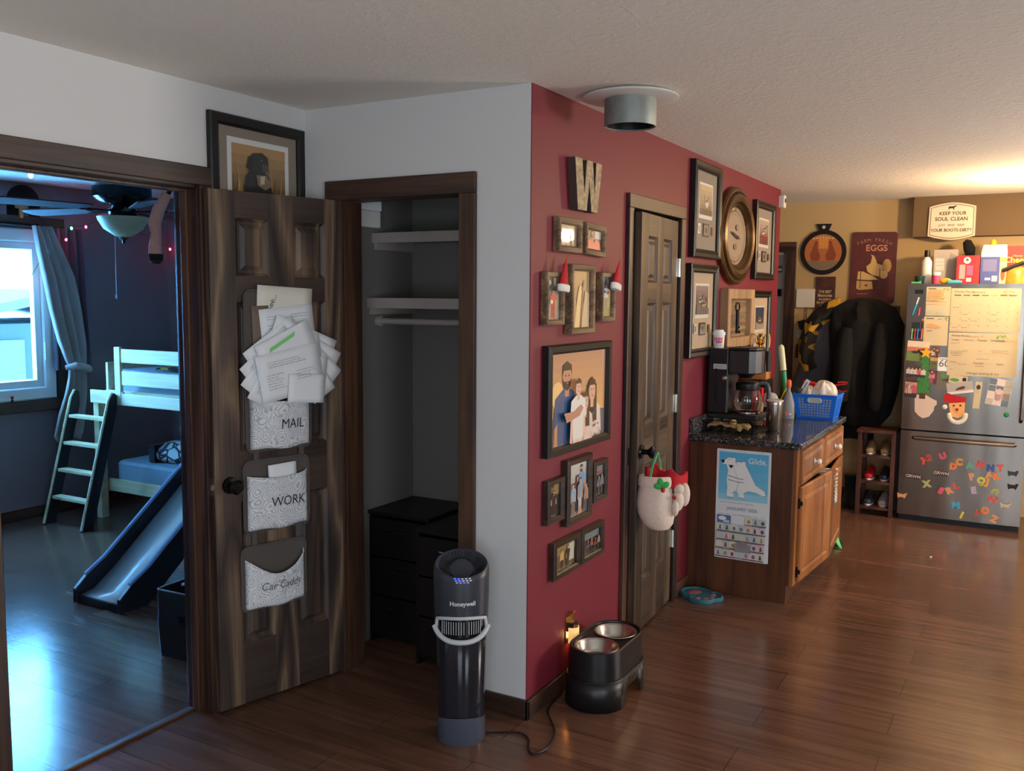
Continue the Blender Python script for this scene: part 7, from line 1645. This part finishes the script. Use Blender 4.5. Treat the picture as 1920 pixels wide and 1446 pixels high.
t = thing('assumed_ceiling_light', 'assumed plain ceiling light with bare bulb socket over the kitchen floor', 'ceiling light', AT(1.70, 3.70, H))  # assumed fixture, added to carry the unseen kitchen light
q = MB(); q.lathe([(0.0, -0.025), (0.05, -0.022), (0.065, -0.010), (0.066, 0.0)], n=28); q.build('canopy', 'white_enamel', t)
q = MB(); q.cyl((0, 0, -0.20), (0, 0, -0.022), 0.008); q.build('stem', 'black_metal', t)
q = MB(); q.lathe([(0.0, -0.235), (0.020, -0.232), (0.024, -0.20), (0.0, -0.198)], n=20); q.build('socket', 'black_metal', t)
# ------------------------------------------------------------------ bedroom: bunk bed with slide and ladder
BX0, BX1, BY0, BY1 = -4.30, -2.22, 1.22, 2.22
t = thing('bunk_bed', 'low pale wooden bunk bed with guard rail along the back bedroom wall', 'bunk bed', AT(BX0, BY0, 0))
LB, DB = BX1-BX0, BY1-BY0
for x in (0, LB-0.06):
    for y in (0, DB-0.06): box(x, x+0.06, y, y+0.06, 0, 0.86 if x == 0 else 1.20).build('post', 'bed_wood', t, smooth=0, bevel=0.004)
box(0.285, 0.345, -0.026, 0.0, 0.86, 1.275).build('rail_post', 'bed_wood', t, smooth=0, bevel=0.003)
for z0, z1 in ((1.165, 1.262), (1.005, 1.105), (0.860, 0.945)):
    box(0.36, LB-0.02, -0.024, -0.001, z0, z1).build('guard_slat', 'bed_wood', t, smooth=0, bevel=0.004)
box(0.0, 0.36, -0.022, -0.001, 0.86, 0.955).build('front_rail', 'bed_wood', t, smooth=0, bevel=0.003)
for z in (0.86, 0.20):
    for y in (0.062, DB-0.085): box(0.062, LB-0.062, y, y+0.022, z, z+0.09).build('side_rail', 'bed_wood', t, smooth=0)
    box(0.062, LB-0.062, 0.09, DB-0.09, z+0.03, z+0.045).build('slat_base', 'bed_wood', t, smooth=0)
for x in (0.062, LB-0.084): box(x, x+0.022, 0.07, DB-0.07, 0.95, 1.15).build('end_board', 'bed_wood', t, smooth=0)
def mattress(label, z0, z1, x1):
    o = thing('mattress', label, 'mattress', AT(BX0, BY0, z0)); q = MB()
    q.rings([[(x, y, z) for x, y in rrect(0.092+i, 0.094+i, x1-i, DB-0.094-i, 0.06, 4)] for i, z in ((0.012, 0), (0, 0.015), (0, z1-z0-0.02), (0.015, z1-z0))]); q.build('cover', 'bed_sheet', o)
    return o
mattress('grey sheeted mattress on the upper bunk', 0.9065, 1.10, LB-0.092)
mattress('grey sheeted mattress on the lower bunk', 0.2465, 0.42, LB-0.092)
o = thing('pillow', 'pillow in light cover with dark branch pattern on the lower bunk', 'pillow', AT(BX0+0.58, BY0+0.40, 0.425, R(6)))
q = MB(); q.rings([[(0.30*f*math.copysign(abs(math.cos(a))**0.6, math.cos(a)), 0.21*f*math.copysign(abs(math.sin(a))**0.6, math.sin(a)), z) for a in [2*PI*k/36 for k in range(36)]] for f, z in ((0.80, 0), (0.97, 0.03), (1.0, 0.06), (0.92, 0.10), (0.6, 0.135), (0.2, 0.145))]); q.build('cushion', 'branch_cloth', o)
q = MB(); q.rings([[(-0.19+x*1.0, y, z) for x, z in ((-0.025, 0.002), (0.03, 0.002), (0.03, 0.13), (-0.025, 0.125))] for y in (-0.215, -0.1, 0.1, 0.215)]); q.build('black_band', 'fabric_black', o, smooth=0)
o = thing('blanket', 'dark blanket with yellow print lying on the upper bunk', 'blanket', AT(BX0+0.75, BY0+0.25, 1.1005)); q = MB(); q.grid(lambda u, v: (-0.22+0.55*u, -0.12+0.3*v, 0.016+0.05*math.sin(PI*u)*math.sin(PI*v)+0.008*math.sin(11*u+5*v)), 20, 10); q.build('cloth', 'plaid', o, solid=0.012, recalc=False)
# ladder at the left end, slide at the right end
t = thing('bunk_ladder', 'dark-sided leaning ladder with pale rungs at the left of the bunk bed', 'ladder', AT(-4.44, 0.0, 0))
for x in (0.0, 0.42):
    q = MB(); pts = [(0.885, 0.0), (0.965, 0.0), (1.192, 0.84), (1.192, 0.93), (1.168, 0.95), (1.135, 0.90)]
    a = [q.p((x, y, z)) for y, z in pts]; b_ = [q.p((x+0.026, y, z)) for y, z in pts]; n = len(pts)
    for k in range(n): q.face([a[k], a[(k+1) % n], b_[(k+1) % n], b_[k]])
    q.face(a); q.face(b_[::-1]); q.build('side_rail', 'ladder_dark' if x else 'ladder_dark', t, smooth=0)
    q = MB(); q.tube([(x+0.013, y-0.004, z) for y, z in ((0.886, 0.01), (1.133, 0.895), (1.166, 0.948))], 0.010, 6); q.build('edge_strip', 'bed_wood', t)
for k in range(4):
    z = 0.16+0.19*k+0.02; y = 0.93+z*0.27
    box(0.027, 0.419, y-0.035, y+0.035, z, z+0.022).build('rung', 'bed_wood', t, smooth=0, bevel=0.003)
t = thing('slide', 'dark-railed slide with white bed sloping down from the bunk', 'slide', AT(-2.755, 0.0, 0))
SP = [(-0.03, 0.03), (0.06, 0.05), (0.18, 0.13), (1.19, 0.93)]
q = MB()
ids = [[q.p((x, y, z)) for x in (0.03, 0.36)] for y, z in SP]
for a, b_ in zip(ids, ids[1:]): q.face([a[0], a[1], b_[1], b_[0]])
q.build('slide_bed', 'slide_white', t, smooth=30, solid=0.012, recalc=False)
for x in (0.0, 0.362):
    q = MB(); lo = [(-0.05, 0.0), (0.12, 0.0), (1.19, 0.84)]; hi = [(1.19, 1.03), (0.14, 0.205), (0.02, 0.135), (-0.05, 0.075)]
    pts = lo+hi; a = [q.p((x, y, z)) for y, z in pts]; b_ = [q.p((x+0.028, y, z)) for y, z in pts]; n = len(pts)
    for k in range(n): q.face([a[k], a[(k+1) % n], b_[(k+1) % n], b_[k]])
    q.face(a); q.face(b_[::-1]); q.build('side_board', 'slide_blue', t, smooth=0, bevel=0.004)
    q = MB(); q.tube([(x+0.014, y, z+0.003) for y, z in ((1.19, 1.03), (0.14, 0.205), (0.02, 0.135))], 0.012, 6); q.build('top_edge', 'slide_edge', t)
box(0.03, 0.36, -0.045, -0.032, 0.003, 0.045).build('front_board', 'slide_blue', t, smooth=0)
# storage bin by the door
t = thing('storage_bin', 'black fabric storage bin on the bedroom floor behind the doorway', 'storage bin', AT(-1.76, -0.30, 0.001, R(4)))
q = MB(); q.rings([[(x, y, z) for x, y in rrect(-i, -i, 0.36+i, 0.40+i, 0.012, 2)] for i, z in ((0, 0), (0.006, 0.15), (0.003, 0.31))], True, False); q.build('bin_body', 'bin_black', t, smooth=0, solid=0.004, recalc=False)
q = MB(); q.tube([(x, y, 0.311) for x, y in rrect(-0.004, -0.004, 0.364, 0.404, 0.012, 3)+[rrect(-0.004, -0.004, 0.364, 0.404, 0.012, 3)[0]]], 0.004, 6); q.build('rim', 'bin_rim', t)
q = MB(); q.prism([(0.13, 0.155), (0.23, 0.155), (0.23, 0.205), (0.13, 0.205)], 0, 0.003); q.T = None
q.v = [(x, -0.0075-z, y) for x, y, z in q.v]; q.build('hand_hole', 'black_gloss', t, smooth=0)
o = thing('tangled_cable', 'tangled pale cord lying on top of the black storage bin', 'cord', AT(-1.63, -0.20, 0.318)); q = MB(); q.tube([(0.03*math.sin(k*1.7)+0.010*k-0.05, 0.05*math.cos(k*1.3), 0.006+0.012*abs(math.sin(k))) for k in range(16)], 0.004, 6); q.build('cord', 'light_grey', o)
# ------------------------------------------------------------------ ceiling fan
t = thing('ceiling_fan', 'black ceiling fan with frosted bowl light in the bedroom', 'ceiling fan', AT(-3.09, 0.60, H))
q = MB(); q.lathe([(0.0, -0.34), (0.075, -0.335), (0.085, -0.30), (0.06, -0.27), (0.13, -0.25), (0.165, -0.22), (0.165, -0.16), (0.12, -0.12), (0.05, -0.10), (0.04, -0.05), (0.07, -0.04), (0.075, 0.0), (0.0, 0.0)], n=36); q.build('motor_housing', 'black_gloss', t)
q = MB(); q.lathe([(0.012, -0.455), (0.05, -0.445), (0.11, -0.405), (0.140, -0.355), (0.146, -0.335), (0.140, -0.335), (0.105, -0.395), (0.05, -0.430)], n=36); q.build('light_bowl', 'fan_bowl', t)
q = MB(); q.lathe([(0.0, -0.495), (0.008, -0.485), (0.010, -0.470), (0.030, -0.456), (0.0, -0.452)], n=16); q.build('finial', 'black_gloss', t)
for k in range(5):
    a = R(186+72*k); T = Matrix.Rotation(a, 4, 'Z')
    q = MB(); q.T = T @ Matrix.Rotation(R(10), 4, 'X'); q.prism([(0.22, -0.055), (0.70, -0.07), (0.74, -0.03), (0.74, 0.03), (0.70, 0.07), (0.22, 0.055)], -0.300, -0.293); q.build('blade', 'fan_blade', t, smooth=0)
    q = MB(); q.T = T; q.box(0.07, 0.26, -0.018, 0.018, -0.306, -0.296); q.build('blade_arm', 'black_metal', t, smooth=0)
q = MB(); q.tube([(0.004, -0.06, -0.34), (0.002, -0.062, -0.60), (0.0, -0.062, -0.79)], 0.0018, 5); q.ball((0, -0.062, -0.805), (0.006, 0.006, 0.016), 8, 6); q.build('pull_chain', 'light_grey', t)
# ------------------------------------------------------------------ curtain
t = thing('curtain', 'silver satin curtain knotted at the middle beside the bedroom window', 'curtain', AT(-4.61, 0, 0))
CL = [(2.13, 0.985, 1.125), (1.95, 1.010, 1.215), (1.77, 1.045, 1.300), (1.53, 1.085, 1.345), (1.30, 1.140, 1.370), (1.15, 1.200, 1.375), (1.10, 1.228, 1.372), (1.03, 1.215, 1.370), (0.90, 1.175, 1.362), (0.76, 1.120, 1.345), (0.60, 1.075, 1.325), (0.55, 1.100, 1.300)]
def cur(u, v):
    f = v*(len(CL)-1); k = min(int(f), len(CL)-2); g = f-k; z, a, b_ = [CL[k][j]+(CL[k+1][j]-CL[k][j])*g for j in range(3)]
    amp = 0.028*min(1, abs(z-1.10)*5+0.25)
    return (0.03+amp*math.sin(u*22+0.8*v)+0.012*math.sin(u*9), a+(b_-a)*u, z+(0.05*math.sin(PI*u) if k >= len(CL)-2 else 0)-(0.06*(0.5-abs(u-0.5)) if v > 0.97 else 0))
q = MB(); q.grid(cur, 60, 66); q.build('panel', 'satin', t, recalc=False)
q = MB(); q.tube([(0.05, 1.19, 1.10), (0.085, 1.25, 1.115), (0.085, 1.34, 1.09), (0.05, 1.39, 1.08), (0.02, 1.33, 1.08), (0.05, 1.25, 1.085)], [0.018, 0.028, 0.032, 0.026, 0.02, 0.012], 12); q.build('knot', 'satin', t)
t = thing('curtain', 'darker curtain panel behind the knotted satin one', 'curtain', AT(-4.655, 0, 0))
q = MB(); q.grid(lambda u, v: (0.022*math.sin(u*26), 1.15+(0.27+0.02*v)*u+0.015*v, 2.13-1.05*v), 50, 10); q.build('panel', 'curtain_dark', t, recalc=False)
t = thing('curtain_rod', 'dark curtain rod with round finial above the bedroom window', 'curtain rod', AT(-4.60, 0, 2.135)); q = MB(); q.cyl((0, -0.3, 0), (0, 1.02, 0), 0.011); q.build('rod', 'black_metal', t); q = MB(); q.tube([(0, 1.015, 0), (0.0, 1.04, -0.002), (0, 1.055, -0.02)], [0.016, 0.022, 0.016], 12); q.build('finial', 'black_metal', t)
# ------------------------------------------------------------------ wall letters, string lights, sill toys, hanging plush
t = thing('arch_decal', 'dark arched wall decoration above the bedroom window', 'wall decoration', RED(1.00, 2.20, -4.70))
q = MB(); pts = [(0.12*math.cos(PI*k/16), 0.10+0.12*math.sin(PI*k/16)) for k in range(17)]; inn = [(0.045*math.cos(PI-PI*k/16), 0.08+0.05*math.sin(PI-PI*k/16)) for k in range(17)]
q.prism([(0.12, -0.06)]+pts+[(-0.12, -0.06), (-0.045, -0.06)]+inn+[(0.045, -0.06)], 0.001, 0.02); q.build('arch', 'fabric_black', t, smooth=0)
t = thing('wall_cross', 'small brown wall cross in front of the dark arch', 'cross', RED(0.965, 2.245, -4.675)); box(-0.012, 0.012, -0.06, 0.045, 0, 0.015).build('upright', 'oak_light', t, smooth=0); box(-0.04, 0.04, 0.005, 0.028, 0.0005, 0.016).build('crossbar', 'oak_light', t, smooth=0)
t = thing('block_letter', 'dark block shape at the left above the bedroom window', 'wall decoration', RED(0.735, 2.22, -4.70)); box(-0.12, 0.055, -0.08, 0.13, 0.001, 0.03).build('block', 'fabric_black', t, smooth=0)
t = thing('string_lights', 'string of small coloured lights across the bedroom walls', 'string lights', AT(0, 0, 0))
LP = [((-4.62, 0.99, 1.76), 'bulb_orange'), ((-4.62, 1.11, 1.95), 'bulb_blue'), ((-4.575, 1.245, 2.045), 'bulb_red'), ((-4.575, 1.292, 2.130), 'bulb_green'), ((-4.60, 1.43, 2.150), 'bulb_red'), ((-4.66, 1.66, 2.24), 'bulb_red'), ((-4.60, 2.20, 2.02), 'bulb_red'), ((-4.05, 2.21, 1.97), 'bulb_red'), ((-3.93, 2.21, 1.945), 'bulb_orange')]
q = MB(); q.tube([(p_[0]+0.004, p_[1], p_[2]+0.012) for p_, c in LP], 0.002, 5); q.build('wire', 'black', t)
for p_, c in LP:
    q = MB(); q.ball(p_, (0.009, 0.009, 0.012), 10, 6); q.build('light_bulb', c, t)
for k_, col, pw in ((2, (1, .05, .2), 0.22), (6, (1, .05, .2), 0.10), (8, (1, .4, .1), 0.08)):
    p_ = LP[k_][0]; point('bulb_glow', (p_[0]+0.03, p_[1]-0.02, p_[2]), pw, col, 0.01)
t = thing('orange_light', 'single warm orange bulb hanging high in the bedroom doorway', 'light bulb', AT(-4.0, 0.62, 2.405)); q = MB(); q.ball((0, 0, 0), (0.014, 0.014, 0.02)); q.build('bulb', 'bulb_orange', t); q = MB(); q.cyl((0, 0, 0.0195), (0, 0, 0.035), 0.008); q.build('socket', 'black', t)
t = thing('sill_toy', 'tiny red and dark toy standing on the bedroom window sill', 'toy', AT(-4.68, 0.845, 0.8685)); q = MB(); q.lathe([(0.008, 0), (0.008, 0.022), (0.0, 0.023)], n=10); q.build('base', 'black', t); q = MB(); q.ball((0, 0, 0.034), 0.012, 10, 6); q.build('head', 'red_plastic', t)
t = thing('sill_block', 'small pale block at the left on the bedroom window sill', 'toy', AT(-4.68, 0.715, 0.8685)); box(-0.012, 0.012, -0.025, 0.02, 0, 0.018).build('block', 'light_grey', t, smooth=0)
t = thing('hanging_plush', 'pinkish plush toy limb with dark hoof hanging inside the bedroom doorway', 'plush toy', AT(-1.62, -0.350, 2.06)); q = MB(); q.tube([(0.02, 0.03, 0.02), (0, 0, -0.05), (-0.012, -0.012, -0.11), (-0.006, -0.008, -0.145), (-0.010, -0.012, -0.20), (-0.010, -0.012, -0.235)], [0.020, 0.026, 0.028, 0.022, 0.028, 0.030], 14); q.build('limb', 'plush_tan', t)
q = MB(); q.tube([(-0.010, -0.012, -0.2355), (-0.010, -0.012, -0.262), (-0.010, -0.012, -0.278)], [0.031, 0.030, 0.016], 14); q.build('hoof', 'fabric_black', t)
q = MB(); q.tube([(0.02, 0.03, 0.012), (0.06, 0.06, 0.10), (0.10, 0.10, 0.38)], [0.010, 0.006, 0.004], 6); q.build('hanging_loop', 'fabric_black', t)
